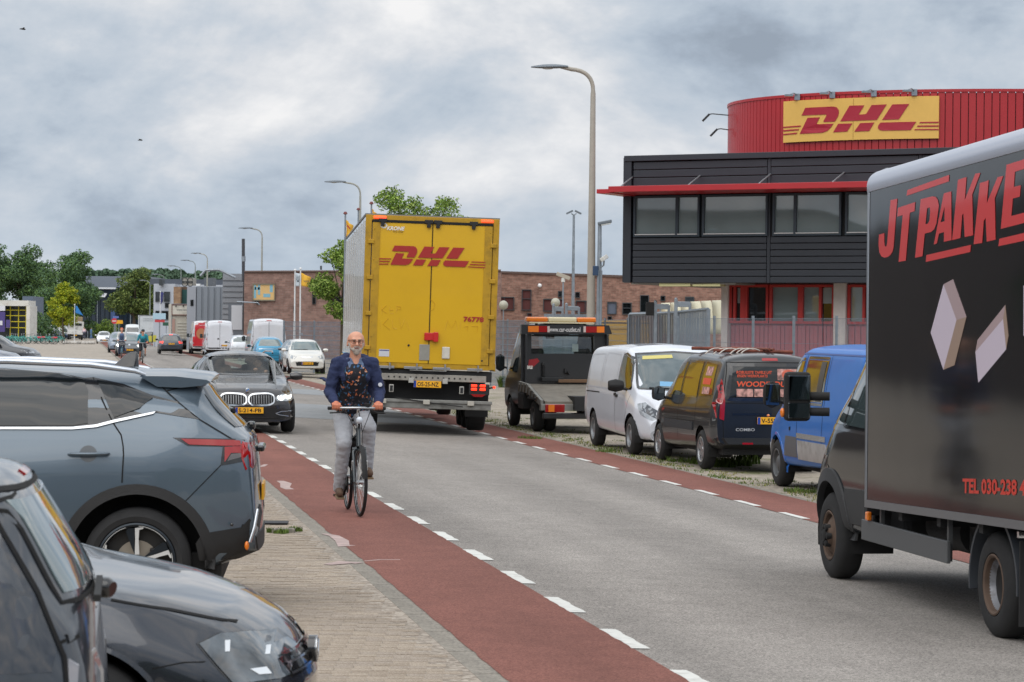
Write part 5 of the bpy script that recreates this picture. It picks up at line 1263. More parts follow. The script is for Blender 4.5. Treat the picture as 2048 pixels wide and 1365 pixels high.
o, B = std_car('parked_van', 'white van standing side on behind the dark blue estate car', 'van', 'bigvan', (196, 198, 200), (P(112, 700, 392).x, 392, 0), .1, H=2.2, metal=0)
# box truck and tipper truck parked ahead
def box_truck(label, px, py, Wd, H, L, col, z0=1.0):
 o = thing('box_truck', label, 'truck', tuple(place(px, py, L)), heading())
 pm = mat('box '+str(col), col, rough=.5, var=.05, dirt=((140, 138, 132), .3)); x = -L/2+.02
 MB().box((0, 0, (z0+H)/2), (L, Wd, H-z0)).build('cargo_box', pm, o, .02); fr = MB()
 for y in (-Wd/2+.03, Wd/2-.03): fr.box((x-.03, y, (z0+H)/2), (.06, .07, H-z0))
 fr.box((x-.03, 0, H-.04), (.06, Wd-.13, .08)); fr.box((x-.03, 0, z0+.04), (.06, Wd-.13, .08)); fr.build('rear_frame', mat('frame grey', (120, 124, 128), rough=.5), o, recalc=False)
 MB().box((x-.05, 0, .62), (.10, Wd-.1, .16)).build('bumper', M_bp, o)
 for y in (-1, 1): MB().box((x-.08, y*(Wd/2-.25), .82), (.06, .36, .14)).build('taillight', M_tail, o)
 for ax in (-L/2+1.4, L/2-.9):
  for s_ in (1, -1): wheel(o, ax, s_*(Wd/2-.05), .45, .3, .28, 'steel')
 MB().box((0, 0, .72), (L-.6, .9, .24)).build('chassis', M_bp, o); return o, x
o, x = box_truck('pale grey box truck seen from behind, right of the round olive tree', 297, 685.5, 2.5, 3.6, 7, (196, 202, 206), .9)
for k, st in enumerate(('KOELTRANSPORT', 'UTRECHT')): lettering('lettering', st, mat('faded print', (120, 128, 134), rough=.7), o, lambda u, v, k=k: (x-.07, -(-.75+u), 3.05-.26*k+v), 1.5, .13)
o, x = box_truck('dirty cream tipper truck with a web address on its raised tailboard', 372, 704, 2.5, 3.95, 7, (188, 182, 168), .95)
MB().box((x-.1, 0, 3.45), (.10, 2.46, .86)).build('tailboard', mat('tailboard cream', (206, 202, 190), rough=.6, dirt=((120, 112, 100), .5)), o, .01)
fr = MB()
for c, d in (((x-.17, 0, 3.86), (.04, 2.5, .06)), ((x-.17, 0, 3.03), (.04, 2.5, .06)), ((x-.17, -1.22, 3.45), (.04, .06, .77)), ((x-.17, 1.22, 3.45), (.04, .06, .77))): fr.box(c, d)
fr.build('tailboard_frame', mat('rust red frame', (110, 62, 54), rough=.7), o, recalc=False)
lettering('lettering', 'www.vankooy.com', mat('dull print', (86, 92, 100), rough=.7), o, lambda u, v: (x-.16, -(-.85+u), 3.33+v), 1.7, .2)
for y in (-.9, -.3, .3, .9): pbox('hinge', M_bp, o, (x-.19, y, 3.78), (.05, .08, .16))
for z in (1.15, 1.4, 1.65, 1.9, 2.15, 2.4): MB().box((x-.06, 0, z), (.06, 1.5, .10)).build('rib', mat('rib cream', (200, 196, 184), rough=.6, dirt=((120, 112, 100), .4)), o)
for y in (-1, 1): MB().box((x-.05, y*1.08, 1.85), (.08, .22, 1.7)).build('side_post', mat('post pinkish', (176, 142, 130), rough=.7), o)
# battered white tipper, left
o = thing('tipper_truck', 'battered white tipper truck with a brown tarpaulin beside the bicycle rack', 'truck', tuple(place(150, 680.5, 5, over=1)), heading(True, -.03))
o.rotation_euler = (.05, 0, heading(True))
m_w = mat('battered white', (188, 188, 184), rough=.7, var=.08, dirt=((70, 66, 62), .8), dscale=1.4)
MB().box((0, 0, 1.75), (5, 2.35, 2.1)).build('body', m_w, o, .04); MB().box((.0, .1, 3.05), (4.6, 2.1, .9)).build('tarpaulin', mat('brown canvas', (140, 124, 98), rough=.9, var=.2), o, .1)
MB().box((-2.53, 0, 2.35), (.06, 1.7, .38)).build('rear_window', M_pg(), o, .02); MB().box((-2.60, 0, 1.15), (.2, 2.4, .62)).build('tailgate', mat('tailgate white', (206, 206, 204), rough=.6, dirt=((90, 84, 78), .6)), o, .03)
MB().box((-2.55, 0, .66), (.15, 2.3, .3)).build('bumper', M_bp, o); MB().box((-2.65, 0, .72), (.03, .5, .12)).build('number_plate', YEL(), o)
for s_ in (1, -1):
 wheel(o, -1.6, s_*1.12, .38, .28, .22, 'steel'); wheel(o, 1.7, s_*1.12, .38, .28, .22, 'steel')
# parked cars at the far left edge
o, B = std_car('parked_car', 'grey hatchback at the left edge showing its roof spoiler and rear window', 'car', 'suv', (104, 110, 122), (P(42, 700, 84).x-2.22, 84.5, 0), -.03, H=1.74, glass=M_pgl())
o, B = std_car('parked_car', 'black fastback car with a slim tail lamp at the far left', 'car', 'suv', (52, 56, 62), (P(82, 700, 112).x-2.28, 112, 0), math.pi*0-.02, H=1.62)
B.patch('lamp_bar', 'L', [(-2.2, 1.0), (-1.75, 1.04), (-1.7, 1.0), (-2.15, .94)], mat('lamp bar silver', (176, 180, 186), rough=.2), o)
# ------------------------------------------------------------------ grey family car on the left (nearest large car)
QS, QH = 298.0, 656.0; QX0, QL = 525.0, 4.42
def q(px, py): return (-QL/2+(QX0-px)/QS, CAMH-(py-QH)/QS)
def qz(zx, zy): return q(zx/2.843, 680+zy/2.843)       # from the enlarged crop
Zc = FPX/QS
qa = thing('parked_car', 'grey family car parked nose in on the left, its dark tail lamps facing the road', 'car', ((QX0-1024)/QS-QL/2, Zc+.92, 0), 0.0)
pm = paint('steel grey paint', (84, 98, 110), .4, .3)
topQ = [(-2.21,.45),(-2.205,.70),(-2.19,.84),(-2.185,1.10),(-2.17,1.18),(-2.10,1.235),(-1.90,1.42),(-1.80,1.56),(-1.70,1.585),(-1.33,1.625),(-.9,1.645),(-.3,1.66),(.2,1.65),(.6,1.54),(1.15,1.17),(1.3,1.10),(1.85,.98),(2.08,.85),(2.2,.7),(2.21,.55)]
QB = Body(QL, topQ, [(-2.21,1.10),(-2.1,1.19),(-1.7,1.22),(-1.2,1.20),(-.6,1.165),(.9,1.10),(1.3,1.05),(1.9,.90),(2.21,.62)], [(-2.21,.42),(-2.05,.36),(-1.8,.27),(1.8,.25),(2.21,.35)],
   [(-2.21,.77),(-2.10,.82),(-1.9,.875),(-1.5,.915),(-1,.915),(1.2,.915),(1.8,.88),(2.21,.76)], [(-2.21,.72),(-2.0,.79),(-1.7,.845),(-1.2,.86),(1,.85),(1.7,.80),(2.21,.62)], [(-2.21,.60),(-1.7,.585),(-.7,.63),(.2,.62),(1,.69),(1.6,.7),(2.21,.5)],
   arches=[(1.27,.37),(-1.392,.37)], nx=190, arch_r=.455, bow=(.13,.055), sig=.022)
M_tint = mat('tinted glass', (20, 25, 28), rough=.04, coat=.15, spec=.5, var=.4, vscale=1.5); M_gb = mat('gloss black', (24, 25, 28), rough=.12, coat=.6)
for ax_ in ('L', 'R'):
 dlo = [qz(-900, 250), qz(-600, 190), qz(0, 176), qz(330, 200), qz(475, 226), qz(525, 222), qz(700, 258), qz(860, 318), qz(1015, 356), qz(1138, 452), qz(893, 414), qz(655, 462), qz(560, 488), qz(430, 502), qz(0, 504), qz(-900, 520)]
 QB.patch('window_surround', ax_, dlo, M_gb, qa, .004, .09)
 QB.patch('side_window', ax_, [qz(-700, 240), qz(0, 186), qz(330, 208), qz(468, 236), qz(505, 300), qz(516, 478), qz(430, 490), qz(0, 494), qz(-700, 500)], M_tint, qa, .009, .09)
 QB.patch('quarter_window', ax_, [qz(548, 238), qz(700, 276), qz(870, 336), qz(800, 392), qz(662, 444)], M_tint, qa, .009, .08)
 QB.patch('chrome_strip', ax_, [qz(0, 503), qz(430, 500), qz(560, 486), qz(660, 459), qz(893, 411), qz(880, 424), qz(665, 473), qz(565, 500), qz(430, 513), qz(0, 515), qz(-900, 530), qz(-900, 518)], M_chr, qa, .012, .1)
 QB.ribbon('door_gap', ax_, [qz(*p) for p in ((525, 222), (590, 350), (655, 470), (705, 540), (718, 600), (722, 650), (716, 806))], M_seam, qa, .009, .004)
 QB.ribbon('panel_gap', ax_, [qz(1268, 705), qz(1065, 915)], M_seam, qa, .006, .003)
 QB.ribbon('pillar_gap', ax_, [qz(*p) for p in ((845, 160), (850, 205), (900, 260), (1020, 360), (1145, 455), (1330, 565))], M_seam, qa, .007, .0035)
 QB.ribbon('spoiler_gap', ax_, [qz(*p) for p in ((945, 295), (1010, 278), (1090, 262))], M_seam, qa, .007, .0035)
 QB.patch('taillight_surround', ax_, [qz(*p) for p in ((995, 553), (1330, 560), (1458, 577), (1452, 645), (1382, 690), (1264, 710), (1274, 603), (1080, 599))], M_gb, qa, .004, .06)
 QB.patch('taillight', ax_, [qz(*p) for p in ((1040, 560), (1330, 568), (1368, 574), (1374, 600), (1290, 600), (1085, 592))], M_tail, qa, .010, .05)
 QB.patch('taillight', ax_, [qz(*p) for p in ((1284, 606), (1370, 604), (1374, 640), (1320, 640), (1285, 690))], M_tail, qa, .010, .05)
 QB.patch('taillight', ax_, [qz(*p) for p in ((1382, 578), (1452, 584), (1446, 636), (1384, 668))], mat('tail lamp pale red', (188, 46, 52), rough=.12, coat=.8), qa, .010, .05)
 QB.patch('reverse_lamp', ax_, [qz(*p) for p in ((1322, 645), (1372, 642), (1376, 664), (1300, 684))], mat('lamp smoke', (96, 92, 92), rough=.1, coat=.8), qa, .010, .05)
 cl = [(ax+.51*math.cos(t), .37+.51*math.sin(t)) for ax in (-1.392,) for t in [math.pi*(k/24) for k in range(25)]]
 # lower black bumper and sill
 QB.patch('bumper_cladding', ax_, [qz(*p) for p in ((1168, 1092), (1385, 1060), (1425, 1015), (1478, 948), (1487, 1000), (1470, 1150), (1440, 1208), (1330, 1268), (1150, 1245), (1130, 1150))], mat('rough black cladding', (30, 30, 31), rough=.6, bump=.3, bscale=220), qa, .007, .06)
 QB.patch('fuel_sill', ax_, [(-.86, .36), (.72, .36), (.80, .26), (-.92, .26)], mat('rough black cladding', (30, 30, 31), rough=.6), qa, .008, .1)
 s_ = 1 if ax_ == 'L' else -1
 # handle: recess and grip
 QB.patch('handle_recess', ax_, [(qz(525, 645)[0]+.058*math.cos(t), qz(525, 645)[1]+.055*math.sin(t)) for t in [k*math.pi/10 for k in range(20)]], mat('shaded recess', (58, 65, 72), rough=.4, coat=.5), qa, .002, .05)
 (hx0, hz), (hx1, _) = qz(415, 645), qz(640, 645); l, n_ = QB.cast(ax_, (hx0+hx1)/2, hz)
 MB().tube([(hx0, l.y+s_*.012, hz-.005), (hx0-.02, l.y+s_*.035, hz), ((hx0+hx1)/2, l.y+s_*.042, hz), (hx1+.02, l.y+s_*.035, hz+.002), (hx1, l.y+s_*.012, hz+.004)], [.010, .020, .022, .020, .012], 12, flat=.55).build('door_handle', pm, qa, smooth=60)
 # roof rail
 MB().tube([(1.0*0+.3, s_*.60, 1.66), (.2, s_*.605, 1.685), (-.5, s_*.61, 1.695), (-1.05, s_*.60, 1.675), (-1.35, s_*.585, 1.635), (-1.42, s_*.58, 1.61)], [.01, .02, .022, .022, .018, .01], 10).build('roof_rail', mat('satin silver', (190, 196, 204), rough=.3, metal=.8), qa, smooth=60)
arch_ring(qa, -1.392, .37, .915, .452, .518, mat('rough black cladding', (30, 30, 31), rough=.6), body=QB, a0=-.03, a1=1.03); arch_ring(qa, 1.27, .37, .915, .452, .518, mat('rough black cladding', (30, 30, 31), rough=.6), body=QB, a0=-.03, a1=1.03)
QB.patch('rear_window', 'B', [(-.60, 1.26), (.60, 1.26), (.52, 1.53), (-.52, 1.53)], M_tint, qa, .005, .06)
QB.patch('taillight', 'B', [(-.79, 1.16), (-.48, 1.16), (-.52, 1.02), (-.79, .98)], M_tail, qa, .006, .06); QB.patch('taillight', 'B', [(.79, 1.16), (.48, 1.16), (.52, 1.02), (.79, .98)], M_tail, qa, .006, .06)
QB.patch('bumper_cladding', 'B', [(-.80, .38), (.80, .38), (.80, .62), (.62, .55), (-.62, .55), (-.80, .62)], mat('rough black cladding', (30, 30, 31), rough=.6), qa, .008, .1)
QB.patch('windscreen', 'F', [(-.72, 1.19), (.72, 1.19), (.57, 1.55), (-.57, 1.55)], M_tint, qa)
for s_ in (1, -1): QB.patch('headlight', 'F', [(s_*.46, .86), (s_*.76, .92), (s_*.84, .86), (s_*.52, .78)], M_hl, qa)
MB().box((-2.21, -0, .80), (.015, .50, .11)).build('number_plate', YEL(), qa)
# rear reflector trim and lamp
for s_ in (1, -1):
 MB().tube([(-2.19, s_*.80, .72), (-2.17, s_*.83, .60), (-2.14, s_*.84, .50)], .012, 8).build('chrome_trim', M_chr, qa, smooth=60)
 MB().ball((-2.12, s_*.81, .475), 1, 8, (.016, .016, .03)).build('reflector', M_amber, qa, smooth=60); MB().ball((-2.02, s_*.86, .62), .012, 8).build('parking_sensor', M_gb, qa, smooth=60)
# spoiler
sp = MB(); vs = []; fs = []; xs_ = np.linspace(-1, 1, 21)
for y in xs_:
 yy = y*.60; c = .05*(1-abs(y)**3)
 for x, z in ((-1.38, 1.622), (-1.62, 1.622), (-1.83, 1.600), (-1.86, 1.585), (-1.80, 1.560), (-1.66, 1.545), (-1.5, 1.55)): vs.append((x-.03*(1-y*y), yy, z+c*.5*(1 if z > 1.57 else .6)-.02*abs(y)**4))
for i in range(20):
 for k in range(7): fs.append([i*7+k, i*7+(k+1) % 7, (i+1)*7+(k+1) % 7, (i+1)*7+k])
fs += [list(range(7))[::-1], [140+k for k in range(7)]]
sp.add(vs, fs).build('spoiler', pm, qa, smooth=40)
# shark fin aerial
vs = []; fs = []; pf_ = [qz(600, 126), qz(640, 104), qz(690, 90), qz(752, 88), qz(750, 152), qz(700, 150)]; fin = MB()
x_f, x_b, z_b, z_t = pf_[0][0], pf_[3][0], 1.665, pf_[3][1]+.03
fin.add([(x_f, 0, z_b), (x_b+.03, -.05, z_b-.01), (x_b+.03, .05, z_b-.01), (x_b+.01, 0, z_t), ((x_f+x_b)/2, -.012, z_b+(z_t-z_b)*.72), ((x_f+x_b)/2, .012, z_b+(z_t-z_b)*.72), (x_b-.0, 0, z_b-.01)],
  [[0, 1, 4], [0, 5, 2], [1, 3, 4], [2, 5, 3], [0, 4, 5], [4, 3, 5], [1, 6, 3], [2, 3, 6]]); fin.build('shark_fin_aerial', M_gb, qa, .008, smooth=50)
MB().tube([(-1.94, 0, 1.36), (-1.99, .05, 1.345)], .03, 10).build('wiper_motor', M_gb, qa, smooth=50); MB().box((-2.12, -.02, 1.25), (.06, .10, .06)).build('wiper_pivot', M_gb, qa, .02)
MB().box((-2.19, 0, 1.10), (.06, .45, .045)).build('boot_handle', M_gb, qa, .015)
# two tone wheels
M_mach = mat('machined alloy', (206, 206, 204), rough=.35, metal=.25); M_gund = mat('gunmetal', (44, 50, 56), rough=.3, metal=.6)
def star_wheel(x, y, s_):
 e = wheel(qa, x, s_*y, .36, .235, .258, 'none', M_gund, z=.37, seg=64)
 yo = s_*(y-.012)
 rim = [c for c in bpy.data.objects if c.parent == e and c.name.startswith('rim')][0]
 for k in range(5):
  t0 = 2*math.pi*k/5+math.pi/2+.02
  R_ = lambda a, b, h: (a*math.cos(t0)-b*math.sin(t0), yo-s_*h, a*math.sin(t0)+b*math.cos(t0))
  for pl, mm, h0, h1 in (([(.05, .018), (.05, -.012), (.150, -.012), (.225, -.016), (.235, .040), (.222, .040), (.214, .012), (.150, .010)], M_mach, .004, .03),
        ([(.05, -.014), (.225, -.018), (.222, -.068), (.200, -.074), (.10, -.036)], M_gund, .012, .04)):
   mb = MB().prism(pl, lambda u, v, w_: R_(u, v, h0+w_), h1-h0); mb.build('spoke', mm, rim)
 arcs = MB()
 for k in range(5):
  t0 = 2*math.pi*k/5+math.pi/2
  arcs.lathe([(.238, yo+s_*.004), (.258, yo+s_*.004), (.258, yo-s_*.02), (.238, yo-s_*.02)], (0, 0, 0), 'Y', 10, closed=True, a0=t0+.06, a1=t0+.95)
 arcs.build('rim_edge', M_mach, rim); MB().lathe([(.0005, yo+s_*.0), (.026, yo-s_*.001), (.034, yo-s_*.015), (.034, yo-s_*.05)], (0, 0, 0), 'Y', 24).build('hub_cap', M_gb, rim, smooth=40)
 MB().lathe([(.016, yo+s_*.002), (.021, yo+s_*.002), (.021, yo-s_*.004), (.016, yo-s_*.004)], (0, 0, 0), 'Y', 20, closed=True).build('emblem_ring', M_chr, rim)
 MB().box((0, yo+s_*.001, 0), (.046, .006, .008)).build('emblem_bar', M_chr, rim)
 MB().lathe([(.14, yo-s_*.07), (.03, yo-s_*.07)], (0, 0, 0), 'Y', 40).build('brake_disc', mat('disc steel', (168, 160, 148), rough=.35, metal=.7), rim)
 MB().box((-.11, yo-s_*.065, .03), (.05, .05, .12)).build('brake_caliper', mat('shaded metal', (48, 47, 46), rough=.6, metal=.5), rim, .01)
for x in (-1.392, 1.27):
 for s_ in (1, -1): star_wheel(x, .905, s_)
for s_ in (1, -1): mirror_arm(qa, .72, s_*.88, 1.12, pm, sg=s_)
QB.finish(pm, qa); MB().box((0, 0, .32), (3.9, 1.5, .2)).build('underbody', M_bp, qa, recalc=False)
# car is seen from the left side but its nose points left: turn it round
qa.rotation_euler = (0, 0, math.pi+.075)
qa.location = Vector(((QX0-1024)/QS, Zc, 0))-Matrix.Rotation(math.pi+.075, 3, 'Z') @ Vector((-QL/2, .80, 0))
# ------------------------------------------------------------------ dark hatchback, nose towards the road
gl = thing('parked_car', 'dark grey hatchback, its nose towards the road, between two cars', 'car', (-2.945, 9.83+.90, 0), 0.0)
pg = paint('dark pearl paint', (44, 48, 56), .55, .25)
topG = [(-2.13,.6),(-2.12,.9),(-2.0,1.15),(-1.8,1.38),(-1.5,1.44),(-.8,1.48),(0,1.46),(.35,1.38),(.98,.985),(1.1,.95),(1.25,.925),(1.57,.87),(1.83,.795),(1.98,.705),(2.08,.61),(2.125,.52),(2.13,.42)]
GB = Body(4.26, topG, [(-2.13,.9),(-1.8,1.0),(.8,.95),(1.05,.90),(1.5,.80),(1.85,.69),(2.13,.5)], [(-2.13,.34),(-1.8,.25),(1.8,.2),(2.13,.22)],
   [(-2.13,.76),(-1.7,.87),(-1,.895),(1,.895),(1.5,.875),(1.85,.83),(2.13,.70)], [(-2.13,.72),(-1.6,.83),(.9,.84),(1.4,.80),(1.8,.74),(2.13,.60)], [(-2.13,.6),(-1.5,.56),(0,.57),(1,.70),(1.5,.70),(2.13,.52)],
   arches=[(1.255,.32),(-1.38,.32)], nx=170, arch_r=.372, bow=(.17, .06), sig=.03)
gs = lambda px, py, s_=505.0: ((px-1024)/s_+2.945, CAMH-(py-655)/s_)
hlp = [gs(*p) for p in ((408, 1283), (444, 1267), (495, 1271), (560, 1287), (606, 1308), (624, 1341), (581, 1361), (478, 1361), (441, 1320))]
gc = lambda pl, k: [((sum(p[0] for p in pl)/len(pl))*(1-k)+p[0]*k, (sum(p[1] for p in pl)/len(pl))*(1-k)+p[1]*k) for p in pl]
for ax_ in ('R', 'L'):
 GB.patch('headlight_surround', ax_, gc(hlp, 1.05), M_gb, gl, .002, .04)
 GB.patch('headlight', ax_, hlp, mat('headlamp lens', (82, 89, 95), rough=.05, coat=1, var=.6, vscale=9), gl, .006, .035)
 for k, pl in enumerate((((454, 1281), (463, 1281), (464, 1302), (456, 1302)), ((529, 1300), (536, 1301), (537, 1316), (529, 1315)), ((504, 1338), (534, 1337), (545, 1351), (522, 1350)))):
  GB.patch('headlight_reflection', ax_, [gs(*p) for p in pl], mat('bright reflection', (222, 228, 234), rough=.15, coat=.8), gl, .009, .03)  # white reflections on the lens, put in as fixed pale patches
 GB.ribbon('bonnet_gap', ax_, [gs(219, 1206, 514), gs(330, 1228, 514), gs(461, 1262, 514)], M_seam, gl, .007, .003)
 GB.ribbon('wing_crease', ax_, [gs(311, 1338, 514), gs(370, 1327, 514), gs(441, 1328, 514)], M_seam, gl, .005, .002)
 GB.patch('side_window', ax_, [(.72, 1.0), (.30, 1.32), (-.3, 1.39), (-.28, 1.0)], M_tint, gl, .004, .1); GB.patch('side_window', ax_, [(-.36, 1.0), (-.38, 1.39), (-1.1, 1.35), (-1.4, 1.08)], M_tint, gl, .004, .1)
 s_ = -1 if ax_ == 'R' else 1
 mirror_arm(gl, .62, s_*.84, 1.04, pg, sg=s_)
 GB.patch('bumper_intake', 'F', [(s_*.45, .22), (s_*.78, .26), (s_*.76, .38), (s_*.5, .40)], M_gb, gl, .004, .06)
GB.patch('windscreen', 'F', [(-.70, 1.05), (.70, 1.05), (.55, 1.37), (-.55, 1.37)], M_tint, gl, .004, .08)
GB.patch('grille', 'F', [(-.52, .60), (-.10, .62), (.10, .62), (.52, .60), (.46, .52), (-.46, .52)], M_gb, gl, .006, .05)
for z in (.535, .575, .61): GB.ribbon('grille_bar', 'F', [(-.48, z), (.48, z)], M_chr if z < .6 else M_gb, gl, .009, .014)
eb = Vector((2.128, 0, .58)); MB().lathe([(.001, 0), (.050, .002), (.052, .006), (.057, .006), (.057, -.03)], tuple(eb), 'X', 32).build('emblem', M_gb, gl, smooth=40); MB().lathe([(.050, .008), (.057, .008), (.057, .0), (.050, .0)], tuple(eb), 'X', 32, closed=True).build('emblem_ring', M_chr, gl, smooth=40)
MB().tube([(2.136, -.042, .615), (2.136, -.014, .54), (2.136, 0, .575), (2.136, .014, .54), (2.136, .042, .615)], .004, 6).build('emblem_mark', M_chr, gl)
GB.ribbon('wiper', 'F', [(-.6, 1.045), (.05, 1.03)], M_seam, gl, .02, .015)
for x in (1.255, -1.38):
 for s_ in (1, -1): wheel(gl, x, s_*.885, .32, .21, .205, 'alloy')
arch_ring(gl, 1.255, .32, .895, .368, .385, pg, body=GB, out=.006); arch_ring(gl, -1.38, .32, .895, .368, .385, pg, body=GB, out=.006)
GB.finish(pg, gl); MB().box((0, 0, .3), (3.6, 1.4, .18)).build('underbody', M_bp, gl, recalc=False)
# ------------------------------------------------------------------ nearest car, tail towards the road, cut by the frame
AS, AX0, AL = 700.0, 235.0, 4.5
na = thing('parked_car', 'nearest dark car, only its roof end and slanting rear window in view', 'car', (0, 0, 0), math.pi+.15)
na.location = Vector(((AX0-1024)/AS-.012, FPX/AS, -.02))-Matrix.Rotation(math.pi+.15, 3, 'Z') @ Vector((-AL/2, .80, 0))
pa = paint('graphite paint', (62, 66, 72), .5, .28)
def qn(px, py): return (-AL/2+(AX0-px)/AS, CAMH-(py-655)/AS)
NB = Body(AL, [(-2.25,.55),(-2.25,.85),(-2.24,.96),(-2.20,1.10),(-2.19,1.16),(-2.08,1.33),(-1.99,1.468),(-1.93,1.50),(-1.8,1.52),(-1.4,1.54),(-.4,1.55),(.2,1.54),(.6,1.46),(1.15,1.08),(1.9,.92),(2.15,.8),(2.25,.6)],
   [(-2.25,.88),(-2.1,1.0),(-1.5,1.0),(.9,.98),(1.2,.95),(2.25,.6)], [(-2.25,.4),(-1.9,.26),(1.9,.24),(2.25,.3)], [(-2.25,.80),(-2.0,.87),(-1.4,.90),(1.2,.90),(1.8,.86),(2.25,.72)],
   [(-2.25,.76),(-2.0,.84),(-1.4,.86),(1,.85),(1.7,.8),(2.25,.6)], [(-2.25,.66),(-1.8,.66),(-.6,.65),(.2,.63),(1,.7),(2.25,.5)], arches=[(1.35,.34),(-1.35,.34)], nx=170, arch_r=.39, bow=(.13, .07), sig=.018)
for ax_ in ('L', 'R'):
 NB.patch('side_window', ax_, [qn(-520, 985), qn(-100, 1000), qn(-4, 1034), qn(83, 1180), qn(128, 1286), qn(120, 1330), qn(-520, 1325)], mat('smoky side glass', (34, 38, 46), rough=.05, coat=.5, spec=.7, var=.25, vscale=1.2), na, .004, .09)
 NB.ribbon('pillar_gap', ax_, [qn(-60, 1004), qn(0, 1028), qn(87, 1175), qn(143, 1303), qn(150, 1365), qn(151, 1400)], M_seam, na, .010, .008)
 NB.ribbon('hatch_gap', ax_, [qn(137, 1274), qn(170, 1268), qn(205, 1245), qn(209, 1222)], M_seam, na, .010, .006)
 NB.ribbon('roof_gap', ax_, [qn(-30, 1003), qn(0, 1000), qn(30, 993), qn(52, 974)], M_seam, na, .010, .006)
 NB.patch('lamp', ax_, [qn(150, 1308), qn(200, 1304), qn(216, 1365), qn(222, 1480), qn(158, 1480)], mat('pale grey lamp', (128, 128, 134), rough=.06, coat=1), na, .006, .05)
NB.patch('rear_window', 'B', [(-.64, 1.175), (.64, 1.175), (.60, 1.44), (-.60, 1.44)], mat('rear glass pale', (92, 108, 110), rough=.04, coat=.8, spec=.9, var=.25, vscale=3), na, .005, .05)
NB.ribbon('window_seal', 'B', [(-.67, 1.15), (.67, 1.15), (.63, 1.47), (-.63, 1.47)], M_seam, na, .014, .004, closed=True)
MB().tube([(-2.19, 0, 1.13), (-2.235, .0, 1.125), (-2.25, .01, 1.12)], [.03, .034, .026], 12).build('wiper_motor', M_gb, na, smooth=50)
MB().box((-2.21, .3, 1.155), (.02, .6, .02)).build('wiper', M_bp, na); NB.patch('high_brake_light', 'B', [(-.16, 1.49), (.16, 1.49), (.16, 1.505), (-.16, 1.505)], M_tail, na, .006, .05)
for x in (1.35, -1.35):
 for s_ in (1, -1): wheel(na, x, s_*.89, .34, .22, .22, 'alloy')
NB.finish(pa, na)
# ------------------------------------------------------------------ dark estate car with lit headlights coming towards the camera
bl_ = dL*1.0; nose = Vector(((494-1024)/109, 5070/109, 0)); bw_ = thing('driving_car', 'black estate car with lit headlights and a twin oval grille coming towards the camera', 'car', tuple(nose+bl_*2.47), HEAD+math.pi+.01)
pb = paint('black brown paint', (46, 44, 46), .35, .25)
E = Body(4.94, [(-2.47,.7),(-2.44,.95),(-2.3,1.1),(-2.1,1.36),(-1.9,1.42),(-1,1.47),(0,1.48),(.4,1.42),(.98,1.06),(1.12,1.02),(1.3,1.0),(2.0,.90),(2.28,.82),(2.40,.74),(2.455,.62),(2.47,.45)],
   [(-2.47,.9),(-2,1.03),(.9,.96),(1.2,.92),(2.0,.82),(2.47,.6)], [(-2.47,.35),(-2,.22),(2,.19),(2.47,.22)], [(-2.47,.80),(-2,.91),(-1,.935),(1.4,.935),(2,.90),(2.47,.80)], [(-2.47,.75),(-2,.84),(-1,.87),(1,.87),(1.8,.82),(2.47,.72)],
   [(-2.47,.66),(-1.8,.60),(0,.61),(1,.76),(1.8,.76),(2.47,.64)], arches=[(1.6,.33),(-1.37,.33)], nx=150, arch_r=.385, bow=(.15, .06), sig=.028)
wsP = [(-.76, 1.075), (0, 1.06), (.76, 1.075), (.60, 1.41), (0, 1.435), (-.60, 1.41)]; rwP = [(-.62, 1.10), (.62, 1.10), (.52, 1.36), (-.52, 1.36)]
sdP = [[(.72, 1.01), (.30, 1.33), (-.35, 1.40), (-.33, 1.0)], [(-.41, 1.0), (-.43, 1.40), (-1.2, 1.38), (-1.3, 1.02)], [(-1.38, 1.03), (-1.3, 1.37), (-1.75, 1.33), (-2.05, 1.12)]]
M_cl = glassmat('clear car glass', (.62, .70, .69), .05)
for pl in (wsP,): E.patch('windscreen', 'F', pl, M_cl, bw_, .002, .06, rim=0)
E.patch('rear_window', 'B', rwP, M_cl, bw_, .002, .08, rim=0)
for ax_ in ('L', 'R'):
 for pl in sdP: E.patch('side_window', ax_, pl, M_cl, bw_, .002, .1, rim=0); E.ribbon('window_trim', ax_, pl, M_gb, bw_, .03, .005, closed=True)
 E.ribbon('door_gap', ax_, [(-.37, 1.0), (-.37, .3)], M_seam, bw_, .01)
 s_ = 1 if ax_ == 'L' else -1
 mirror_arm(bw_, .62, s_*.90, 1.03, pb, .14, .24, .17, s_)
E.ribbon('windscreen_frame', 'F', wsP, M_gb, bw_, .03, .005, closed=True); E.ribbon('rear_window_frame', 'B', rwP, M_gb, bw_, .05, .005, closed=True)
def kid(s_, k=1.0, cx=.255, cz=.625, hw=.235, hh=.105):
 pts = []
 for i in range(28):
  t = 2*math.pi*i/28; c, s2 = math.cos(t), math.sin(t); x = math.copysign(abs(c)**.55, c)*hw*k; z = math.copysign(abs(s2)**.7, s2)*hh*k
  pts.append((s_*(cx+x+(.02 if z > 0 else -.01)*0), cz+z+(.006*x/hw if True else 0)))
 return pts
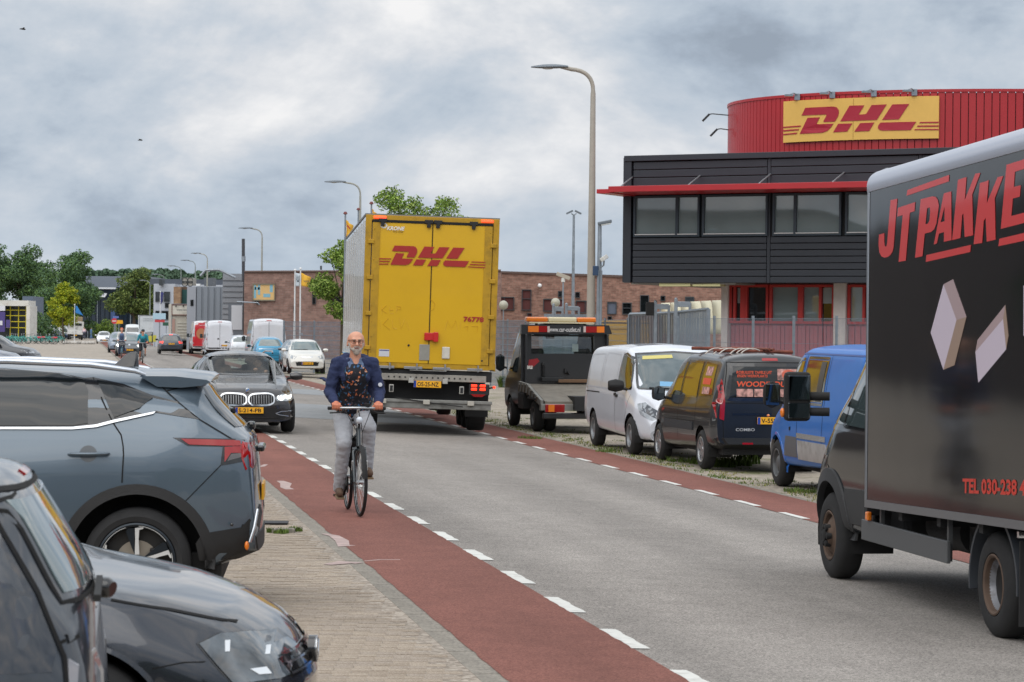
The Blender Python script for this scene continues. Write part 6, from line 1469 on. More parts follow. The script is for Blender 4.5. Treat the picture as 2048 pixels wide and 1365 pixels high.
for s_ in (1, -1):
 E.patch('grille', 'F', kid(s_, .93), M_bp, bw_, .004, .05); E.ribbon('grille_ring', 'F', kid(s_), M_chr, bw_, .026, .022, closed=True)
 for k in range(9):
  y = s_*(.07+.046*k); E.ribbon('grille_slat', 'F', [(y, .545), (y, .705)], mat('slat silver', (128, 130, 132), rough=.3, metal=.8), bw_, .011, .016)
 E.patch('headlight', 'F', [(s_*.51, .66), (s_*.60, .715), (s_*.86, .765), (s_*.88, .64), (s_*.80, .60), (s_*.54, .60)], M_hl, bw_, .008, .04)
 for cy in (.62, .755):
  ring = [(s_*(cy+.056*math.cos(t)), .668+.018*(cy-.62)/.13+.046*math.sin(t)) for t in [math.pi*(.85+1.3*k/12) for k in range(13)]]
  E.ribbon('daytime_ring', 'F', ring, M_hlon, bw_, .024, .02)
  E.patch('headlight_lens', 'F', [(s_*(cy+.03*math.cos(t)), .674+.03*math.sin(t)) for t in [math.pi*k/6 for k in range(12)]], mat('lens ice', (216, 228, 232), rough=.1, emit=((220, 235, 240), .6)), bw_, .018, .05)
 E.ribbon('fog_trim', 'F', [(s_*.52, .375), (s_*.62, .41), (s_*.86, .425), (s_*.87, .31), (s_*.60, .345), (s_*.52, .375)], M_chr, bw_, .016, .014)
 E.ribbon('bonnet_crease', 'F', [(s_*.30, .80), (s_*.34, .86), (s_*.46, .98)], mat('crease', (36, 35, 36), rough=.3, coat=.6), bw_, .006, .002)
 MB().tube([(.2, s_*.64, 1.46), (0, s_*.645, 1.50), (-1.4, s_*.63, 1.49), (-1.8, s_*.60, 1.44)], .016, 8).build('roof_rail', M_chr if False else M_gb, bw_, smooth=50)
E.patch('bumper_intake', 'F', [(-.66, .22), (.66, .22), (.74, .33), (.5, .47), (-.5, .47), (-.74, .33)], M_bp, bw_, .003, .08)
E.ribbon('intake_bar', 'F', [(-.60, .30), (.60, .30)], M_gb, bw_, .02, .01); plate(bw_, 'F', 2.495, .03, .43, 'S-214-PB')
MB().lathe([(.001, 0), (.036, .002), (.040, 0), (.040, -.02)], (2.405, 0, .80), 'X', 24).build('badge', M_chr, bw_, smooth=40); MB().box((2.409, .014, .812), (.004, .024, .024)).build('badge_quarter', mat('badge blue', (60, 120, 190)), bw_); MB().box((2.409, -.014, .788), (.004, .024, .024)).build('badge_quarter', mat('badge blue', (60, 120, 190)), bw_)
E.cut('F', wsP, .06); E.cut('B', rwP, .08)
for ax_ in ('L', 'R'):
 for pl in sdP: E.cut(ax_, pl, .12)
for x in (1.6, -1.37):
 for s_ in (1, -1): wheel(bw_, x, s_*.925, .34, .24, .23, 'alloy', n=6)
E.finish(pb, bw_)
M_int = mat('cabin grey', (54, 54, 56), rough=.9); M_int2 = mat('seat leather', (40, 38, 37), rough=.6)
MB().box((.0, 0, .42), (3.9, 1.6, .34)).build('floor_pan', M_int, bw_, .03, recalc=False); MB().box((.80, 0, .93), (.5, 1.5, .16)).build('dashboard', M_int2, bw_, .05, recalc=False)
for x, zz in ((-.15, .0), (-1.05, .0)):
 for y in (.38, -.38):
  MB().box((x-.02, y, .93), (.16, .50, .60), m=Matrix.Rotation(-.2, 3, 'Y')).build('seat', M_int2, bw_, .06, recalc=False); MB().box((x-.12, y, 1.28), (.10, .27, .17)).build('headrest', M_int2, bw_, .045, recalc=False)
mb = MB(); mb.tube([(.42+.0*math.cos(t), .38+.18*math.cos(t), 1.0+.17*math.sin(t)) for t in [2*math.pi*k/16 for k in range(17)]], .014, 6, caps=False); mb.box((.42, .38, 1.0), (.02, .34, .03)); mb.build('steering_wheel', M_bp, bw_)
MB().box((.16, 0, 1.38), (.05, .22, .06)).build('rear_view_mirror', M_bp, bw_, .015); MB().box((.30, .0, 1.345), (.02, .07, .05)).build('sticker', mat('ticket pale', (220, 226, 220), rough=.6), bw_)
# ------------------------------------------------------------------ vans on the right verge
def van_at(name, label, pxw, pyw, lx, ly, away, Z=None, extra=0.0, zoff=0.0):
 g = GG(pxw, pyw) if Z is None else P(pxw, pyw, Z); rz = heading(away, extra); R = Matrix.Rotation(rz, 3, 'Z')
 loc = g-R @ Vector((lx, ly, 0)); loc.z = g.z+zoff
 return thing(name, label, 'van', tuple(loc), rz)
# white van, nose towards the camera
vt = van_at('parked_van', 'white panel van facing the camera between the tow truck and the black van', 1256, 909.5, 1.62, -.965, False)
pw = paint('van white', (206, 210, 218), .0, .3)
V1 = Body(5.14, [(-2.57,1.3),(-2.56,1.6),(-2.52,1.78),(-2.40,1.86),(-2.2,1.89),(-.4,1.92),(.5,1.90),(.85,1.82),(1.15,1.62),(1.68,1.20),(1.80,1.13),(2.2,1.04),(2.42,.93),(2.52,.80),(2.57,.6)],
   [(-2.57,1.08),(1.2,1.08),(1.7,1.02),(2.2,.92),(2.57,.62)], [(-2.57,.42),(-2.2,.34),(2.1,.26),(2.57,.25)], [(-2.57,.92),(-2.2,.955),(1.3,.965),(1.9,.93),(2.57,.76)], [(-2.57,.90),(-2.2,.93),(1.2,.93),(1.8,.86),(2.57,.64)],
   [(-2.57,.78),(-2.2,.79),(.6,.77),(1.2,.76),(1.7,.80),(2.57,.60)], arches=[(1.62,.33),(-1.58,.33)], nx=150, arch_r=.40, bow=(.17, .03), sig=.035)
wv = [(-.80, 1.16), (0, 1.13), (.80, 1.16), (.68, 1.76), (0, 1.80), (-.68, 1.76)]
V1.patch('windscreen', 'F', wv, mat('van windscreen', (70, 82, 84), rough=.04, coat=.8, spec=.9, var=.2, vscale=1.5), vt, .004, .07); V1.ribbon('windscreen_seal', 'F', wv, M_gb, vt, .03, .006, closed=True)
V1.patch('sun_strip', 'F', [(-.60, 1.66), (-.05, 1.69), (-.05, 1.745), (-.58, 1.72)], mat('yellow strip', (196, 186, 112), rough=.6), vt, .010, .1); V1.patch('parking_card', 'F', [(-.42, 1.20), (-.10, 1.19), (-.10, 1.27), (-.40, 1.28)], mat('card blue', (110, 160, 196), rough=.6), vt, .010, .1); V1.patch('parking_card', 'F', [(.08, 1.19), (.46, 1.20), (.42, 1.28), (.06, 1.27)], mat('card pale', (206, 218, 222), rough=.6), vt, .010, .1)
V1.ribbon('wiper', 'F', [(-.62, 1.165), (.10, 1.145)], M_seam, vt, .02, .016); V1.ribbon('wiper', 'F', [(.05, 1.15), (.7, 1.17)], M_seam, vt, .02, .016)
for ax_ in ('R', 'L'):
 s_ = -1 if ax_ == 'R' else 1
 V1.patch('side_window', ax_, [(1.40, 1.17), (.98, 1.66), (.62, 1.74), (.50, 1.72), (.50, 1.15)], mat('door glass olive reflection', (60, 58, 28), rough=.05, coat=.7, var=.2, vscale=2) if ax_ == 'R' else M_tint, vt, .004, .07)  # olive reflection put into the glass colour on the road side only
 V1.ribbon('window_seal', ax_, [(1.44, 1.15), (.99, 1.68), (.62, 1.765), (.47, 1.74), (.47, 1.13)], M_gb, vt, .035, .006, closed=True); V1.ribbon('door_gap', ax_, [(.42, 1.80), (.40, 1.1), (.42, .4)], M_seam, vt, .010); V1.ribbon('door_gap', ax_, [(1.48, 1.05), (1.28, .6), (1.22, .45)], M_seam, vt, .008)
 V1.ribbon('panel_outline', ax_, [(.25, 1.12), (.28, 1.66), (.20, 1.74), (-.85, 1.76), (-.95, 1.70), (-.95, 1.12)], mat('panel crease', (166, 170, 178), rough=.4), vt, .02, .002, closed=True); V1.ribbon('panel_outline', ax_, [(-1.1, 1.12), (-1.1, 1.74), (-2.2, 1.72), (-2.3, 1.6), (-2.3, 1.12)], mat('panel crease', (166, 170, 178), rough=.4), vt, .02, .002, closed=True)
 V1.ribbon('slide_rail', ax_, [(-1.05, 1.03), (-2.35, 1.03)], M_bp, vt, .022); V1.patch('headlight', ax_, [(1.92, .90), (2.10, .93), (2.30, .84), (2.50, .62), (2.38, .63), (2.10, .72)], M_hl, vt, .006, .05)
 V1.patch('headlight', 'F', [(s_*.48, .66), (s_*.60, .78), (s_*.80, .92), (s_*.84, .78), (s_*.62, .62)], mat('headlamp dark', (66, 70, 76), rough=.08, coat=.9, var=.5, vscale=8), vt, .007, .05)
 V1.patch('fog_lamp', 'F', [(s_*(.66+.10*math.cos(t)), .38+.075*math.sin(t)) for t in [k*math.pi/8 for k in range(16)]], mat('fog surround', (172, 176, 182), rough=.3), vt, .008, .05); V1.patch('fog_lamp', 'F', [(s_*(.66+.05*math.cos(t)), .38+.045*math.sin(t)) for t in [k*math.pi/8 for k in range(16)]], M_gb, vt, .014, .05)
 for x_, z_ in ((.36, 1.02), (.52, 1.0)): V1.patch('door_handle', ax_, [(x_-.07, z_-.02), (x_+.07, z_-.02), (x_+.07, z_+.03), (x_-.07, z_+.03)], M_bp, vt, .02, .05)
 mirror_arm(vt, 1.22, s_*.93, 1.20, M_bp, .18, .28, .24, s_)
V1.patch('grille', 'F', [(-.44, .62), (.44, .62), (.42, .80), (-.42, .80)], M_bp, vt, .004, .08); V1.patch('bumper_intake', 'F', [(-.45, .30), (.45, .30), (.45, .42), (-.45, .42)], M_bp, vt, .004, .08)
for x in (1.62, -1.58):
 for s_ in (1, -1): wheel(vt, x, s_*.955, .335, .22, .205, 'steel', m=mat('wheel cover', (136, 140, 144), rough=.4, metal=.5))
V1.finish(pw, vt); MB().box((0, 0, .36), (4.7, 1.5, .2)).build('underbody', M_bp, vt, recalc=False)
# black small van, tail towards the camera
cb = van_at('parked_van', 'black small van with orange window lettering and rusty pipes on its roof', 1400, 939, -1.33, .905, True, extra=.02)
pk = mat('black van paint', (22, 25, 29), rough=.3, coat=.55)
V2 = Body(4.39, [(-2.195,1.0),(-2.19,1.25),(-2.15,1.55),(-2.08,1.72),(-1.98,1.79),(-1.8,1.815),(-.4,1.85),(.3,1.84),(.62,1.75),(1.25,1.22),(1.35,1.15),(1.85,1.0),(2.08,.88),(2.195,.6)],
   [(-2.195,1.02),(1.0,1.06),(1.4,1.02),(1.9,.88),(2.195,.6)], [(-2.195,.42),(-1.95,.36),(1.9,.24),(2.195,.26)], [(-2.195,.86),(-1.9,.905),(1.2,.915),(1.7,.88),(2.195,.74)], [(-2.195,.84),(-1.9,.88),(1.1,.87),(1.7,.82),(2.195,.62)],
   [(-2.195,.72),(-1.9,.71),(.3,.68),(1.2,.74),(2.195,.6)], arches=[(1.42,.31),(-1.33,.31)], nx=140, arch_r=.385, bow=(.15, .045), sig=.03)
M_or = mat('orange vinyl', (206, 78, 44), rough=.5); M_ph = mat('photo print', (176, 132, 124), rough=.6, var=.8, vscale=14)
rw = [(-.70, 1.13), (.70, 1.13), (.62, 1.66), (-.62, 1.66)]
V2.patch('rear_window', 'B', rw, M_tint, cb, .004, .07); V2.ribbon('window_frame', 'B', rw, M_gb, cb, .05, .006, closed=True)
def vtxt(st, cy, cz, w_, h_, m_=M_or, nm='lettering', b_=.02, off=.012, sh=.15): V2.text(nm, 'B', st, -cy, cz, w_, h_, m_, cb, off, b_, sh, flip=True)
# picture-right is local -y when seen from behind
vtxt('ROBUUSTE TAFELS UIT', -.27, 1.545, .56, .045); vtxt('EIGEN WERKPLAATS', -.30, 1.49, .48, .042); vtxt('WOODINDUSTRIE', .0, 1.365, 1.12, .085, b_=.03)
for a, b, z0, z1 in ((-.56, -.30, 1.17, 1.29), (-.28, .0, 1.17, 1.29), (.02, .28, 1.17, 1.29), (.10, .46, 1.43, 1.60)): V2.patch('window_print', 'B', [(-a, z0), (-b, z0), (-b, z1), (-a, z1)], M_ph, cb, .010, .08)
V2.patch('window_print', 'B', [(-.28+.11*math.cos(t), 1.515+.075*math.sin(t)) for t in [k*math.pi/8 for k in range(16)]], mat('disc print', (190, 92, 70), rough=.6, var=.3, vscale=10), cb, .014, .06)
V2.patch('sticker', 'B', [(-.46, 1.42), (-.58, 1.42), (-.58, 1.52), (-.46, 1.52)], mat('sticker red', (176, 44, 60), rough=.5), cb, .012, .08); V2.patch('sticker', 'B', [(-.46, 1.22), (-.62, 1.22), (-.62, 1.38), (-.46, 1.38)], mat('sticker blue', (150, 176, 206), rough=.5), cb, .012, .08)
V2.ribbon('tailgate_gap', 'B', [(-.76, .52), (-.78, 1.05), (-.68, 1.70), (.68, 1.70), (.78, 1.05), (.76, .52)], M_seam, cb, .012, .003, closed=True); V2.ribbon('tailgate_fold', 'B', [(-.74, 1.07), (.74, 1.07)], M_seam, cb, .014); V2.ribbon('plate_ledge', 'B', [(-.62, .90), (.62, .90)], M_gb, cb, .03, .012)
V2.patch('bumper', 'B', [(-.84, .38), (.84, .38), (.86, .53), (-.86, .53)], mat('bumper black', (30, 33, 37), rough=.45), cb, .03, .1); V2.patch('bumper_reflector', 'B', [(.30, .43), (.47, .43), (.47, .46), (.30, .46)], M_tail, cb, .036, .1)
V2.patch('high_brake_light', 'B', [(-.13, 1.725), (.13, 1.725), (.12, 1.765), (-.12, 1.765)], M_tail, cb, .008, .06)
for s_ in (1, -1):
 V2.patch('taillight', 'B', [(s_*.755, .80), (s_*.86, .84), (s_*.875, 1.15), (s_*.83, 1.46), (s_*.76, 1.40), (s_*.74, 1.1)], M_tail, cb, .012, .05)
 V2.patch('reverse_lamp', 'B', [(s_*(.81+.032*math.cos(t)), 1.10+.045*math.sin(t)) for t in [k*math.pi/6 for k in range(12)]], mat('lamp clear', (190, 140, 140), rough=.1, coat=.9), cb, .02, .04)
plate(cb, 'B', -2.235, -.02, .80, 'V-559-TN'); V2.text('lettering', 'B', 'COMBO', .42, .66, .30, .045, mat('badge silver', (176, 180, 184), rough=.3), cb, .010, .01, flip=True)
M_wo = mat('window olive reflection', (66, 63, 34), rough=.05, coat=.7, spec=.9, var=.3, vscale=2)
for ax_ in ('L', 'R'):
 s_ = 1 if ax_ == 'L' else -1
 m_ = M_wo if ax_ == 'L' else M_tint
 V2.patch('side_window', ax_, [(.98, 1.14), (.46, 1.62), (.16, 1.68), (.16, 1.13)], m_, cb, .004, .08); V2.patch('side_window', ax_, [(.05, 1.13), (.05, 1.69), (-.85, 1.68), (-.90, 1.13)], m_, cb, .004, .08); V2.patch('side_window', ax_, [(-1.05, 1.16), (-1.02, 1.68), (-1.70, 1.64), (-1.80, 1.20)], m_, cb, .004, .08)
 for pl in ([(.05, 1.13), (.05, 1.69), (-.85, 1.68), (-.90, 1.13)], [(-1.05, 1.16), (-1.02, 1.68), (-1.70, 1.64), (-1.80, 1.20)]): V2.ribbon('window_seal', ax_, pl, M_gb, cb, .035, .006, closed=True)
 for x0, x1, z0, z1 in ((-1.20, -1.55, 1.48, 1.62), (-1.15, -1.60, 1.34, 1.44), (-1.2, -1.6, 1.19, 1.30)): V2.patch('window_print', ax_, [(x0, z0), (x1, z0), (x1, z1), (x0, z1)], M_ph if z0 != 1.34 else M_or, cb, .010, .08)
 V2.ribbon('door_gap', ax_, [(.11, 1.72), (.11, .45)], M_seam, cb, .010); V2.ribbon('door_gap', ax_, [(-.96, 1.72), (-.96, .75)], M_seam, cb, .010); V2.patch('rub_strip', ax_, [(.95, .60), (-.85, .60), (-.85, .73), (.95, .73)], mat('rub strip', (40, 44, 49), rough=.6), cb, .016, .1)
 mirror_arm(cb, .92, s_*.88, 1.14, M_bp, .16, .22, .26, s_)
 for k, x in enumerate((1.42, -1.33)): wheel(cb, x, s_*.905, .315, .205, .20, 'alloy', n=7)
# rusty pipes lashed on the roof
for y, z in ((-.10, 1.905), (-.17, 1.90)): MB().tube([(1.5, y-.30, z), (-1.7, y, z)], .022, 8).build('roof_pipe', mat('rusty steel', (112, 60, 46), rough=.85, var=.3, vscale=9), cb, smooth=50)
MB().tube([(-1.25, -.62, 1.86), (-1.25, .68, 1.875)], .028, 8).build('roof_bar', mat('rusty steel', (112, 60, 46), rough=.85), cb); MB().tube([(.1, -.62, 1.89), (.1, .68, 1.90)], .028, 8).build('roof_bar', mat('rusty steel', (112, 60, 46), rough=.85), cb)
rgk = random.Random(2)
for k in range(6):
 a = (-1.25+rgk.uniform(-.1, .1), .2+rgk.uniform(-.3, .3), 1.88); MB().tube(bez(a, (a[0]-.05, a[1]+.2, 1.97), (a[0]-.1, a[1]+.35, 1.82), 6), .010, 6).build('rope', mat('rope pale', (196, 188, 180), rough=.9), cb)
V2.finish(pk, cb); MB().box((0, 0, .36), (4.0, 1.45, .2)).build('underbody', M_bp, cb, recalc=False)
# blue van
tv = van_at('parked_van', 'blue van with silver lower side panels, partly hidden by the black delivery truck', 1550, 973, 1.45, .985, True, extra=-.01)
pbl = mat('van blue', (10, 98, 178), rough=.5, coat=.25, var=.03); M_sil = mat('scuffed silver paint', (166, 166, 164), rough=.45, metal=.2, var=.15, vscale=4, dirt=((104, 96, 86), .6), dscale=5)
V3 = Body(4.86, [(-2.43,1.3),(-2.42,1.7),(-2.38,1.88),(-2.25,1.96),(-2.0,1.98),(.5,1.99),(.78,1.93),(1.0,1.80),(1.52,1.28),(1.62,1.20),(2.1,1.05),(2.32,.92),(2.43,.6)],
   [(-2.43,1.12),(1.1,1.14),(1.6,1.06),(2.1,.92),(2.43,.65)], [(-2.43,.44),(-2.1,.38),(2,.28),(2.43,.28)], [(-2.43,.95),(-2.1,.98),(1.3,.985),(1.9,.95),(2.43,.80)], [(-2.43,.93),(-2.1,.96),(1.2,.95),(1.8,.88),(2.43,.66)], [(-2.43,.84),(-2.1,.83),(.6,.80),(1.3,.78),(2.43,.6)],
   arches=[(1.45,.33),(-1.48,.33)], nx=130, arch_r=.40, bow=(.15, .03), sig=.03)
for ax_ in ('L', 'R'):
 s_ = 1 if ax_ == 'L' else -1; m_ = M_wo if ax_ == 'L' else M_tint
 V3.patch('side_window', ax_, [(1.30, 1.23), (.92, 1.68), (.62, 1.78), (.48, 1.78), (.48, 1.21)], m_, tv, .004, .08)
 V3.patch('side_window', ax_, [(.25, 1.24), (.25, 1.80), (-.72, 1.80), (-.72, 1.24)], m_, tv, .004, .08); V3.patch('window_card', ax_, [(-.42, 1.25), (-.42, 1.78), (-.66, 1.78), (-.66, 1.25)], mat('dark divider', (24, 28, 34), rough=.3), tv, .009, .1)
 for pl in ([(1.33, 1.21), (.93, 1.71), (.62, 1.81), (.45, 1.81), (.45, 1.19)], [(.28, 1.21), (.28, 1.83), (-.75, 1.83), (-.75, 1.21)]): V3.ribbon('window_seal', ax_, pl, M_gb, tv, .035, .006, closed=True)
 V3.ribbon('door_gap', ax_, [(.38, 1.86), (.38, .50)], M_seam, tv, .012); V3.ribbon('door_gap', ax_, [(-.85, 1.86), (-.85, .55)], M_seam, tv, .012); V3.ribbon('roof_gutter', ax_, [(1.0, 1.86), (.5, 1.885), (-2.3, 1.875)], mat('gutter blue', (30, 62, 130), rough=.4), tv, .02, .006)
 V3.patch('lower_panel', ax_, [(1.03, .46), (.92, .74), (.36, .74), (.36, .46)], mat('panel slate', (86, 88, 92), rough=.5), tv, .006, .08); V3.patch('lower_panel', ax_, [(.33, .44), (.33, .70), (-1.05, .70), (-1.15, .44)], M_sil, tv, .006, .1)
 V3.patch('silver_strip', ax_, [(.35, .73), (.35, .80), (-1.05, .80), (-1.05, .73)], M_chr, tv, .012, .1)
 for pl in ([(1.9, .6), (1.86, .52), (1.93, .40), (2.3, .42), (2.34, .62)],): V3.patch('bumper', ax_, pl, M_sil, tv, .008, .06)
 V3.patch('door_handle', ax_, [(.62, 1.02), (.80, 1.02), (.80, 1.08), (.62, 1.08)], M_bp, tv, .02, .06); V3.patch('lock', ax_, [(.70, .82), (.74, .82), (.74, .87), (.70, .87)], M_bp, tv, .012, .05)
 MB().ball((1.93, s_*.965, .98), 1, 8, (.04, .02, .02)).build('indicator', M_amber, tv); mirror_arm(tv, 1.22, s_*.95, 1.30, M_bp, .18, .24, .40, s_)
 for x in (1.45, -1.48): wheel(tv, x, s_*.975, .335, .22, .20, 'steel', m=mat('steel wheel grey', (96, 98, 100), rough=.5, metal=.4))
arch_ring(tv, 1.45, .33, .985, .398, .44, M_sil, body=V3, a0=-.12, a1=.30); arch_ring(tv, 1.45, .33, .985, .398, .44, mat('flare blue', (14, 94, 176), rough=.35, coat=.6), body=V3, a0=.30, a1=1.08)
V3.patch('windscreen', 'F', [(-.80, 1.25), (.80, 1.25), (.68, 1.80), (-.68, 1.80)], M_tint, tv); V3.finish(pbl, tv); MB().box((0, 0, .38), (4.4, 1.5, .2)).build('underbody', M_bp, tv, recalc=False)
MB().tube([(.6, .55, 2.0), (.45, .60, 2.42)], .006, 6).build('aerial', M_bp, tv)
# ------------------------------------------------------------------ yellow semitrailer
TW, TL = 2.62, 13.6; Yt = 49.6
tr_rz = math.atan2(.9962, -.094); tl = thing('trailer', 'yellow box trailer with red logo and dented rear doors driving away behind the cyclist', 'trailer', (P(853, 700, Yt).x, Yt, -.05), tr_rz)
tl.rotation_euler = (.024, 0, tr_rz)
M_ty = mat('trailer yellow', (208, 163, 0), rough=.42, coat=.25, var=.04, vscale=.9, dirt=((184, 140, 16), .22), dscale=1.2)
M_tyd = mat('trailer yellow trim', (176, 136, 18), rough=.5, var=.08, dirt=((110, 88, 26), .5), dscale=5)
M_tside = mat('trailer side panel', (206, 206, 204), rough=.12, coat=.8, var=.03); M_ch = mat('chassis dark', (30, 31, 33), rough=.7, var=.2, vscale=3); M_chg = mat('weathered galvanised', (132, 132, 128), rough=.6, metal=.3, var=.18, vscale=5, dirt=((84, 80, 74), .6), dscale=4)
zb_, zt_ = 1.24, 4.20
# rear view: picture right is local -y
def ry(px): return -(px-853)/102.4
def rzz(py, px=853): return 1.93+.05-(py-(663-1.7)-(px-853)*.036)/102.4
MB().box((TL/2+.06, 0, (zb_+zt_)/2), (TL, TW-.02, zt_-zb_)).build('box_body', M_tside, tl, .02, recalc=False)
MB().box((TL/2+.02, 0, zt_+.012), (TL+.02, TW+.02, .03)).build('roof_rail', mat('roof rail alloy', (120, 122, 124), rough=.5, metal=.4), tl, recalc=False)
for s_ in (1, -1):
 MB().box((TL/2+.02, s_*(TW/2+.0), zb_+.05), (TL+.02, .035, .14)).build('side_rail', M_tyd, tl, recalc=False)
for k in range(9): MB().box((1.0+k*1.5, TW/2+.003, (zb_+zt_)/2+.05), (.05, .016, zt_-zb_-.25)).build('side_rib', mat('side rib', (190, 188, 184), rough=.3), tl, recalc=False)
# rear frame
fr = MB()
for s_ in (1, -1): fr.box((.0, s_*(TW/2-.06), (zb_+zt_)/2), (.12, .12, zt_-zb_))
fr.box((.0, 0, zt_-.05), (.12, TW-.24, .10)); fr.box((.0, 0, zb_+.04), (.12, TW-.24, .10)); fr.build('rear_frame', M_tyd, tl, .006, recalc=False)
MB().box((-.055, 0, zt_-.115), (.05, TW-.26, .05)).build('door_header', mat('black rubber', (20, 20, 20), rough=.8), tl, recalc=False)
dz0, dz1 = zb_+.09, zt_-.14
for s_ in (1, -1):
 d = MB().box((-.045, s_*.588, (dz0+dz1)/2), (.05, 1.165, dz1-dz0)).build('rear_door', M_ty, tl, .008, recalc=False)
 MB().box((-.074, s_*1.10, (dz0+dz1)/2), (.016, .15, dz1-dz0-.02)).build('door_edge', M_tyd, d, recalc=False)
 for k in range(9): MB().ball((-.084, s_*1.135, dz0+.2+k*.3), .011, 6).build('rivet', M_tyd, d)
 for z in (dz0+.28, dz0+.95, dz0+1.65, dz0+2.35): MB().box((-.085, s_*(1.20), z), (.05, .12, .08)).build('hinge', M_tyd, tl, .008, recalc=False)
 for y in (.08, .98) if s_ > 0 else (.10, .80):
  h = MB(); h.box((-.08, s_*y, zt_-.10), (.08, .16, .07)); h.box((-.09, s_*y, zt_-.17), (.06, .07, .09)); h.build('lock_keeper', M_ch, tl, .006, recalc=False)
MB().box((-.0705, 0, (dz0+dz1)/2), (.012, .016, dz1-dz0)).build('door_seal', mat('black rubber', (20, 20, 20), rough=.8), tl, recalc=False)
for px_ in (747, 962): MB().box((-.07, ry(px_), zt_-.045), (.05, .24, .045)).build('marker_light', mat('marker lit', (250, 86, 50), rough=.2, emit=((255, 74, 40), 1.8)), tl, .006, recalc=False)
# logo on the doors: u to the right in the picture
lx0, lx1 = ry(748), ry(961); lz1, lz0 = rzz(493.5, 853), rzz(533, 853)
uv = dhl_uv(); us_ = [p[0] for pl in uv for p in pl]; vs_ = [p[1] for pl in uv for p in pl]; u0, u1, v0, v1 = min(us_), max(us_), min(vs_), max(vs_)
M_dr = mat('door print red', (158, 34, 30), rough=.5)
for pl in uv: MB().prism([((u-u0)/(u1-u0), (v-v0)/(v1-v0)) for u, v in pl], lambda u, v, w_: (-.0828-w_, lx0+(lx1-lx0)*u, lz0+(lz1-lz0)*v), .003).build('logo_letter', M_dr, tl)
def rtext(nm, st, x0, x1, y0, y1, m_, bold=.02, shear=0, x_=-.084):
 lettering(nm, st, m_, tl, lambda u, v: (x_, ry(x0)-u, rzz(y1, (x0+x1)/2)+v), abs(ry(x1)-ry(x0)), abs(rzz(y0)-rzz(y1)), bold, shear)
rtext('fleet_number', '76778', 920.5, 961.5, 634, 644.5, M_dr, .04)
M_wp = mat('white print', (222, 218, 210), rough=.5)
rtext('lettering', 'KRONE', 761, 795, 453, 461, M_wp, .04, .25); rtext('lettering', 'Dry Liner', 774, 794, 462.5, 466, mat('brown print', (96, 72, 30), rough=.6), .02, .25)
MB().prism([(ry(750)-.0+.085*math.cos(t)*.8-.05, rzz(455)+.055*math.sin(t)) for t in [k*math.pi/6 for k in range(12)]], lambda u, v, w_: (-.073-w_, u, v), .002).build('crown_mark', M_wp, tl); MB().prism([(ry(750)-.05+.05*math.cos(t)*.8, rzz(454.5)+.03*math.sin(t)) for t in [k*math.pi/6 for k in range(12)]], lambda u, v, w_: (-.0752-w_, u, v), .002).build('crown_mark', M_ty, tl)
# finger marks in the dirt
M_fd = mat('wiped yellow', (212, 166, 34), rough=.4)
for pts in ([(755, 615), (757, 632)], [(755, 624), (766, 614)], [(757, 624), (767, 630)], [(772, 616), (772, 630), (780, 630)], [(772, 623), (779, 623)], [(786, 614), (786, 628)], [(786, 615), (794, 616), (794, 621), (787, 622)],
   [(752, 642), (757, 664)], [(770, 640), (760, 652), (774, 662)], [(778, 642), (780, 660), (788, 660)], [(792, 640), (796, 660), (803, 640)], [(806, 645), (812, 660)],
   [(884, 660), (889, 640), (897, 656), (905, 640), (909, 658)], [(915, 642), (915, 656)], [(922, 652), (930, 650), (928, 660)], [(938, 650), (950, 650), (948, 662)], [(852, 598), (862, 606), (860, 618), (852, 622)]):
 MB().tube([(-.0725, ry(a), rzz(b)) for a, b in pts], .0065, 4, flat=.5).build('finger_mark', M_fd, tl)
lk = MB(); lk.box((-.10, ry(856.5), rzz(673.5)), (.07, .26, .15)); lk.box((-.13, ry(866), rzz(674)), (.06, .10, .19)); lk.build('door_lock', mat('lock red', (190, 28, 24), rough=.4, coat=.3), tl, .012, recalc=False)
MB().box((-.076, ry(844.5), rzz(705.5)), (.015, .20, .31)).build('metal_plate', mat('plate grey', (148, 146, 138), rough=.55, metal=.3, var=.08), tl, .006, recalc=False)
MB().box((-.085, ry(887.5), rzz(705)), (.03, .15, .23)).build('document_pouch', mat('pouch white', (200, 196, 184), rough=.5, var=.1, vscale=12), tl, .012, recalc=False)
MB().box((-.0725, ry(764), rzz(709)), (.004, .20, .14)).build('label', mat('label pale', (196, 198, 204), rough=.5), tl, recalc=False); MB().box((-.0728, ry(764), rzz(704)), (.005, .19, .02)).build('label_band', mat('label blue', (60, 74, 130), rough=.5), tl, recalc=False)
for px_, py_ in ((960.5, 722.5), (812.5, 691)): MB().ball((-.072, ry(px_), rzz(py_, px_)), .022, 8, (1, 1, 1)).build('door_stud', M_ch, tl)
# below the box
zl = lambda py: rzz(py, 853)
MB().box((.35, 0, 1.10), (.7, TW-.1, .20)).build('rear_beam', M_ch, tl, .01, recalc=False)
for px_, w_ in ((770, .30), (823, .36), (880, .34), (947, .30)):
 k = MB(); k.box((-.06, ry(px_), zl(737)), (.03, w_, .05)); k.box((-.09, ry(px_)-w_*.2, zl(735)), (.04, .03, .13)); k.build('latch', mat('latch alloy', (150, 152, 156), rough=.4, metal=.6), tl, .005, recalc=False)
MB().box((-.10, ry(853), zl(741.5)), (.02, .72, .02)).build('pull_bar', M_chg, tl, recalc=False)
MB().box((.0, 0, zl(756)), (.07, 2.30, .13)).build('light_beam', mat('beam pale', (150, 146, 138), rough=.6, dirt=((96, 90, 84), .6), dscale=6), tl, .01, recalc=False)
for k in range(16): MB().lathe([(.001, -.04), (.018, -.042)], (0, ry(775+k*11), zl(756)), 'X', 8).build('beam_hole', M_ch, tl)
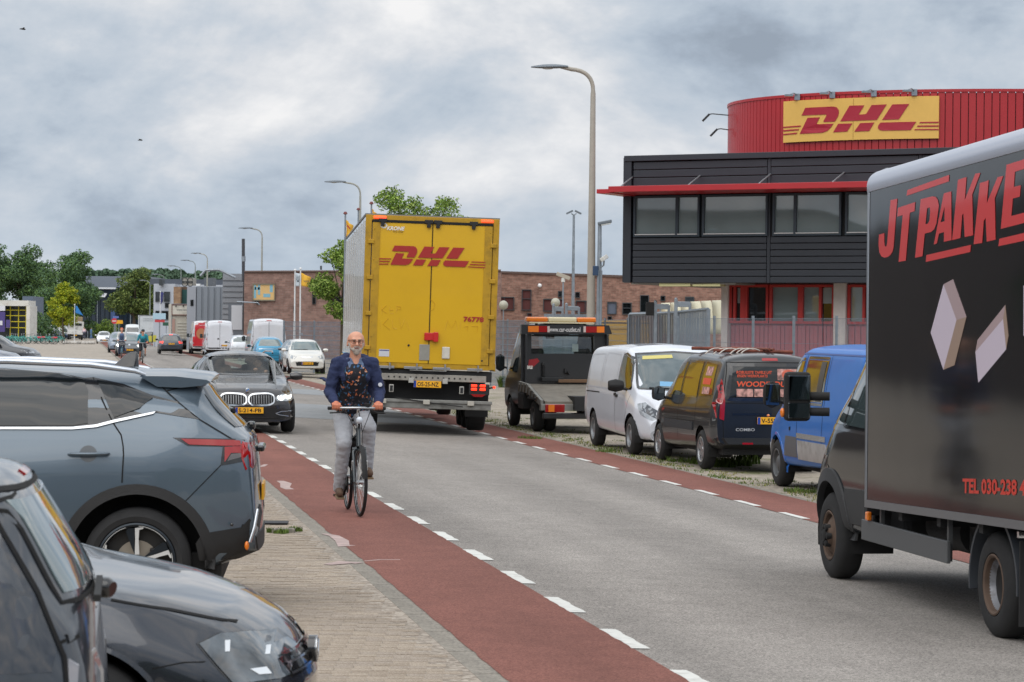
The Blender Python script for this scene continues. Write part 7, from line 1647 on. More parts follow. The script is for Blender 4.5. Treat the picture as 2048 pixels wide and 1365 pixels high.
pl_ = MB().box((-.05, ry(853), zl(769)), (.02, .54, .13)).build('number_plate', YEL(), tl, .004); MB().box((-.051, ry(828), zl(769)), (.02, .05, .125)).build('plate_band', mat('plate blue', (20, 60, 150), rough=.5), pl_)
lettering('plate_lettering', 'OS-25-NZ', BLK(), pl_, lambda u, v: (-.0615, ry(832.5)-u, zl(773.5)+v), .42, .085, .02)
for px_ in (820, 888): MB().box((-.06, ry(px_), zl(762)), (.06, .10, .10)).build('bracket', mat('bracket pale', (170, 168, 162), rough=.5), tl, .006, recalc=False)
for px_ in (781, 922): MB().box((-.04, ry(px_), zl(779)), (.03, .09, .15)).build('towing_eye_frame', mat('bracket pale', (170, 168, 162), rough=.5), tl, .01, recalc=False); MB().box((-.058, ry(px_), zl(779)), (.01, .055, .11)).build('towing_eye', M_ch, tl)
for sgn_ in (1, -1):
 hb = MB().box((.0, -sgn_*1.02, zl(777)), (.08, .40, .22)).build('lamp_housing', M_ch, tl, .02, recalc=False)
 for dx in (-.085, .085):
  for dz in (.035, -.035):
   MB().box((-.055, -sgn_*1.0+dx, zl(772.5)+dz), (.03, .115, .05)).build('taillight', M_tailon if sgn_ > 0 else M_tail, hb, .012, recalc=False)
 MB().prism([(-sgn_*1.0-.15, zl(786)), (-sgn_*1.0+.15, zl(786)), (-sgn_*1.0+.08, zl(791)), (-sgn_*1.0-.08, zl(791))], lambda u, v, w_: (-.05-w_, u, v), .02).build('reflector', M_tail, hb)
 MB().tube([(.0, -sgn_*1.2, zl(774)), (-.05, -sgn_*1.30, zl(771))], .018, 8).build('marker_arm', M_bp, hb); MB().ball((-.06, -sgn_*1.31, zl(771)), .028, 8).build('side_marker', M_tailon, hb)
# underrun bumper
MB().box((-.05, 0, zl(803)), (.06, TW-.06, .065)).build('underrun_bar', M_chg, tl, .01, recalc=False); MB().box((.0, 0, zl(812)), (.10, TW-.10, .12)).build('underrun_bar', M_chg, tl, .012, recalc=False)
for px_ in (852, 941, 765): MB().box((-.10, ry(px_), zl(805)), (.04, .13, .085)).build('clamp', mat('clamp pale', (176, 172, 162), rough=.5), tl, .008, recalc=False)
MB().tube([(-.09, ry(790), zl(797)), (-.10, ry(852), zl(805)), (-.10, ry(925), zl(812))], .011, 6).build('air_hose', M_bp, tl)
for y in (.42, -.42): MB().box((TL/2, y, .98), (TL-1, .14, .28)).build('chassis_rail', M_ch, tl, recalc=False)
for x_, z_ in ((.5, .85), (2.2, .85)): MB().box((x_, 0, z_), (.2, 1.9, .5)).build('crossmember', M_ch, tl, recalc=False)
MB().tube([(3.4, -.6, .78), (3.4, .6, .78)], .2, 14).build('air_tank', M_ch, tl); MB().box((5.0, 0, .62), (1.4, 2.2, .45)).build('pallet_box', M_ch, tl, .02, recalc=False)
for k, ax in enumerate((1.45, 2.75, 4.05)):
 MB().tube([(ax, -1.0, .5), (ax, 1.0, .5)], .07, 10).build('axle', M_ch, tl)
 for s_ in (1, -1): wheel(tl, ax, s_*1.26, .50, .37, .29, 'steel', m=mat('steel wheel grey', (96, 98, 100), rough=.5, metal=.4))
for s_ in (1, -1):
 fl = MB().box((.62, s_*1.03, .58), (.02, .46, .56)).build('mudflap', M_bp, tl, recalc=False)
 lettering('lettering', 'KRONE', mat('dull flap print', (108, 108, 108), rough=.7), fl, lambda u, v: (.608, s_*1.03+.16-u, .50+v), .30, .09, .04, .25)
# tractor in front
tc_ = MB(); tc_.box((TL+.3, 0, 2.1), (1.9, 2.45, 2.9)); tc_.build('tractor_cab', mat('tractor yellow', (214, 166, 26), rough=.4, coat=.4), tl, .08, recalc=False)
for ax in (TL+.6, TL-2.8):
 for s_ in (1, -1): wheel(tl, ax, s_*1.24, .5, .34, .29, 'steel')
# ------------------------------------------------------------------ tow truck
gf = G(1037, 852, -.21); tk_rz = heading(True, .02); tk = thing('tow_truck', 'black flatbed tow truck seen from behind with an amber beacon bar on its cab', 'truck', (0, 0, 0), tk_rz)
Rk = Matrix.Rotation(tk_rz, 3, 'Z'); lock_ = gf-Rk @ Vector((1.75, .98, 0)); tk.location = (lock_.x, lock_.y, -.21)
cabx = .55                                                # rear wall of the cab
Pk0 = tk.location+Rk @ Vector((cabx, 0, 0)); nk = Rk @ Vector((1, 0, 0)); lk_ = Rk @ Vector((0, 1, 0))
def kb(px, py, off=0.0):
 p = onplane(px, py, Pk0-nk*off, nk)-tk.location; return (p.dot(lk_), p.z)
M_tb = mat('tow truck black', (34, 35, 38), rough=.35, coat=.4, var=.05); M_tg = mat('deck metal', (128, 122, 112), rough=.55, metal=.4, var=.15, dirt=((92, 78, 66), .5))
def kpoly(name, pts, m_, x0, th, parent=tk, bev=0.0, off=0.0):
 pl = [kb(a, b, off) for a, b in pts]; return MB().prism(pl, lambda u, v, w_: (x0-w_, u, v), th).build(name, m_, parent, bev)
yl, yr = kb(1040, 700)[0], kb(1222, 700)[0]; ztop = kb(1120, 651)[1]
C1 = MB(); ym = (yl+yr)/2; cw_ = abs(yl-yr)
CB = Body(2.3, [(-1.15,ztop-.25),(-1.1,ztop-.04),(-.9,ztop+.02),(.0,ztop+.03),(.3,ztop-.05),(.75,1.35),(.9,1.2),(1.1,1.05),(1.15,.8)], [(-1.15,1.15),(.6,1.2),(1.15,.8)], [(-1.15,.5),(1.15,.35)], [(-1.15,cw_/2-.02),(.7,cw_/2),(1.15,cw_/2-.14)], [(-1.15,cw_/2-.05),(.7,cw_/2-.06),(1.15,cw_/2-.2)], [(-1.15,cw_/2-.16),(1.15,cw_/2-.3)], arches=[(.05, .36)], nx=60, bow=(.12, .02))
cbe = bpy.data.objects.new('cab', None); COL.objects.link(cbe); cbe.parent = tk; cbe.location = (cabx+1.2, ym, 0)
M_cg = glassmat('pale teal glass', (.86, .93, .92), .12)
M_kg = mat('cab olive side', (150, 118, 24), rough=.25, coat=.7)
for ax_ in ('L', 'R'): CB.patch('side_window', ax_, [(.45, 1.25), (.1, ztop-.2), (-.6, ztop-.15), (-.6, 1.22)], M_tint, cbe, .004, .12)
CB.patch('windscreen', 'F', [(-.8, 1.3), (.8, 1.3), (.65, ztop-.15), (-.65, ztop-.15)], M_cg, cbe, .004, .12); CB.cut('F', [(-.8, 1.3), (.8, 1.3), (.65, ztop-.15), (-.65, ztop-.15)], .1)
CB.patch('rear_glass', 'B', [(-.6, 1.5), (.6, 1.5), (.6, ztop-.12), (-.6, ztop-.12)], M_cg, cbe, .002, .3, rim=0); CB.cut('B', [(-.8, 1.4), (.8, 1.4), (.8, ztop-.08), (-.8, ztop-.08)])
CB.finish(M_tb, cbe, 'cab_body')
for s_ in (1, -1): mirror_arm(cbe, .55, s_*(cw_/2-.02), 1.42, M_bp, .14, .2, .42, s_)
# rear wall with window opening: built from four pieces
W0, W1, W2_, W3 = kb(1040, 651), kb(1222, 651), kb(1222, 790), kb(1040, 790)
kpoly('rear_wall', [(1041, 668), (1062, 668), (1062, 782), (1041, 782)], M_tb, cabx, .05); kpoly('rear_wall', [(1187, 668), (1214, 668), (1218, 782), (1187, 782)], M_tb, cabx, .05)
kpoly('rear_wall', [(1062, 708), (1187, 708), (1187, 782), (1062, 782)], M_tb, cabx, .05)
hdr = kpoly('lamp_board', [(1040, 649.5), (1215, 651), (1221, 669), (1040, 669)], M_tb, cabx, .16, bev=.01)
fl_ = MB()
for a, b in (((1045, 669), (1056, 782)), ((1208, 669), (1219, 782))):
 u0, v1 = kb(a[0], a[1], .1); u1, v0 = kb(b[0], b[1], .1); fl_.box((cabx-.12, (u0+u1)/2, (v0+v1)/2), (.16, .05, abs(v1-v0)))
fl_.build('side_fin', M_tb, tk, .01, recalc=False)
wfr = kpoly('window_frame', [(1063, 670), (1188, 670), (1188, 673), (1063, 673)], M_gb, cabx, .03)
for a, b, c, d in ((1053, 1074, 652.5, 664.5), (1074, 1091, 652.5, 664.5), (1168, 1190, 653.5, 665.5), (1190, 1205, 653.5, 665.5)):
 kpoly('rear_lamp', [(a, c), (b, c), (b, d), (a, d)], M_tail if (a in (1074, 1168)) else M_amber, cabx-.16, .03)
for a in (1091.5, 1163.5): kpoly('rear_lamp', [(a, 653), (a+4.5, 653), (a+4.5, 665), (a, 665)], mat('lamp whitish', (196, 180, 176), rough=.2, coat=.6), cabx-.16, .03)
u0, v0 = kb(1098, 664, .2); u1, v1 = kb(1161.5, 655, .2)
lettering('lettering', 'www.car-outlet.nl', mat('pale print', (198, 196, 196), rough=.5), hdr, lambda u, v: (cabx-.163, u0-u, v0+v), abs(u1-u0), abs(v1-v0), .02)
bc = [kb(*p) for p in ((1057, 637), (1198, 646))]; zc_ = (bc[0][1]+bc[1][1])/2+.02; hh_ = .11
for a, b, m_ in ((1057, 1100, M_amber), (1101, 1158, mat('beacon cream', (214, 202, 166), rough=.3)), (1159, 1197, M_amber)):
 y0, y1 = kb(a, 640)[0], kb(b, 640)[0]; MB().box((cabx+.35, (y0+y1)/2, zc_+.0), (.26, abs(y0-y1), hh_)).build('beacon', m_, tk, .03, recalc=False)
MB().box((cabx+.35, (bc[0][0]+bc[1][0])/2, zc_-.075), (.30, abs(bc[0][0]-bc[1][0])-.12, .03)).build('beacon_base', mat('beacon cream', (214, 202, 166), rough=.3), tk, .006, recalc=False)
for px_ in (1079, 1098, 1163, 1176): y = kb(px_, 648)[0]; MB().box((cabx+.35, y, zc_-.11), (.08, .05, .06)).build('beacon_foot', M_bp, tk)
# seats seen through the rear window
for px_ in (1080, 1172): y = kb(px_, 690)[0]; MB().box((cabx+.45, y, 1.50), (.12, .36, .52)).build('seat', M_int2, tk, .08, recalc=False); MB().box((cabx+.42, y, 1.30), (.16, .46, .4)).build('seat_back', M_int2, tk, .08, recalc=False)
kpoly('mirror', [(1099, 671), (1119, 671), (1117, 678), (1101, 678)], M_bp, cabx+.5, .03); kpoly('paper', [(1150, 689), (1162, 689), (1162, 704), (1150, 704)], mat('paper white', (214, 220, 216), rough=.8), cabx+.3, .01)
# emblem, hook, grab handle
em = kpoly('emblem', [(1057, 720), (1074, 717), (1078, 723), (1066, 734), (1055, 736)], mat('emblem red', (150, 26, 34), rough=.4), cabx-.05, .006); lettering('emblem_lettering', 'eu', M_wp, em, lambda u, v: (cabx-.058, kb(1058, 0)[0]-u, kb(0, 731)[1]+v), .15, .08, .04)
MB().tube([(cabx-.06, *kb(1085, 727)), (cabx-.12, *kb(1085, 731)), (cabx-.12, *kb(1085, 753)), (cabx-.06, *kb(1085, 757))], .035, 8).build('grab_handle', M_bp, tk); MB().tube([(cabx-.08, *kb(1129, 738)), (cabx-.12, *kb(1129, 746)), (cabx-.12, *kb(1135, 749)), (cabx-.1, *kb(1133, 743))], .025, 6).build('hook', M_bp, tk)
# sloping flat deck: high at the cab, dropping to the tail
zd0, xd0, zd1, xd1, xt = .98, cabx-.1, .96, -.55, -2.1; zdt = .66
yc = ym; hw = cw_/2+.06
dk = MB()
for a, b, za_, zb2_ in ((xd0, xd1, zd0, zd1), (xd1, xt, zd1, zdt)):
 dk.add([(a, yc-hw+.1, za_), (a, yc+hw-.1, za_), (b, yc+hw-.1, zb2_), (b, yc-hw+.1, zb2_), (a, yc-hw+.1, za_-.06), (a, yc+hw-.1, za_-.06), (b, yc+hw-.1, zb2_-.06), (b, yc-hw+.1, zb2_-.06)], [[0, 1, 2, 3], [4, 7, 6, 5], [0, 4, 5, 1], [1, 5, 6, 2], [2, 6, 7, 3], [3, 7, 4, 0]])
dk.build('deck', M_tg, tk)
for s_ in (1, -1):
 y = yc+s_*hw; sd_ = MB(); sd_.prism([(xd0, zd0+.06), (xd1, zd1+.04), (xt, zdt+.03), (xt, zdt-.10), (xd1, zd1-.16), (xd0, zd0-.16)], lambda u, v, w_: (u, y-s_*w_, v), .06); sd_.build('deck_side', M_chg, tk, .01)
 for k in range(7): x = xd0-.25-k*.33; MB().tube([(x, y+s_*.01, zd0+.0 if x > xd1 else zd0-.06*(xd1-x)*3), (x+.12, y+s_*.01, (zd0-.16) if x > xd1 else zd0-.2*(1+(xd1-x)*.5))], .014, 6).build('lash_bar', M_tg, tk)
 wheel(tk, -1.25, s_*hw+yc, .33, .22, .2, 'steel', m=mat('steel wheel grey', (96, 98, 100), rough=.5, metal=.4)); wheel(tk, -1.25, s_*(hw-.26)+yc, .33, .22, .2, 'steel'); wheel(tk, 1.75, s_*(cw_/2-.0)+yc, .33, .22, .2, 'steel')
 MB().box((-1.25, yc+s_*(hw-.12), .70), (.9, .3, .05)).build('mudguard', M_bp, tk, .01)
 tb = MB().box((xt-.05, yc+s_*(hw-.30), .52), (.06, .42, .17)).build('taillight', M_tail, tk, .01, recalc=False); MB().box((xt-.083, yc+s_*(hw-.22), .52), (.01, .13, .15)).build('indicator', M_amber, tb)
MB().box((xt+.03, yc, zdt-.12), (.16, 2*hw, .14)).build('tail_beam', M_chg, tk, .01, recalc=False); MB().box((xt, yc, .36), (.12, 2*hw-.1, .13)).build('bumper', M_tb, tk, .02, recalc=False)
MB().box((-.6, yc, .62), (3.4, .8, .3)).build('chassis', M_ch, tk); MB().box((xd0-.15, yc+.35, zd0+.10), (.16, .5, .10)).build('winch', M_ch, tk, .02); MB().box((xd0-.1, yc-.12, zd0+.07), (.3, .7, .07)).build('ramp_plank', mat('brown plank', (110, 84, 62), rough=.8), tk, .01)
MB().box((.0, yc+hw-.15, .62), (.6, .35, .35)).build('tool_box', M_ch, tk, .02)
# ------------------------------------------------------------------ black delivery truck
gF, gR = G(1672, 1161, -.10), G(2003, 1281, -.11)
gR = gF+(gR-gF).normalized()*3.9; jrz = math.atan2(gF.y-gR.y, gF.x-gR.x); jt = thing('delivery_truck', 'black box truck with red lettering and a parcel picture driving away on the right', 'truck', (0, 0, 0), jrz)
Rj = Matrix.Rotation(jrz, 3, 'Z'); cj = (gF+gR)/2-Rj @ Vector((0, .98, 0)); jt.location = (cj.x, cj.y, -.105); JL = jt.location.copy()
jx, jy = Rj @ Vector((1, 0, 0)), Rj @ Vector((0, 1, 0))
def js(px, py, y=1.103):
 p = onplane(px, py, JL+jy*y, jy)-JL; return (p.dot(jx), p.z)
def jf(px, py, x):
 p = onplane(px, py, JL+jx*x, jx)-JL; return (p.dot(jy), p.z)
M_jb = mat('truck gloss black', (20, 23, 27), rough=.08, spec=.55); M_red = mat('vinyl red', (200, 28, 26), rough=.35, coat=.3)
A_, B_, C2_, D_ = js(1731, 1003), js(2048, 1047), js(2048, 300), js(1740, 384)
xf = A_[0]; mb_ = (B_[1]-A_[1])/(B_[0]-A_[0]); mt_ = (C2_[1]-D_[1])/(C2_[0]-D_[0]); xr = -3.0
zb1 = lambda x: A_[1]+mb_*(x-A_[0]); zt1 = lambda x: D_[1]+mt_*(x-D_[0])
BW = 1.10
# box panel (slightly wavy so that reflections wobble as on a real painted panel)
nx_, nz_ = 60, 30
for s_, nm in ((1, 'box_side'), (-1, 'box_side')):
 vs = []; fs = []
 for i in range(nx_+1):
  x = xf+(xr-xf)*i/nx_
  for j in range(nz_+1):
   z = zb1(x)+(zt1(x)-zb1(x))*j/nz_; wv_ = .0016*noise.noise((x*1.1, z*.9, s_*3))+.0004*noise.noise((x*3.5, z*1.3, 7))
   vs.append((x, s_*(BW+wv_), z))
 for i in range(nx_):
  for j in range(nz_): a = i*(nz_+1)+j; fs.append([a, a+1, a+nz_+2, a+nz_+1])
 MB().add(vs, fs).build(nm, M_jb, jt, smooth=80)
cr_ = .10; secs = []
for x in (xf, xr):
 zt2, zb2_ = zt1(x), zb1(x); pts = [(BW-.004, zb2_), (BW-.004, zt2)]
 secs.append(pts)
vs = []; fs = []
prof_j = lambda x: [(-BW+.006, zb1(x)), (BW-.006, zb1(x)), (BW-.006, zt1(x)), (-BW+.006, zt1(x))]
for x in (xf, xr):
 for y, z in prof_j(x): vs.append((x, y, z))
MB().add(vs, [[0, 1, 2, 3], [7, 6, 5, 4], [0, 4, 5, 1], [1, 5, 6, 2], [2, 6, 7, 3], [3, 7, 4, 0]]).build('box_body', M_jb, jt)
# roof extrusion: rounded silver moulding along both sides and round the front
def mould(s_):
 vs = []; fs = []; N_ = 9; R_ = .125
 for x in (xf+.02, xr):
  z0 = zt1(x)
  row = [(s_*(BW+.008), z0-.0), (s_*(BW+.012), z0+.045)]+[(s_*(BW+.012-R_+R_*math.cos(t)), z0+.045+R_*math.sin(t)) for t in [math.pi/2*k/N_ for k in range(1, N_+1)]]+[(s_*(BW-.30), z0+.045+R_), (s_*(BW-.30), z0)]
  vs += [(x, y, z) for y, z in row]
 n_ = len(row)
 for k in range(n_): fs.append([k, (k+1) % n_, n_+(k+1) % n_, n_+k])
 fs += [list(range(n_))[::-1], [n_+k for k in range(n_)]]
 MB().add(vs, fs).build('roof_moulding', mat('silver moulding', (184, 188, 200), rough=.28, metal=.55), jt, smooth=35)
mould(1); mould(-1)
MB().add([(x, y, zt1(x)+d) for x in (xf+.02, xr) for y in (-BW+.3, BW-.3) for d in (0, .165)], [[0, 1, 3, 2], [4, 6, 7, 5], [0, 4, 5, 1], [2, 3, 7, 6], [1, 5, 7, 3], [0, 2, 6, 4]]).build('roof', mat('silver moulding', (184, 188, 200), rough=.28, metal=.55), jt)
MB().tube([(xf+.0, BW-.01, zb1(xf)), (xf+.0, BW-.01, zt1(xf)+.03), (xf, BW-.05, zt1(xf)+.13), (xf, BW-.14, zt1(xf)+.17), (xf, -BW+.14, zt1(xf)+.17), (xf, -BW+.05, zt1(xf)+.13), (xf, -BW+.01, zb1(xf))], .022, 8).build('front_edge', mat('edge alloy', (150, 154, 160), rough=.3, metal=.7), jt, smooth=60)
bt = MB()
for s_ in (1,-1): bt.add([(x, s_*(BW+o), zb1(x)+d) for x in (xf, xr) for o in (-.03, .012) for d in (-.045, .012)], [[0, 1, 3, 2], [4, 6, 7, 5], [0, 4, 5, 1], [2, 3, 7, 6], [1, 5, 7, 3], [0, 2, 6, 4]])
bt.build('lower_moulding', mat('moulding grey', (120, 122, 126), rough=.35, metal=.6), jt)
# red lettering traced on the side
Z4 = lambda x, y: (1740+x/4.549, 260+y/4.549)
letters = {'J': [(187,640),(249,628),(238,760),(214,1070),(205,1110),(185,1140),(160,1158),(130,1164),(104,1152),(86,1118),(78,1050),(82,955),(130,940),(129,1020),(134,1055),(143,1066),(152,1055),(157,1020)],
 'T': [(255,710),(411,658),(405,740),(362,755),(325,1190),(260,1203),(298,775),(248,790)],
 'A1': None,
 'K': [(800,455),(878,430),(862,640),(958,400),(1005,392),(930,590),(937,960),(862,977),(850,760),(838,780),(822,985),(747,1005)],
 'K2': [(1000,485),(1080,460),(1062,670),(1160,432),(1213,420),(1135,625),(1142,1000),(1062,1018),(1052,800),(1035,830),(1020,1030),(943,1042)],
 'E': [(1242,318),(1440,258),(1440,345),(1318,382),(1308,520),(1372,505),(1362,610),(1300,625),(1285,785),(1440,745),(1440,838),(1190,902)],
 'b1': [(340,548),(720,410),(717,470),(333,600)], 'b2': [(513,1140),(918,1047),(912,1112),(507,1203)], 'b3': [(1177,992),(1500,915),(1500,988),(1168,1060)],
 'P1': [(462,632),(570,605),(600,612),(618,640),(628,690),(618,760),(605,850),(585,905),(555,930),(498,945),(478,1150),(410,1165)],
 'A': [(580,1045),(672,578),(740,560),(742,1003),(672,1020),(674,930),(628,945),(608,1035)]}
holes = {'P1': [(520,715),(543,705),(548,740),(540,830),(525,855),(505,858)], 'A': [(678,700),(678,832),(643,842)]}
def side_poly(name, pts, m_, off=.006, hole=None, parent=None):
 pl = [js(*p) for p in pts]
 if hole is None: MB().prism(pl, lambda u, v, w_: (u, 1.1022+w_, v), .001).build(name, m_, parent or jt); return
 hl_ = [js(*p) for p in hole]; n_, k_ = len(pl), len(hl_)
 vo, eo, fo, _, _, _ = delaunay_2d_cdt([Vector(p) for p in pl+hl_], [(i, (i+1) % n_) for i in range(n_)]+[(n_+i, n_+(i+1) % k_) for i in range(k_)], [], 0, 1e-6)
 def ins(c, P_):
  r = False; j = len(P_)-1
  for i in range(len(P_)):
   a, b = P_[i], P_[j]
   if (a[1] > c[1]) != (b[1] > c[1]) and c[0] < (b[0]-a[0])*(c[1]-a[1])/(b[1]-a[1])+a[0]: r = not r
   j = i
  return r
 fs = [f for f in fo if (lambda c: ins(c, pl) and not ins(c, hl_))((sum(vo[i].x for i in f)/3, sum(vo[i].y for i in f)/3))]
 MB().add([(v.x, 1.1032, v.y) for v in vo], [list(f) for f in fs]).build(name, m_, parent or jt)
for k, pl in letters.items():
 if pl: side_poly('lettering', [Z4(*p) for p in pl], M_red, hole=[Z4(*p) for p in holes[k]] if k in holes else None)
a, b = js(1925, 987), js(2047, 992); h_ = js(1925, 957)[1]-js(1925, 987)[1]
lettering('lettering', 'TEL 030-238 4', mat('vinyl orange red', (196, 44, 26), rough=.35), jt, lambda u, v: (a[0]-u, 1.1032, a[1]+(b[1]-a[1])*(u/abs(a[0]-b[0]))+v), abs(a[0]-b[0])*1.03, h_*1.0, .035)
Z6 = lambda x, y: (1840+x/5.6875, 540+y/5.6875)
M_pw, M_pp, M_pt = mat('print lilac white', (196, 184, 198), rough=.35), mat('print rose grey', (164, 142, 144), rough=.35), mat('print tan', (150, 126, 110), rough=.35)
for pl, m_ in (([(268, 165), (415, 572), (266, 1138), (121, 716)], M_pw), ([(268, 165), (376, 108), (528, 535), (415, 572)], M_pp), ([(415, 572), (528, 535), (392, 1085), (266, 1138)], M_pt),
    ([(945, 560), (980, 905), (663, 1285), (630, 935)], M_pw), ([(970, 400), (945, 560), (630, 935), (655, 798)], M_pp), ([(970, 400), (1006, 750), (980, 905), (945, 560)], M_pt), ([(1177, 180), (1290, 160), (1290, 790), (1177, 750)], M_pw)):
 side_poly('parcel_print', [Z6(*p) for p in pl], m_, .006)
# cab
JB = Body(2.15, [(-1.075,2.0),(-1.06,2.10),(-.8,2.14),(-.45,2.10),(-.25,2.0),(.42,1.38),(.52,1.30),(.85,1.12),(1.0,.98),(1.06,.82),(1.075,.6)], [(-1.075,1.22),(.1,1.24),(.5,1.16),(.9,.98),(1.075,.7)], [(-1.075,.42),(.6,.36),(1.075,.36)],
   [(-1.075,.98),(.3,.985),(.7,.96),(1.075,.82)], [(-1.075,.96),(.2,.96),(.6,.90),(1.075,.74)], [(-1.075,.80),(-.2,.78),(.4,.80),(.8,.78),(1.075,.6)], arches=[(.22, .36)], nx=110, arch_r=.46, bow=(.16, .01), sig=.03)
jc = bpy.data.objects.new('cab', None); COL.objects.link(jc); jc.parent = jt; jc.location = (1.95, 0, 0)
for ax_ in ('L', 'R'):
 JB.patch('side_window', ax_, [(.28, 1.30), (-.18, 1.86), (-.40, 1.92), (-1.0, 1.92), (-1.0, 1.28)], mat('cab glass', (62, 74, 76), rough=.04, coat=.7, spec=.9), jc, .005, .07)
 JB.ribbon('window_seal', ax_, [(.34, 1.27), (-.17, 1.90), (-.40, 1.96), (-1.03, 1.96), (-1.03, 1.25)], M_gb, jc, .045, .007, closed=True); JB.ribbon('door_gap', ax_, [(.36, 1.22), (.30, .95), (-.35, .60), (-.40, .45)], M_seam, jc, .010); JB.ribbon('window_divider', ax_, [(-.10, 1.28), (-.20, 1.84)], M_gb, jc, .035, .009)
 JB.patch('lower_cladding', ax_, [(1.05, .38), (1.05, .66), (.70, .72), (.64, .60), (.64, .38)], M_bp, jc, .014, .06); JB.patch('lower_cladding', ax_, [(-.22, .40), (-.24, .78), (-1.05, .80), (-1.05, .44)], mat('cladding charcoal', (46, 47, 49), rough=.6), jc, .010, .07)
 JB.patch('headlight', ax_, [(.95, .80), (.86, 1.02), (.74, 1.05), (.80, .86)], M_hl, jc, .006, .05); JB.patch('badge', ax_, [(.44, 1.02), (.44, 1.10), (.36, 1.10), (.36, 1.02)], M_chr, jc, .006, .05)
JB.patch('windscreen', 'F', [(-.78, 1.40), (.78, 1.40), (.68, 1.95), (-.68, 1.95)], M_tint, jc, .004, .1)
arch_ring(jc, .22, .36, .985, .455, .56, mat('cladding charcoal', (46, 47, 49), rough=.6), body=JB, a0=-.02, a1=1.0, out=.03); JB.finish(M_jb, jc, 'cab_body')
# front wheel: dark hub bolts; rear twin wheels with dished rusty rim
M_rust = mat('rusty wheel', (92, 74, 62), rough=.8, var=.25, vscale=8, dirt=((60, 52, 46), .6), dscale=8)
for s_ in (1, -1):
 e = wheel(jt, 2.17, s_*.985, .36, .225, .205, 'none', M_rust, seg=56); yo = s_*.985
 hb = MB(); hb.lathe([(.17, yo-s_*.05), (.13, yo-s_*.02), (.10, yo-s_*.01), (.09, yo+s_*.02), (.001, yo+s_*.03)], (0, 0, 0), 'Y', 28); hb.build('hub', M_rust, e, smooth=40)
 for k in range(6): t = k*math.pi/3; MB().lathe([(.001, yo+s_*.045), (.026, yo+s_*.04), (.030, yo+s_*.0)], (.075*math.cos(t), 0, .075*math.sin(t)), 'Y', 12).build('nut_cover', M_bp, e, smooth=40)
 MB().lathe([(.001, yo+s_*.05), (.05, yo+s_*.045), (.055, yo+s_*.0)], (0, 0, 0), 'Y', 20).build('hub_cap', M_bp, e, smooth=40)
 e = wheel(jt, -1.95, s_*1.02, .36, .225, .205, 'none', M_rust, seg=56); yo = s_*1.02
 MB().lathe([(.200, yo-s_*.01), (.185, yo-s_*.012), (.172, yo-s_*.06), (.160, yo-s_*.10), (.150, yo-s_*.155), (.09, yo-s_*.16), (.08, yo-s_*.10), (.001, yo-s_*.095)], (0, 0, 0), 'Y', 48).build('rim_dish', mat('dusty silver rim', (150, 152, 158), rough=.4, metal=.5, dirt=((84, 76, 70), .7), dscale=9), e, smooth=40)
 for k in range(8): t = k*math.pi/4; MB().lathe([(.001, yo-s_*.152), (.018, yo-s_*.153)], (.125*math.cos(t), 0, .125*math.sin(t)), 'Y', 10).build('rim_hole', M_bp, e)
 wheel(jt, -1.95, s_*.76, .36, .225, .205, 'none', M_rust, seg=36)
 MB().lathe([(.46, yo+s_*.0), (.485, yo+s_*.0), (.485, yo-s_*.50), (.46, yo-s_*.50)], (-1.95, 0, .36), 'Y', 30, closed=True, a0=-.15, a1=math.pi*1.02).build('mudguard', mat('mudguard grey', (58, 62, 68), rough=.5), jt, smooth=40)
 MB().box((-2.50, s_*.80, .42), (.02, .46, .56)).build('mudflap', M_bp, jt, recalc=False); MB().box((-2.49, s_*.80, .74), (.035, .48, .04)).build('flap_rail', M_chr, jt, recalc=False)
 # side guard
 z1g = .50; MB().box((-.02, s_*1.03, z1g), (2.1, .03, .16)).build('side_guard', mat('guard grey', (92, 94, 96), rough=.5, metal=.3), jt, .006, recalc=False)
 for x in (.62, -1.0): MB().box((x, s_*1.0, .68), (.035, .03, .5)).build('guard_post', mat('guard grey', (92, 94, 96), rough=.5, metal=.3), jt, recalc=False)
 MB().box((.82, s_*1.05, zb1(.8)-.12), (.07, .04, .07)).build('side_marker', M_amber, jt, .012)
 MB().box((1.08, s_*.82, .62), (.4, .32, .45)).build('step_panel', mat('cladding charcoal', (46, 47, 49), rough=.6), jt, .05, recalc=False)
for y in (.40, -.40): MB().box((-.8, y, .62), (4.4, .08, .18)).build('chassis_rail', M_ch, jt, recalc=False)
MB().box((-.3, -.2, .70), (3.2, .9, .40)).build('drive_unit', M_ch, jt, .05, recalc=False); MB().box((.85, 0, .62), (.7, 1.7, .5)).build('under_cab', M_ch, jt, .05, recalc=False)
MB().tube([(.2, .62, .60), (-.6, .62, .60)], .17, 18).build('fuel_tank', M_ch, jt, smooth=40); MB().box((-.95, .60, .60), (.30, .38, .26)).build('battery_box', M_ch, jt, .02, recalc=False); MB().tube([(-1.95, -.9, .36), (-1.95, .9, .36)], .09, 12).build('axle', M_ch, jt)
for x in (.9, 0, -.9, -1.8, -2.7): MB().box((x, 0, zb1(x)-.07), (.08, 2.1, .09)).build('crossmember', M_ch, jt, recalc=False)
MB().box((xr-.03, 0, (zb1(xr)+zt1(xr))/2), (.06, 2.2, zt1(xr)-zb1(xr))).build('rear_door', M_jb, jt)
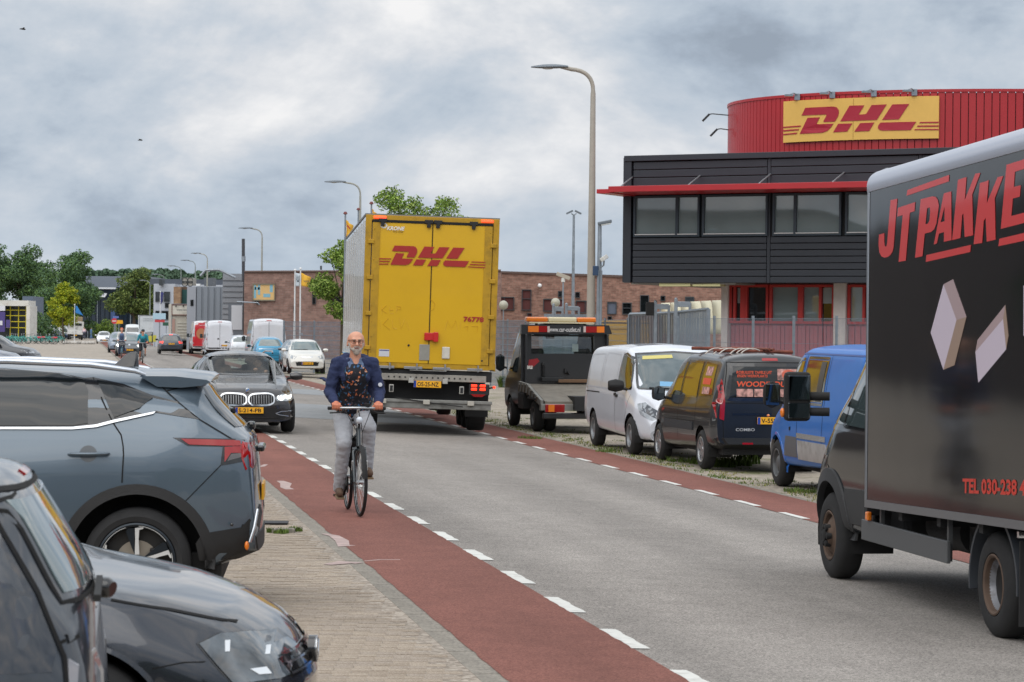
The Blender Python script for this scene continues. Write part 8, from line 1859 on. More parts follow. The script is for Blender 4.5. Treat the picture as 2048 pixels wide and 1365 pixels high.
# big double mirror on two arms
xm = 2.35; cor = [jf(*p, xm) for p in ((1571, 744), (1622, 744), (1622, 843), (1570, 843))]
y0, y1 = cor[0][0], cor[1][0]; z1, z0 = cor[0][1], cor[2][1]
mh = MB().box((xm+.03, (y0+y1)/2, (z0+z1)/2), (.12, abs(y0-y1), z1-z0)).build('mirror_housing', M_bp, jt, .035, recalc=False)
zs_ = jf(1600, 803, xm)[1]
MB().box((xm-.034, (y0+y1)/2, (zs_+.01+z1-.03)/2), (.012, abs(y0-y1)-.035, z1-.03-zs_-.01)).build('mirror_glass', mat('mirror', (120, 126, 130), rough=.03, metal=1.0), mh, .01, recalc=False); MB().box((xm-.034, (y0+y1)/2, (zs_-.012+z0+.025)/2), (.012, abs(y0-y1)-.035, zs_-.012-z0-.025)).build('mirror_glass', mat('mirror', (120, 126, 130), rough=.03, metal=1.0), mh, .01, recalc=False)
for py_ in (793, 824): zz = jf(1640, py_, xm)[1]; MB().tube([(xm+.02, y1+.03, zz), (xm-.05, .95, zz)], .026, 8, flat=1.4).build('mirror_arm', M_bp, jt, smooth=50)
MB().ball((xm+.05, y0+.01, z0+.07), 1, 8, (.03, .02, .04)).build('indicator', M_amber, mh)
# ------------------------------------------------------------------ bicycles and riders
M_tyr = RUB(); M_sp = mat('spoke steel', (170, 172, 174), rough=.3, metal=.9)
def bike(label, loc, rz, col=(34, 40, 42), hero=False, group=None, carrier=None, crate=False):
 o = thing('bicycle', label, 'bicycle', tuple(loc), rz, group); fm = mat('frame %d %d %d' % col, col, rough=.35, coat=.5); n_ = 40 if hero else 14
 for x, nm in ((.62, 'front_wheel'), (-.45, 'rear_wheel')):
  e = bpy.data.objects.new('wheel', None); COL.objects.link(e); e.parent = o; e.location = (x, 0, .35)
  if hero and x > 0: e.rotation_euler = (0, 0, .05)
  MB().lathe([(.35+.02*math.cos(t)-.018, .019*math.sin(t)) for t in [2*math.pi*k/8 for k in range(8)]], (0, 0, 0), 'Y', n_, closed=True).build('tyre', M_tyr, e, smooth=50)
  mb = MB(); mb.lathe([(.315, -.011), (.325, -.011), (.325, .011), (.315, .011)], (0, 0, 0), 'Y', n_, closed=True)
  for k in range(24 if hero else 8):
   t = 2*math.pi*k/(24 if hero else 8); sd_ = .03*(1 if k % 2 else -1); mb.tube([(.02*math.cos(t+.6), sd_, .02*math.sin(t+.6)), (.318*math.cos(t), 0, .318*math.sin(t))], .0018 if hero else .004, 4, caps=False)
  mb.tube([(0, -.045, 0), (0, .045, 0)], .022, 10); mb.build('rim', M_sp, e)
 f = MB(); BB, ST, HT, HB = (0, 0, .29), (-.16, 0, .80), (.40, 0, .90), (.46, 0, .70)
 f.tube([BB, ST], .017, 8); f.tube([BB, HB], .024 if hero else .03, 8); f.tube([(-.15, 0, .74), (.41, 0, .86)], .016, 8); f.tube([HB, HT], .024, 8)
 for s_ in (1, -1):
  f.tube([(0, s_*.035, .29), (-.45, s_*.06, .35)], .010, 6); f.tube([(-.15, s_*.02, .76), (-.45, s_*.06, .35)], .009, 6); f.tube([(.465, s_*.03, .70), (.50, s_*.062, .66), (.62, s_*.062, .35)], .015, 8)
 f.tube([(.475, -.07, .685), (.475, .07, .685)], .022, 8); f.build('frame', fm, o, smooth=50)
 bars = MB(); bars.tube([(.39, 0, .90), (.36, 0, 1.06), (.40, 0, 1.10)], .015, 8); bars.tube([(.24, -.29, 1.10), (.30, -.20, 1.105), (.40, -.07, 1.11), (.40, .07, 1.11), (.30, .20, 1.105), (.24, .29, 1.10)], .0125, 8)
 bars.build('handlebar', mat('handlebar alloy', (186, 188, 190), rough=.25, metal=.85), o, smooth=50)
 for s_ in (1, -1):
  MB().tube([(.30, s_*.175, 1.105), (.24, s_*.30, 1.10)], .018, 8).build('grip', M_bp, o, smooth=50)
  if hero: MB().tube([(.345, s_*.13, 1.085), (.365, s_*.20, 1.06), (.33, s_*.29, 1.055)], .008, 6).build('brake_lever', M_bp, o, smooth=50)
 MB().tube([(-.02, 0, 0)], .1, 3, caps=False) if False else None
 sd = MB(); vs = []; fs = []
 for i, (x, w_) in enumerate(((-.34, .075), (-.28, .09), (-.20, .07), (-.10, .03), (-.04, .018))):
  vs += [(x, -w_, .955), (x, w_, .955), (x, w_*.8, .985+.01*(i < 1)), (x, -w_*.8, .985+.01*(i < 1))]
 for i in range(4):
  for k in range(4): fs.append([i*4+k, i*4+(k+1) % 4, i*4+4+(k+1) % 4, i*4+4+k])
 fs += [[0, 1, 2, 3], [16, 17, 18, 19]]; sd.add(vs, fs).build('saddle', M_bp, o, .012, smooth=50); MB().tube([(-.16, 0, .8), (-.2, 0, .95)], .013, 8).build('seat_post', M_sp, o)
 for x, a0_, a1_, r_ in ((.62, .15, 2.3, .375), (-.45, .1, 3.6, .375)): MB().lathe([(r_, -.026), (r_+.012, 0), (r_, .026)], (x, 0, .35), 'Y', 16, a0=a0_, a1=a1_).build('mudguard', M_bp if hero else fm, o)
 cr2 = MB(); a_ = math.radians(45)
 for s_, c, d_ in ((1, .12, .12), (-1, -.12, -.12)): cr2.tube([(0, s_*.06, .29), (c, s_*.085, .29+d_)], .012, 6)
 cr2.lathe([(.001, -.06), (.09, -.06), (.09, -.056), (.001, -.056)], (0, 0, .29), 'Y', 20); cr2.build('crank', M_bp, o)
 for s_, c, d_ in ((1, .12, .12), (-1, -.12, -.12)):
  p = MB().box((c, s_*.14, .29+d_), (.09, .10, .022)).build('pedal', M_bp, o, recalc=False)
  if hero: MB().box((c+.046, s_*.14, .29+d_), (.004, .085, .014)).build('pedal_reflector', mat('pedal amber', (226, 130, 30), rough=.3), p)
 if hero:
  for pts in ([(.40, .0, 1.08), (.47, .02, 1.0), (.50, .03, .85), (.48, .03, .72)], [(.36, .13, 1.08), (.46, .09, 1.0), (.49, .03, .86)], [(.36, -.13, 1.08), (.46, -.09, .98), (.47, -.02, .86)]): MB().tube(bez(pts[0], pts[1], pts[2], 6)+[pts[-1]], .004, 5).build('cable', M_bp, o)
  MB().ball((.49, 0, .985), 1, 10, (.035, .035, .038)).build('front_lamp', mat('lamp clear glass', (196, 204, 214), rough=.08, coat=1), o, smooth=60); MB().tube([(.45, 0, .9), (.47, 0, .98)], .012, 6).build('lamp_bracket', M_bp, o)
  MB().lathe([(.028, -.01), (.030, .01), (.001, .018)], (.38, .10, 1.14), 'Z', 16).build('bell', M_bp, o, smooth=50); MB().box((.36, -.02, 1.135), (.05, .03, .02)).build('cycle_computer', M_bp, o, .005)
  MB().box((-.02, 0, .62), (.12, .10, .32), m=Matrix.Rotation(.35, 3, 'Y')).build('lock_bag', M_bp, o, .03)
  for s_ in (1, -1): MB().box((.55, s_*.075, .52), (.015, .02, .10)).build('fork_reflector', M_chr, o, .004)
 if carrier: MB().box((-.55, 0, .74), (.42, .20, .16)).build('rear_carrier', mat('carrier coral', carrier, rough=.5), o, .04, recalc=False)
 if crate:
  MB().box((.66, 0, .92), (.30, .42, .26)).build('front_crate', mat('crate black', (32, 34, 38), rough=.6), o, .02, recalc=False)
  for z in (.86, .92, .98): MB().box((.815, 0, z), (.01, .38, .025)).build('crate_slot', mat('crate slot pale', (150, 152, 156), rough=.6), o, recalc=False)
 return o
def flesh(name, bones, m, parent, vox=.012, it=3, wr=0.0, wsc=14, st=(1, 1, 1), label=None):
 mb = MB()
 for b in bones:
  p0, p1, r0, r1 = b[:4]; f = b[4] if len(b) > 4 else 1.0; p0, p1 = Vector(p0), Vector(p1); d = p1-p0; L = d.length; k = 7; pts = []; rs = []
  if L < 1e-4: mb.ball(tuple(p0), 1, 12, (r0, r0*f, r1)); continue
  for i in range(k): t = -math.pi/2+math.pi/2*(i+.35)/k; pts.append(p0+d/L*(r0*math.sin(t))); rs.append(r0*math.cos(t))
  for i in range(7): pts.append(p0+d*(i/6)); rs.append(r0+(r1-r0)*i/6)
  for i in range(k): t = math.pi/2*(i+.65)/k; pts.append(p1+d/L*(r1*math.sin(t))); rs.append(r1*math.cos(t))
  mb.tube(pts, rs, 14, flat=f)
 o = mb.build(name, m, parent); r = o.modifiers.new('r', 'REMESH'); r.mode = 'VOXEL'; r.voxel_size = vox; s_ = o.modifiers.new('s', 'SMOOTH'); s_.iterations = it; s_.factor = .6
 dg = bpy.context.evaluated_depsgraph_get(); dg.update(); me = bpy.data.meshes.new_from_object(o.evaluated_get(dg)); o.modifiers.clear(); old = o.data; o.data = me; bpy.data.meshes.remove(old)
 me.materials.clear(); me.materials.append(m); me.shade_smooth()
 if wr:
  n_ = len(me.vertices); co = np.empty(n_*3, np.float32); no = np.empty(n_*3, np.float32); me.vertices.foreach_get('co', co); me.vertices.foreach_get('normal', no); co = co.reshape(-1, 3); no = no.reshape(-1, 3)
  a = np.array([noise.noise((c[0]*wsc*st[0], c[1]*wsc*st[1], c[2]*wsc*st[2]))+.5*noise.noise((c[0]*wsc*2.1, c[1]*wsc*2.1+5, c[2]*wsc*2.1*st[2])) for c in co.tolist()]); co += no*(a*wr)[:, None]; me.vertices.foreach_set('co', co.ravel()); me.update()
 if label: o['label'] = label
 return o
M_skin = mat('skin', (206, 150, 124), rough=.5, var=.06, vscale=20); M_skin2 = mat('skin of the hands', (196, 120, 92), rough=.5, var=.06, vscale=30)
def shirtmat():
 m = mat('flowered shirt', (22, 24, 36), rough=.8); t = m.node_tree; b = t.nodes['Principled BSDF']; co = t.nodes.new('ShaderNodeTexCoord'); vo = t.nodes.new('ShaderNodeTexVoronoi'); vo.inputs['Scale'].default_value = 34
 dn = t.nodes.new('ShaderNodeTexNoise'); dn.inputs['Scale'].default_value = 30; mxv = t.nodes.new('ShaderNodeMix'); mxv.data_type = 'VECTOR'; mxv.inputs[0].default_value = .06
 t.links.new(co.outputs['Object'], mxv.inputs[4]); t.links.new(co.outputs['Object'], dn.inputs[0]); t.links.new(dn.outputs['Color'], mxv.inputs[5]); t.links.new(mxv.outputs[1], vo.inputs[0])
 sp = t.nodes.new('ShaderNodeSeparateColor'); t.links.new(vo.outputs['Color'], sp.inputs[0]); r = t.nodes.new('ShaderNodeValToRGB'); r.color_ramp.interpolation = 'CONSTANT'; e = r.color_ramp.elements; e[0].color = (*sl((22, 24, 36)), 1); e[1].position = .32; e[1].color = (*sl((52, 96, 136)), 1)
 for p, c in ((.58, (26, 26, 38)), (.66, (206, 118, 76)), (.78, (70, 60, 70)), (.86, (214, 160, 130)), (.92, (24, 26, 38))): q_ = e.new(p); q_.color = (*sl(c), 1)
 t.links.new(sp.outputs[0], r.inputs[0]); ms = t.nodes.new('ShaderNodeMapRange'); ms.inputs[1].default_value = .52; ms.inputs[2].default_value = .44; t.links.new(vo.outputs['Distance'], ms.inputs[0])
 mx = t.nodes.new('ShaderNodeMix'); mx.data_type = 'RGBA'; t.links.new(ms.outputs[0], mx.inputs[0]); mx.inputs[6].default_value = (*sl((20, 22, 32)), 1); t.links.new(r.outputs[0], mx.inputs[7]); t.links.new(mx.outputs[2], b.inputs['Base Color']); return m
def head(o, c, k=1.0, hair=None, beard=None, glasses=False, helmet=None, vox=.006, face=True, cap=None):
 X, Y, Z = c; v = lambda x, y, z: (X+x*k, Y+y*k, Z+z*k)
 B_ = [(v(-.015, 0, .035), v(-.014, 0, .036), .092*k, .088*k, .86), (v(.0, 0, .03), v(.0, 0, -.03), .083*k, .070*k, .9), (v(.015, 0, -.04), v(.03, 0, -.085), .060*k, .038*k, 1.0), (v(.082, 0, .012), v(.104, 0, -.022), .010*k, .015*k), (v(.06, -.03, .03), v(.06, .03, .03), .022*k, .022*k),
   (v(.066, -.022, -.062), v(.066, .022, -.062), .012*k, .012*k), (v(-.02, 0, -.04), v(-.055, 0, -.17), .055*k, .062*k)]
 for s_ in (1, -1): B_ += [(v(-.005, s_*.078, .015), v(-.010, s_*.089, -.03), .016*k, .011*k), (v(.045, s_*.04, -.02), v(.04, s_*.045, -.05), .026*k, .02*k)]
 h = flesh('head', B_, M_skin, o, vox, 3)
 if not face: pass
 else:
  for s_ in (1, -1):
   MB().ball(v(.074, s_*.031, .012), .0105*k, 8, (1, 1, .62)).build('eye', mat('eye white', (150, 138, 130), rough=.3), h, smooth=60); MB().ball(v(.0815, s_*.031, .012), .0058*k, 6).build('iris', mat('iris', (48, 44, 40), rough=.3), h, smooth=60)
   MB().tube([v(.086, s_*.014, .030), v(.084, s_*.050, .031)], .0065*k, 6).build('eyebrow', mat('brow grey', (132, 112, 98), rough=.9), h)
   flesh('cheek_shade', [(v(.055, s_*.036, .012), v(.056, s_*.037, .012), .0185*k, .017*k)], M_skin, h, .006) if False else None
  MB().tube([v(.083, -.024, -.058), v(.087, 0, -.056), v(.083, .024, -.058)], .0045*k, 6).build('mouth', mat('lips', (150, 92, 84), rough=.5), h)
 if glasses:
  g_ = MB()
  for s_ in (1, -1): g_.tube([v(.098, s_*(.034+.027*a), .010+.019*b) for a, b in ((-1, .6), (-.6, 1), (.7, 1), (1, .6), (.8, -.8), (.3, -1), (-.6, -1), (-1, -.4), (-1, .6))], .0018*k, 5); g_.tube([v(.095, s_*.061, .022), v(.0, s_*.088, .025)], .0025*k, 5)
  g_.tube([v(.099, -.008, .018), v(.099, .008, .018)], .0018*k, 5); g_.build('glasses', mat('glasses frame', (70, 60, 58), rough=.3), h)
 if beard:
  flesh('beard', [(v(.048, 0, -.088), v(.05, 0, -.10), .040*k, .034*k), (v(.058, -.03, -.074), v(.058, .03, -.074), .023*k, .023*k), (v(.071, -.022, -.045), v(.071, .022, -.045), .010*k, .010*k)]+[(v(.035, s_*.048, -.055), v(.01, s_*.072, -.01), .024*k, .014*k) for s_ in (1, -1)], mat('beard', beard, rough=.95, bump=.6, bscale=300), h, vox)
 if hair: flesh('hair', [(v(-.025, 0, .045), v(-.03, 0, .046), .100*k, .098*k, .88), (v(-.06, 0, .0), v(-.07, 0, -.05), .07*k, .05*k)], mat('hair %d' % hair[0], hair, rough=.95, bump=.5, bscale=200), h, vox)
 if helmet: flesh('helmet', [(v(-.03, 0, .06), v(.02, 0, .062), .104*k, .10*k, .85)], mat('helmet', helmet, rough=.4), h, vox)
 return h
def rider(label, loc, rz, top=(38, 48, 82), legs=(166, 168, 174), shoes=(92, 72, 58), hero=False, lean=.0, vox=.02, sleeve=None, shorts=False, **hk):
 o = thing('person', label, 'person', tuple(loc), rz); hp = (-.22, 0, 1.03); sh = Vector((.05+lean, 0, 1.575-lean*.35)); hd = Vector((.13+lean*1.25, 0, 1.785-lean*.45)); vx = .010 if hero else vox
 mt, ml = mat('top %d %d %d' % top, top, rough=.9, bump=.3, bscale=250), mat('legs %d %d %d' % legs, legs, rough=.9, var=.08, vscale=12, bump=.3, bscale=250); msh = mat('shoes %d' % shoes[0], shoes, rough=.8, var=.15, vscale=20)
 hy = .22; hnd = Vector((.29, hy, 1.125)); elb = Vector((.045+lean*.5, .268, 1.27-lean*.25)); sp_ = (sh.x, .185, sh.z)
 kR, aR, kL, aL = (.13, -.115, .73), (-.11, -.135, .30), (.21, .135, .90), (.04, .14, .52)
 # one continuous body under the clothes
 body = [((-.2, 0, 1.02), (-.13, 0, 1.2), .12, .11), ((-.13, 0, 1.2), tuple(sh+Vector((-.02, 0, -.08))), .11, .13), (tuple(sh+Vector((0, 0, -.02))), tuple(hd+Vector((-.04, 0, -.10))), .06, .055)]
 for s_, kn, an in ((-1, kR, aR), (1, kL, aL)):
  body += [((-.19, s_*.09, 1.0), kn, .085, .055), (kn, an, .054, .036), ((sp_[0], s_*.17, sp_[2]), (elb.x, s_*elb.y, elb.z), .052, .04), ((elb.x, s_*elb.y, elb.z), (hnd.x-.03, s_*hnd.y, hnd.z+.02), .04, .026)]
 flesh('body', body, M_skin2 if hero else M_skin, o, vx*1.4)
 T = [((-.21, 0, 1.06), (-.12, 0, 1.24), .150, .145, 1.0), ((-.12, 0, 1.24), tuple(sh+Vector((-.01, 0, -.12))), .148, .15, 1.0)]
 A_ = []
 for s_ in (1, -1): A_ += [((sh.x-.02, s_*.07, sh.z-.01), (sp_[0], s_*sp_[1], sp_[2]-.005), .080, .070), ((sp_[0], s_*sp_[1], sp_[2]-.01), (elb.x, s_*elb.y, elb.z), .071, .058), ((elb.x, s_*elb.y, elb.z), (hnd.x-(.05 if not shorts else .2), s_*(hnd.y+.005), hnd.z+(.035 if not shorts else .1)), .062, .046)]
 if hero:
  flesh('shirt', [(a, b, r0*1.06, r1*1.06) for a, b, r0, r1, _ in T]+[((-.14, -.06, 1.16), (-.14, .06, 1.16), .15, .15)]+[((-.12, -.07, 1.2), (-.12, .07, 1.2), .125, .125), ((.0, -.06, 1.42), (.0, .06, 1.42), .115, .115), (tuple(sh+Vector((.01, 0, -.04))), tuple(sh+Vector((.02, 0, -.01))), .085, .07)], shirtmat(), o, .008, 3, .003, 18, (1, 1, .4))
  J = A_+[(tuple(sh+Vector((-.06, -.08, 0))), tuple(sh+Vector((-.06, .08, 0))), .10, .10)]
  for s_ in (1, -1): J += [((sh.x-.03, s_*.145, sh.z-.07), (-.15, s_*.165, 1.26), .088, .07), ((-.15, s_*.165, 1.26), (-.20, s_*.17, 1.14), .07, .05), ((-.08, s_*.06, 1.42), (-.20, s_*.06, 1.2), .12, .12), (tuple(sh+Vector((.045, s_*.075, .015))), tuple(sh+Vector((.05, s_*.115, -.16))), .035, .045)]
  J += [((-.15, -.19, 1.34), (-.26, -.31, 1.40), .05, .025, .5), ((-.26, -.31, 1.40), (-.32, -.37, 1.395), .03, .008, .4)]
  flesh('jacket', J, mt, o, .009, 3, .011, 13, (1, 1, 1.5))
  for s_ in (1, -1):
   MB().add([tuple(sh+Vector((.065, s_*.03, .055))), tuple(sh+Vector((.05, s_*.095, .05))), tuple(sh+Vector((.115, s_*.075, -.055))), tuple(sh+Vector((.12, s_*.018, -.035)))]+[tuple(sh+Vector((.055, s_*.03, .055))), tuple(sh+Vector((.04, s_*.095, .05))), tuple(sh+Vector((.105, s_*.075, -.055))), tuple(sh+Vector((.11, s_*.018, -.035)))], [[0, 1, 2, 3], [7, 6, 5, 4], [0, 4, 5, 1], [1, 5, 6, 2], [2, 6, 7, 3], [3, 7, 4, 0]]).build('collar', shirtmat() if False else mat('collar print', (92, 110, 140) if s_ > 0 else (50, 48, 60), rough=.8, var=.5, vscale=30), o, .004)
  flesh('throat', [(tuple(hd+Vector((-.02, 0, -.12))), tuple(sh+Vector((.085, 0, -.06))), .045, .028)], M_skin, o, .008)
  MB().lathe([(.001, .004), (.020, .003), (.022, 0), (.022, -.01)], (elb.x+.075, .262, 1.345), 'X', 20).build('round_badge', mat('badge pale', (206, 210, 220), rough=.6), o, smooth=40)
 else:
  flesh('top', [(a, b, r0*.93, r1*.93) for a, b, r0, r1, _ in T]+A_, mt, o, vx, 3, .004, 13)
  if sleeve: flesh('waistcoat', [(a, b, r0, r1) for a, b, r0, r1, _ in T], mat('waistcoat', sleeve, rough=.9), o, vx)
 Lg = [((-.22, -.07, 1.04), (-.22, .07, 1.04), .128, .128), ((-.20, 0, 1.08), (-.17, 0, 1.15), .15, .145)]
 for s_, kn, an in ((-1, kR, aR), (1, kL, aL)):
  Lg += [((-.20, s_*.09, 1.01), (kn[0], kn[1], kn[2]), .110, .084)]
  if not shorts: Lg += [(kn, (an[0]*.95, an[1], an[2]-.05), .078, .066)]
 flesh('trousers' if not shorts else 'shorts', Lg, ml, o, .010 if hero else vx, 3, .006 if hero else .003, 15, (1, 1, 1.8))
 for s_, an in ((-1, aR), (1, aL)):
  so_ = flesh('shoe', [((an[0]-.02, an[1], an[2]-.055), (an[0]+.09, an[1]+s_*.005, an[2]-.085), .044, .042, .9), ((an[0]+.09, an[1]+s_*.005, an[2]-.088), (an[0]+.185, an[1]+s_*.012, an[2]-.10), .044, .034, 1.1), ((an[0]-.02, an[1], an[2]), (an[0]-.02, an[1], an[2]-.06), .043, .042)], msh, o, .008 if hero else .02)
  if hero: MB().box((an[0]+.075, an[1]+s_*.004, an[2]-.138), (.27, .088, .018), m=Matrix.Rotation(.12, 3, 'Y')).build('sole', mat('sole tan', (120, 100, 76), rough=.8), so_, .006)
  y = s_*hy; H_ = [((hnd.x-.055, y+s_*.006, hnd.z+.02), (hnd.x-.01, y, hnd.z+.022), .030, .036, .9)]
  if hero:
   for k in range(4):                                # four fingers curled round the grip
    yy = y+s_*(-.036+.024*k); ln = (.9, 1, .97, .8)[k]
    H_ += [((hnd.x-.002, yy, hnd.z+.024), (hnd.x+.030, yy, hnd.z+.010), .0125, .0115), ((hnd.x+.030, yy, hnd.z+.010), (hnd.x+.030*ln, yy, hnd.z-.022), .0115, .0105), ((hnd.x+.030*ln, yy, hnd.z-.022), (hnd.x+.002, yy, hnd.z-.034), .0105, .0095)]
   H_ += [((hnd.x-.02, y-s_*.035, hnd.z+.01), (hnd.x+.005, y-s_*.055, hnd.z-.01), .014, .012), ((hnd.x+.005, y-s_*.055, hnd.z-.01), (hnd.x+.018, y-s_*.050, hnd.z-.03), .012, .010)]
   flesh('hand', H_, M_skin2, o, .0045, 1)
  else: flesh('hand', H_+[((hnd.x+.01, y-.03, hnd.z), (hnd.x+.01, y+.03, hnd.z), .03, .03)], M_skin2, o, .018)
 head(o, hd, 1.0, vox=.006 if hero else .012, **hk); return o
gF_, gR_ = G(720, 1035), G(701, 1020); crz = HEAD+math.pi+.015; Rc = Matrix.Rotation(crz, 3, 'Z'); cl_ = gF_-Rc @ Vector((.62, 0, 0)); cl_.z = .009
bike('black touring bicycle ridden by the bald man on the red lane', cl_, crz, (38, 48, 54), True)
pr_ = rider('bald bearded man in glasses, navy jacket and grey jeans, riding the black bicycle', cl_, crz, hero=True, beard=(172, 162, 152), glasses=True)
# two riders further up, one going away
for lab, px, py, rz_, kw, bk in (('cyclist in a denim waistcoat with red hair, riding the bicycle with the front crate', 243, 717, HEAD+math.pi, dict(top=(206, 206, 204), legs=(60, 70, 92), sleeve=(84, 102, 136), hair=(196, 110, 84)), dict(col=(40, 90, 110), crate=True)),
 ('racing cyclist in a turquoise shirt and dark helmet', 285, 727.5, HEAD+math.pi, dict(top=(46, 142, 160), legs=(34, 36, 42), helmet=(46, 52, 58), lean=.16, shorts=True), dict(col=(60, 70, 74))),
 ('distant cyclist in a pinkish top riding away on the red lane', 168, 680.5, HEAD, dict(top=(206, 184, 190), legs=(62, 66, 84), hair=(120, 100, 84)), dict(col=(50, 54, 60)))):
 g = G(px, py); bike({243: 'blue framed bicycle with a black front crate under the red haired cyclist', 285: 'thin dark racing bicycle under the turquoise cyclist', 168: 'bicycle of the distant cyclist in the pinkish top'}[px], g, rz_, **bk); rider(lab, g, rz_, vox=.02, face=False, **kw)
# rack of hire bicycles
bk0 = None; rgb = random.Random(12)
for i in range(17):
 px = 16+i*6.3+rgb.uniform(-2, 2); Y = 268+rgb.uniform(0, 26); b = P(px, 700, Y); loc = (b.x, Y, 0); rz = rgb.choice([0.15, 2.9, .5, 2.6])+rgb.uniform(-.3, .3)
 if bk0 is None: bk0 = bike('turquoise hire bicycle in the crowded rack by the yellow green tree', loc, rz, (52, 164, 152), group='turquoise hire bicycles in the rack', carrier=None)
 elif i == 8: bk1 = bike('turquoise hire bicycle with a coral red carrier in the crowded rack', loc, rz, (52, 164, 152), group='turquoise hire bicycles with red carriers', carrier=(206, 70, 84))
 elif i > 8 and i % 2 == 0: copy_tree(bk1, loc=loc, rz=rz)
 else: copy_tree(bk0, loc=loc, rz=rz)
# driver of the black estate car
dr = thing('person', 'driver behind the windscreen of the black estate car, hand on the steering wheel', 'person', tuple(bw_.location), bw_.rotation_euler.z)
flesh('body', [((-.20, .38, .75), (-.16, .38, 1.08), .15, .15), ((-.16, .25, 1.08), (-.16, .51, 1.08), .07, .07), ((-.13, .24, 1.06), (.12, .26, .98), .05, .045), ((.12, .26, .98), (.36, .30, 1.12), .045, .035), ((-.13, .52, 1.06), (.12, .54, .96), .05, .045), ((.12, .54, .96), (.38, .50, 1.08), .045, .035), ((-.15, .38, 1.1), (-.13, .38, 1.2), .055, .055)], mat('driver pullover', (70, 74, 84), rough=.9), dr, .02)
for y, z in ((.30, 1.13), (.50, 1.09)): flesh('hand', [((.36, y, z), (.43, y, z+.02), .035, .035), ((.42, y-.03, z+.02), (.42, y+.03, z+.02), .022, .022)], M_skin, dr, .014)
hh_ = head(dr, Vector((-.12, .38, 1.27)), .95, hair=(90, 80, 70), vox=.012, face=False)
# person far behind, birds, signs, rubble
ps = thing('person', 'distant person in a blue top walking before the dark showroom', 'person', (P(182, 700, 400).x, 400, 0)); flesh('body', [((0, 0, 1.0), (0, 0, 1.4), .15, .18), ((0, -.1, .95), (.15, -.1, .1), .09, .06), ((0, .1, .95), (-.15, .1, .1), .09, .06), ((0, -.2, 1.4), (.1, -.25, .9), .06, .05), ((0, .2, 1.4), (-.05, .25, .9), .06, .05), ((0, 0, 1.5), (0, 0, 1.6), .06, .06)], mat('blue clothes', (92, 126, 166), rough=.9), ps, .03); head(ps, Vector((0, 0, 1.68)), 1, hair=(70, 60, 50), vox=.02, face=False)
for k, (px, py, Y, a, sp_) in enumerate(((45, 59, 90, .5, .55), (280, 281, 110, -.2, .45))):
 b = thing('bird', ('bird gliding near the top left corner of the sky', 'small dark bird flying above the left street lamps')[k], 'bird', tuple(P(px, py, Y)), a); m_ = mat('bird dark', (58, 56, 54), rough=.9)
 flesh('body', [((-.10, 0, 0), (.08, 0, 0), .012, .026), ((.08, 0, 0), (.12, 0, .005), .018, .01)], m_, b, .008)
 for s_ in (1, -1): MB().add([(.05, s_*.02, .01), (-.03, s_*.02, .01), (-.02, s_*sp_*.45*.5, .05), (.05, s_*sp_*.45*.5, .055), (-.04, s_*sp_*.5, .03), (.0, s_*sp_*.5, .03)]+[(.05, s_*.02, 0), (-.03, s_*.02, 0), (-.02, s_*sp_*.225, .042), (.05, s_*sp_*.225, .045)], [[0, 1, 2, 3], [3, 2, 4, 5], [9, 8, 7, 6], [6, 0, 3, 9], [8, 2, 1, 7], [9, 5, 4, 8]]).build('wing', m_, b)
def sign(label, px, y0, y1, w_, Y, col, rnd=False, st=None):
 b = P(px, 700, Y); z1, z0 = P(px, y0, Y).z, P(px, y1, Y).z; o = thing('road_sign', label, 'sign', (b.x, Y, 0)); MB().tube([(0, .06, 0), (0, .06, z1+.05)], .04, 8).build('post', M_galv, o); m_ = mat('sign %d %d %d' % col, col, rough=.4)
 if rnd: MB().lathe([(.001, 0), (w_/2, 0), (w_/2, .02), (.001, .02)], (0, 0, (z0+z1)/2), 'Y', 24).build('sign_face', m_, o); MB().box((0, -.01, (z0+z1)/2), (w_*.7, .01, w_*.16)).build('sign_bar', M_wp, o)
 else: MB().box((0, 0, (z0+z1)/2), (w_, .03, z1-z0)).build('sign_face', m_, o, .01)
 return o
sign('yellow rectangular road sign behind the red haired cyclist', 237, 641, 648, .8, 250, (224, 164, 30)); sign('small round red sign left of the yellow road sign', 228, 639, 646, .55, 245, (190, 60, 70), True); sign('small blue sign above the small round red sign', 231, 633, 637, .6, 260, (90, 110, 170))
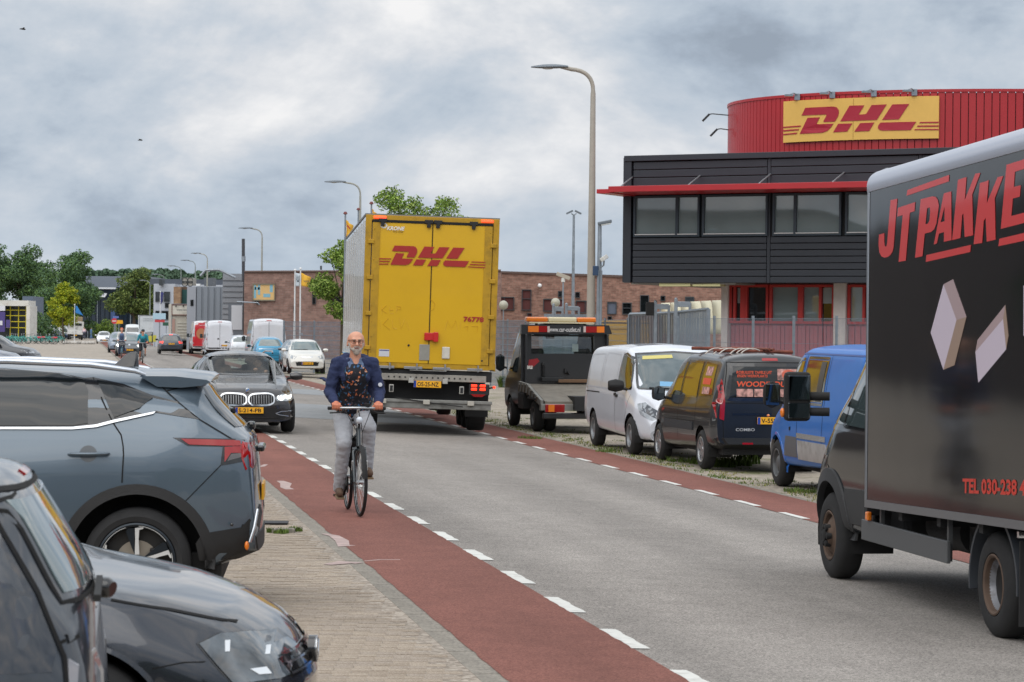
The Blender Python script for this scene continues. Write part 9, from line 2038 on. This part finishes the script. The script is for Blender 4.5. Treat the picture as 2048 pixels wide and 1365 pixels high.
sign('red and white company board beside the pale office block', 319, 640, 645, 1.0, 255, (186, 56, 62)); sign('pale blue company board above the red one', 318, 627, 639, 1.3, 256, (166, 196, 212)); sign('dark green company board at the tipper truck', 332, 645, 652, .7, 254, (40, 82, 66))
sign('first yellow green bollard panel by the dark pale roofed car', 300, 672, 684, .35, 262, (186, 180, 70)); sign('second yellow green bollard panel, nearer the brake lit hatchback', 309, 671, 684, .35, 258, (186, 180, 70))
rb_ = thing('rubble_pile', 'pale pile of bags and rubble at the foot of the battered tipper truck', 'rubble', tuple(G(150, 688))); 
for k in range(12): a = rgb.uniform(-2, 2); flesh('bag', [((a, rgb.uniform(-.6, .6), .1), (a+.3, rgb.uniform(-.6, .6), .12), .2, .16)], mat('bag pale', (178, 174, 168), rough=.8, var=.15), rb_, .04, 2, .03, 5)
# what stands outside the frame, seen only mirrored in paint and glass: sheds and trees across the yard and behind the viewer
def shed(label, x0, y0, x1, y1, h, c):
 o = thing('warehouse', label, 'building', (x0, y0, 0), math.atan2(y1-y0, x1-x0)); L = math.hypot(x1-x0, y1-y0); MB().box((L/2, -5 if x0 > x1 else 5, h/2), (L, 10, h)).build('wall', mat('shed %d' % c[0], c, rough=.8, var=.1, vscale=.3), o); s_ = -1 if x0 > x1 else 1
 for k in range(int(L/6)): MB().box((3+k*6, 0 if s_ > 0 else 0, 2.2), (2.6, .12, 1.4)).build('window', M_tint, o)
 MB().box((L/2, 5*s_, h+.1), (L+.4, 10.4, .25)).build('roof', M_bf, o); return o
shed('dark brick shed along the left side of the yard', -62, 150, -19, 14, 6.2, (92, 80, 74)); shed('dark grey shed behind the viewer', -45, -34, 45, -30, 5.5, (120, 122, 122)).scale = (1, -1, 1)
for k, (x, y) in enumerate(((-17, 26), (-22, 44), (-27, 62), (-20, -22), (-8, -24), (7, -25), (20, -23), (31, -22))): tree('yard_tree', 'dark tree across the yard, mirrored in paint and glass', (x, y, 0), 6.3, 7, 1, 2500, .6, gA, 12, 60+k, .25, cr_=1.5, group='mirrored trees across the yard')
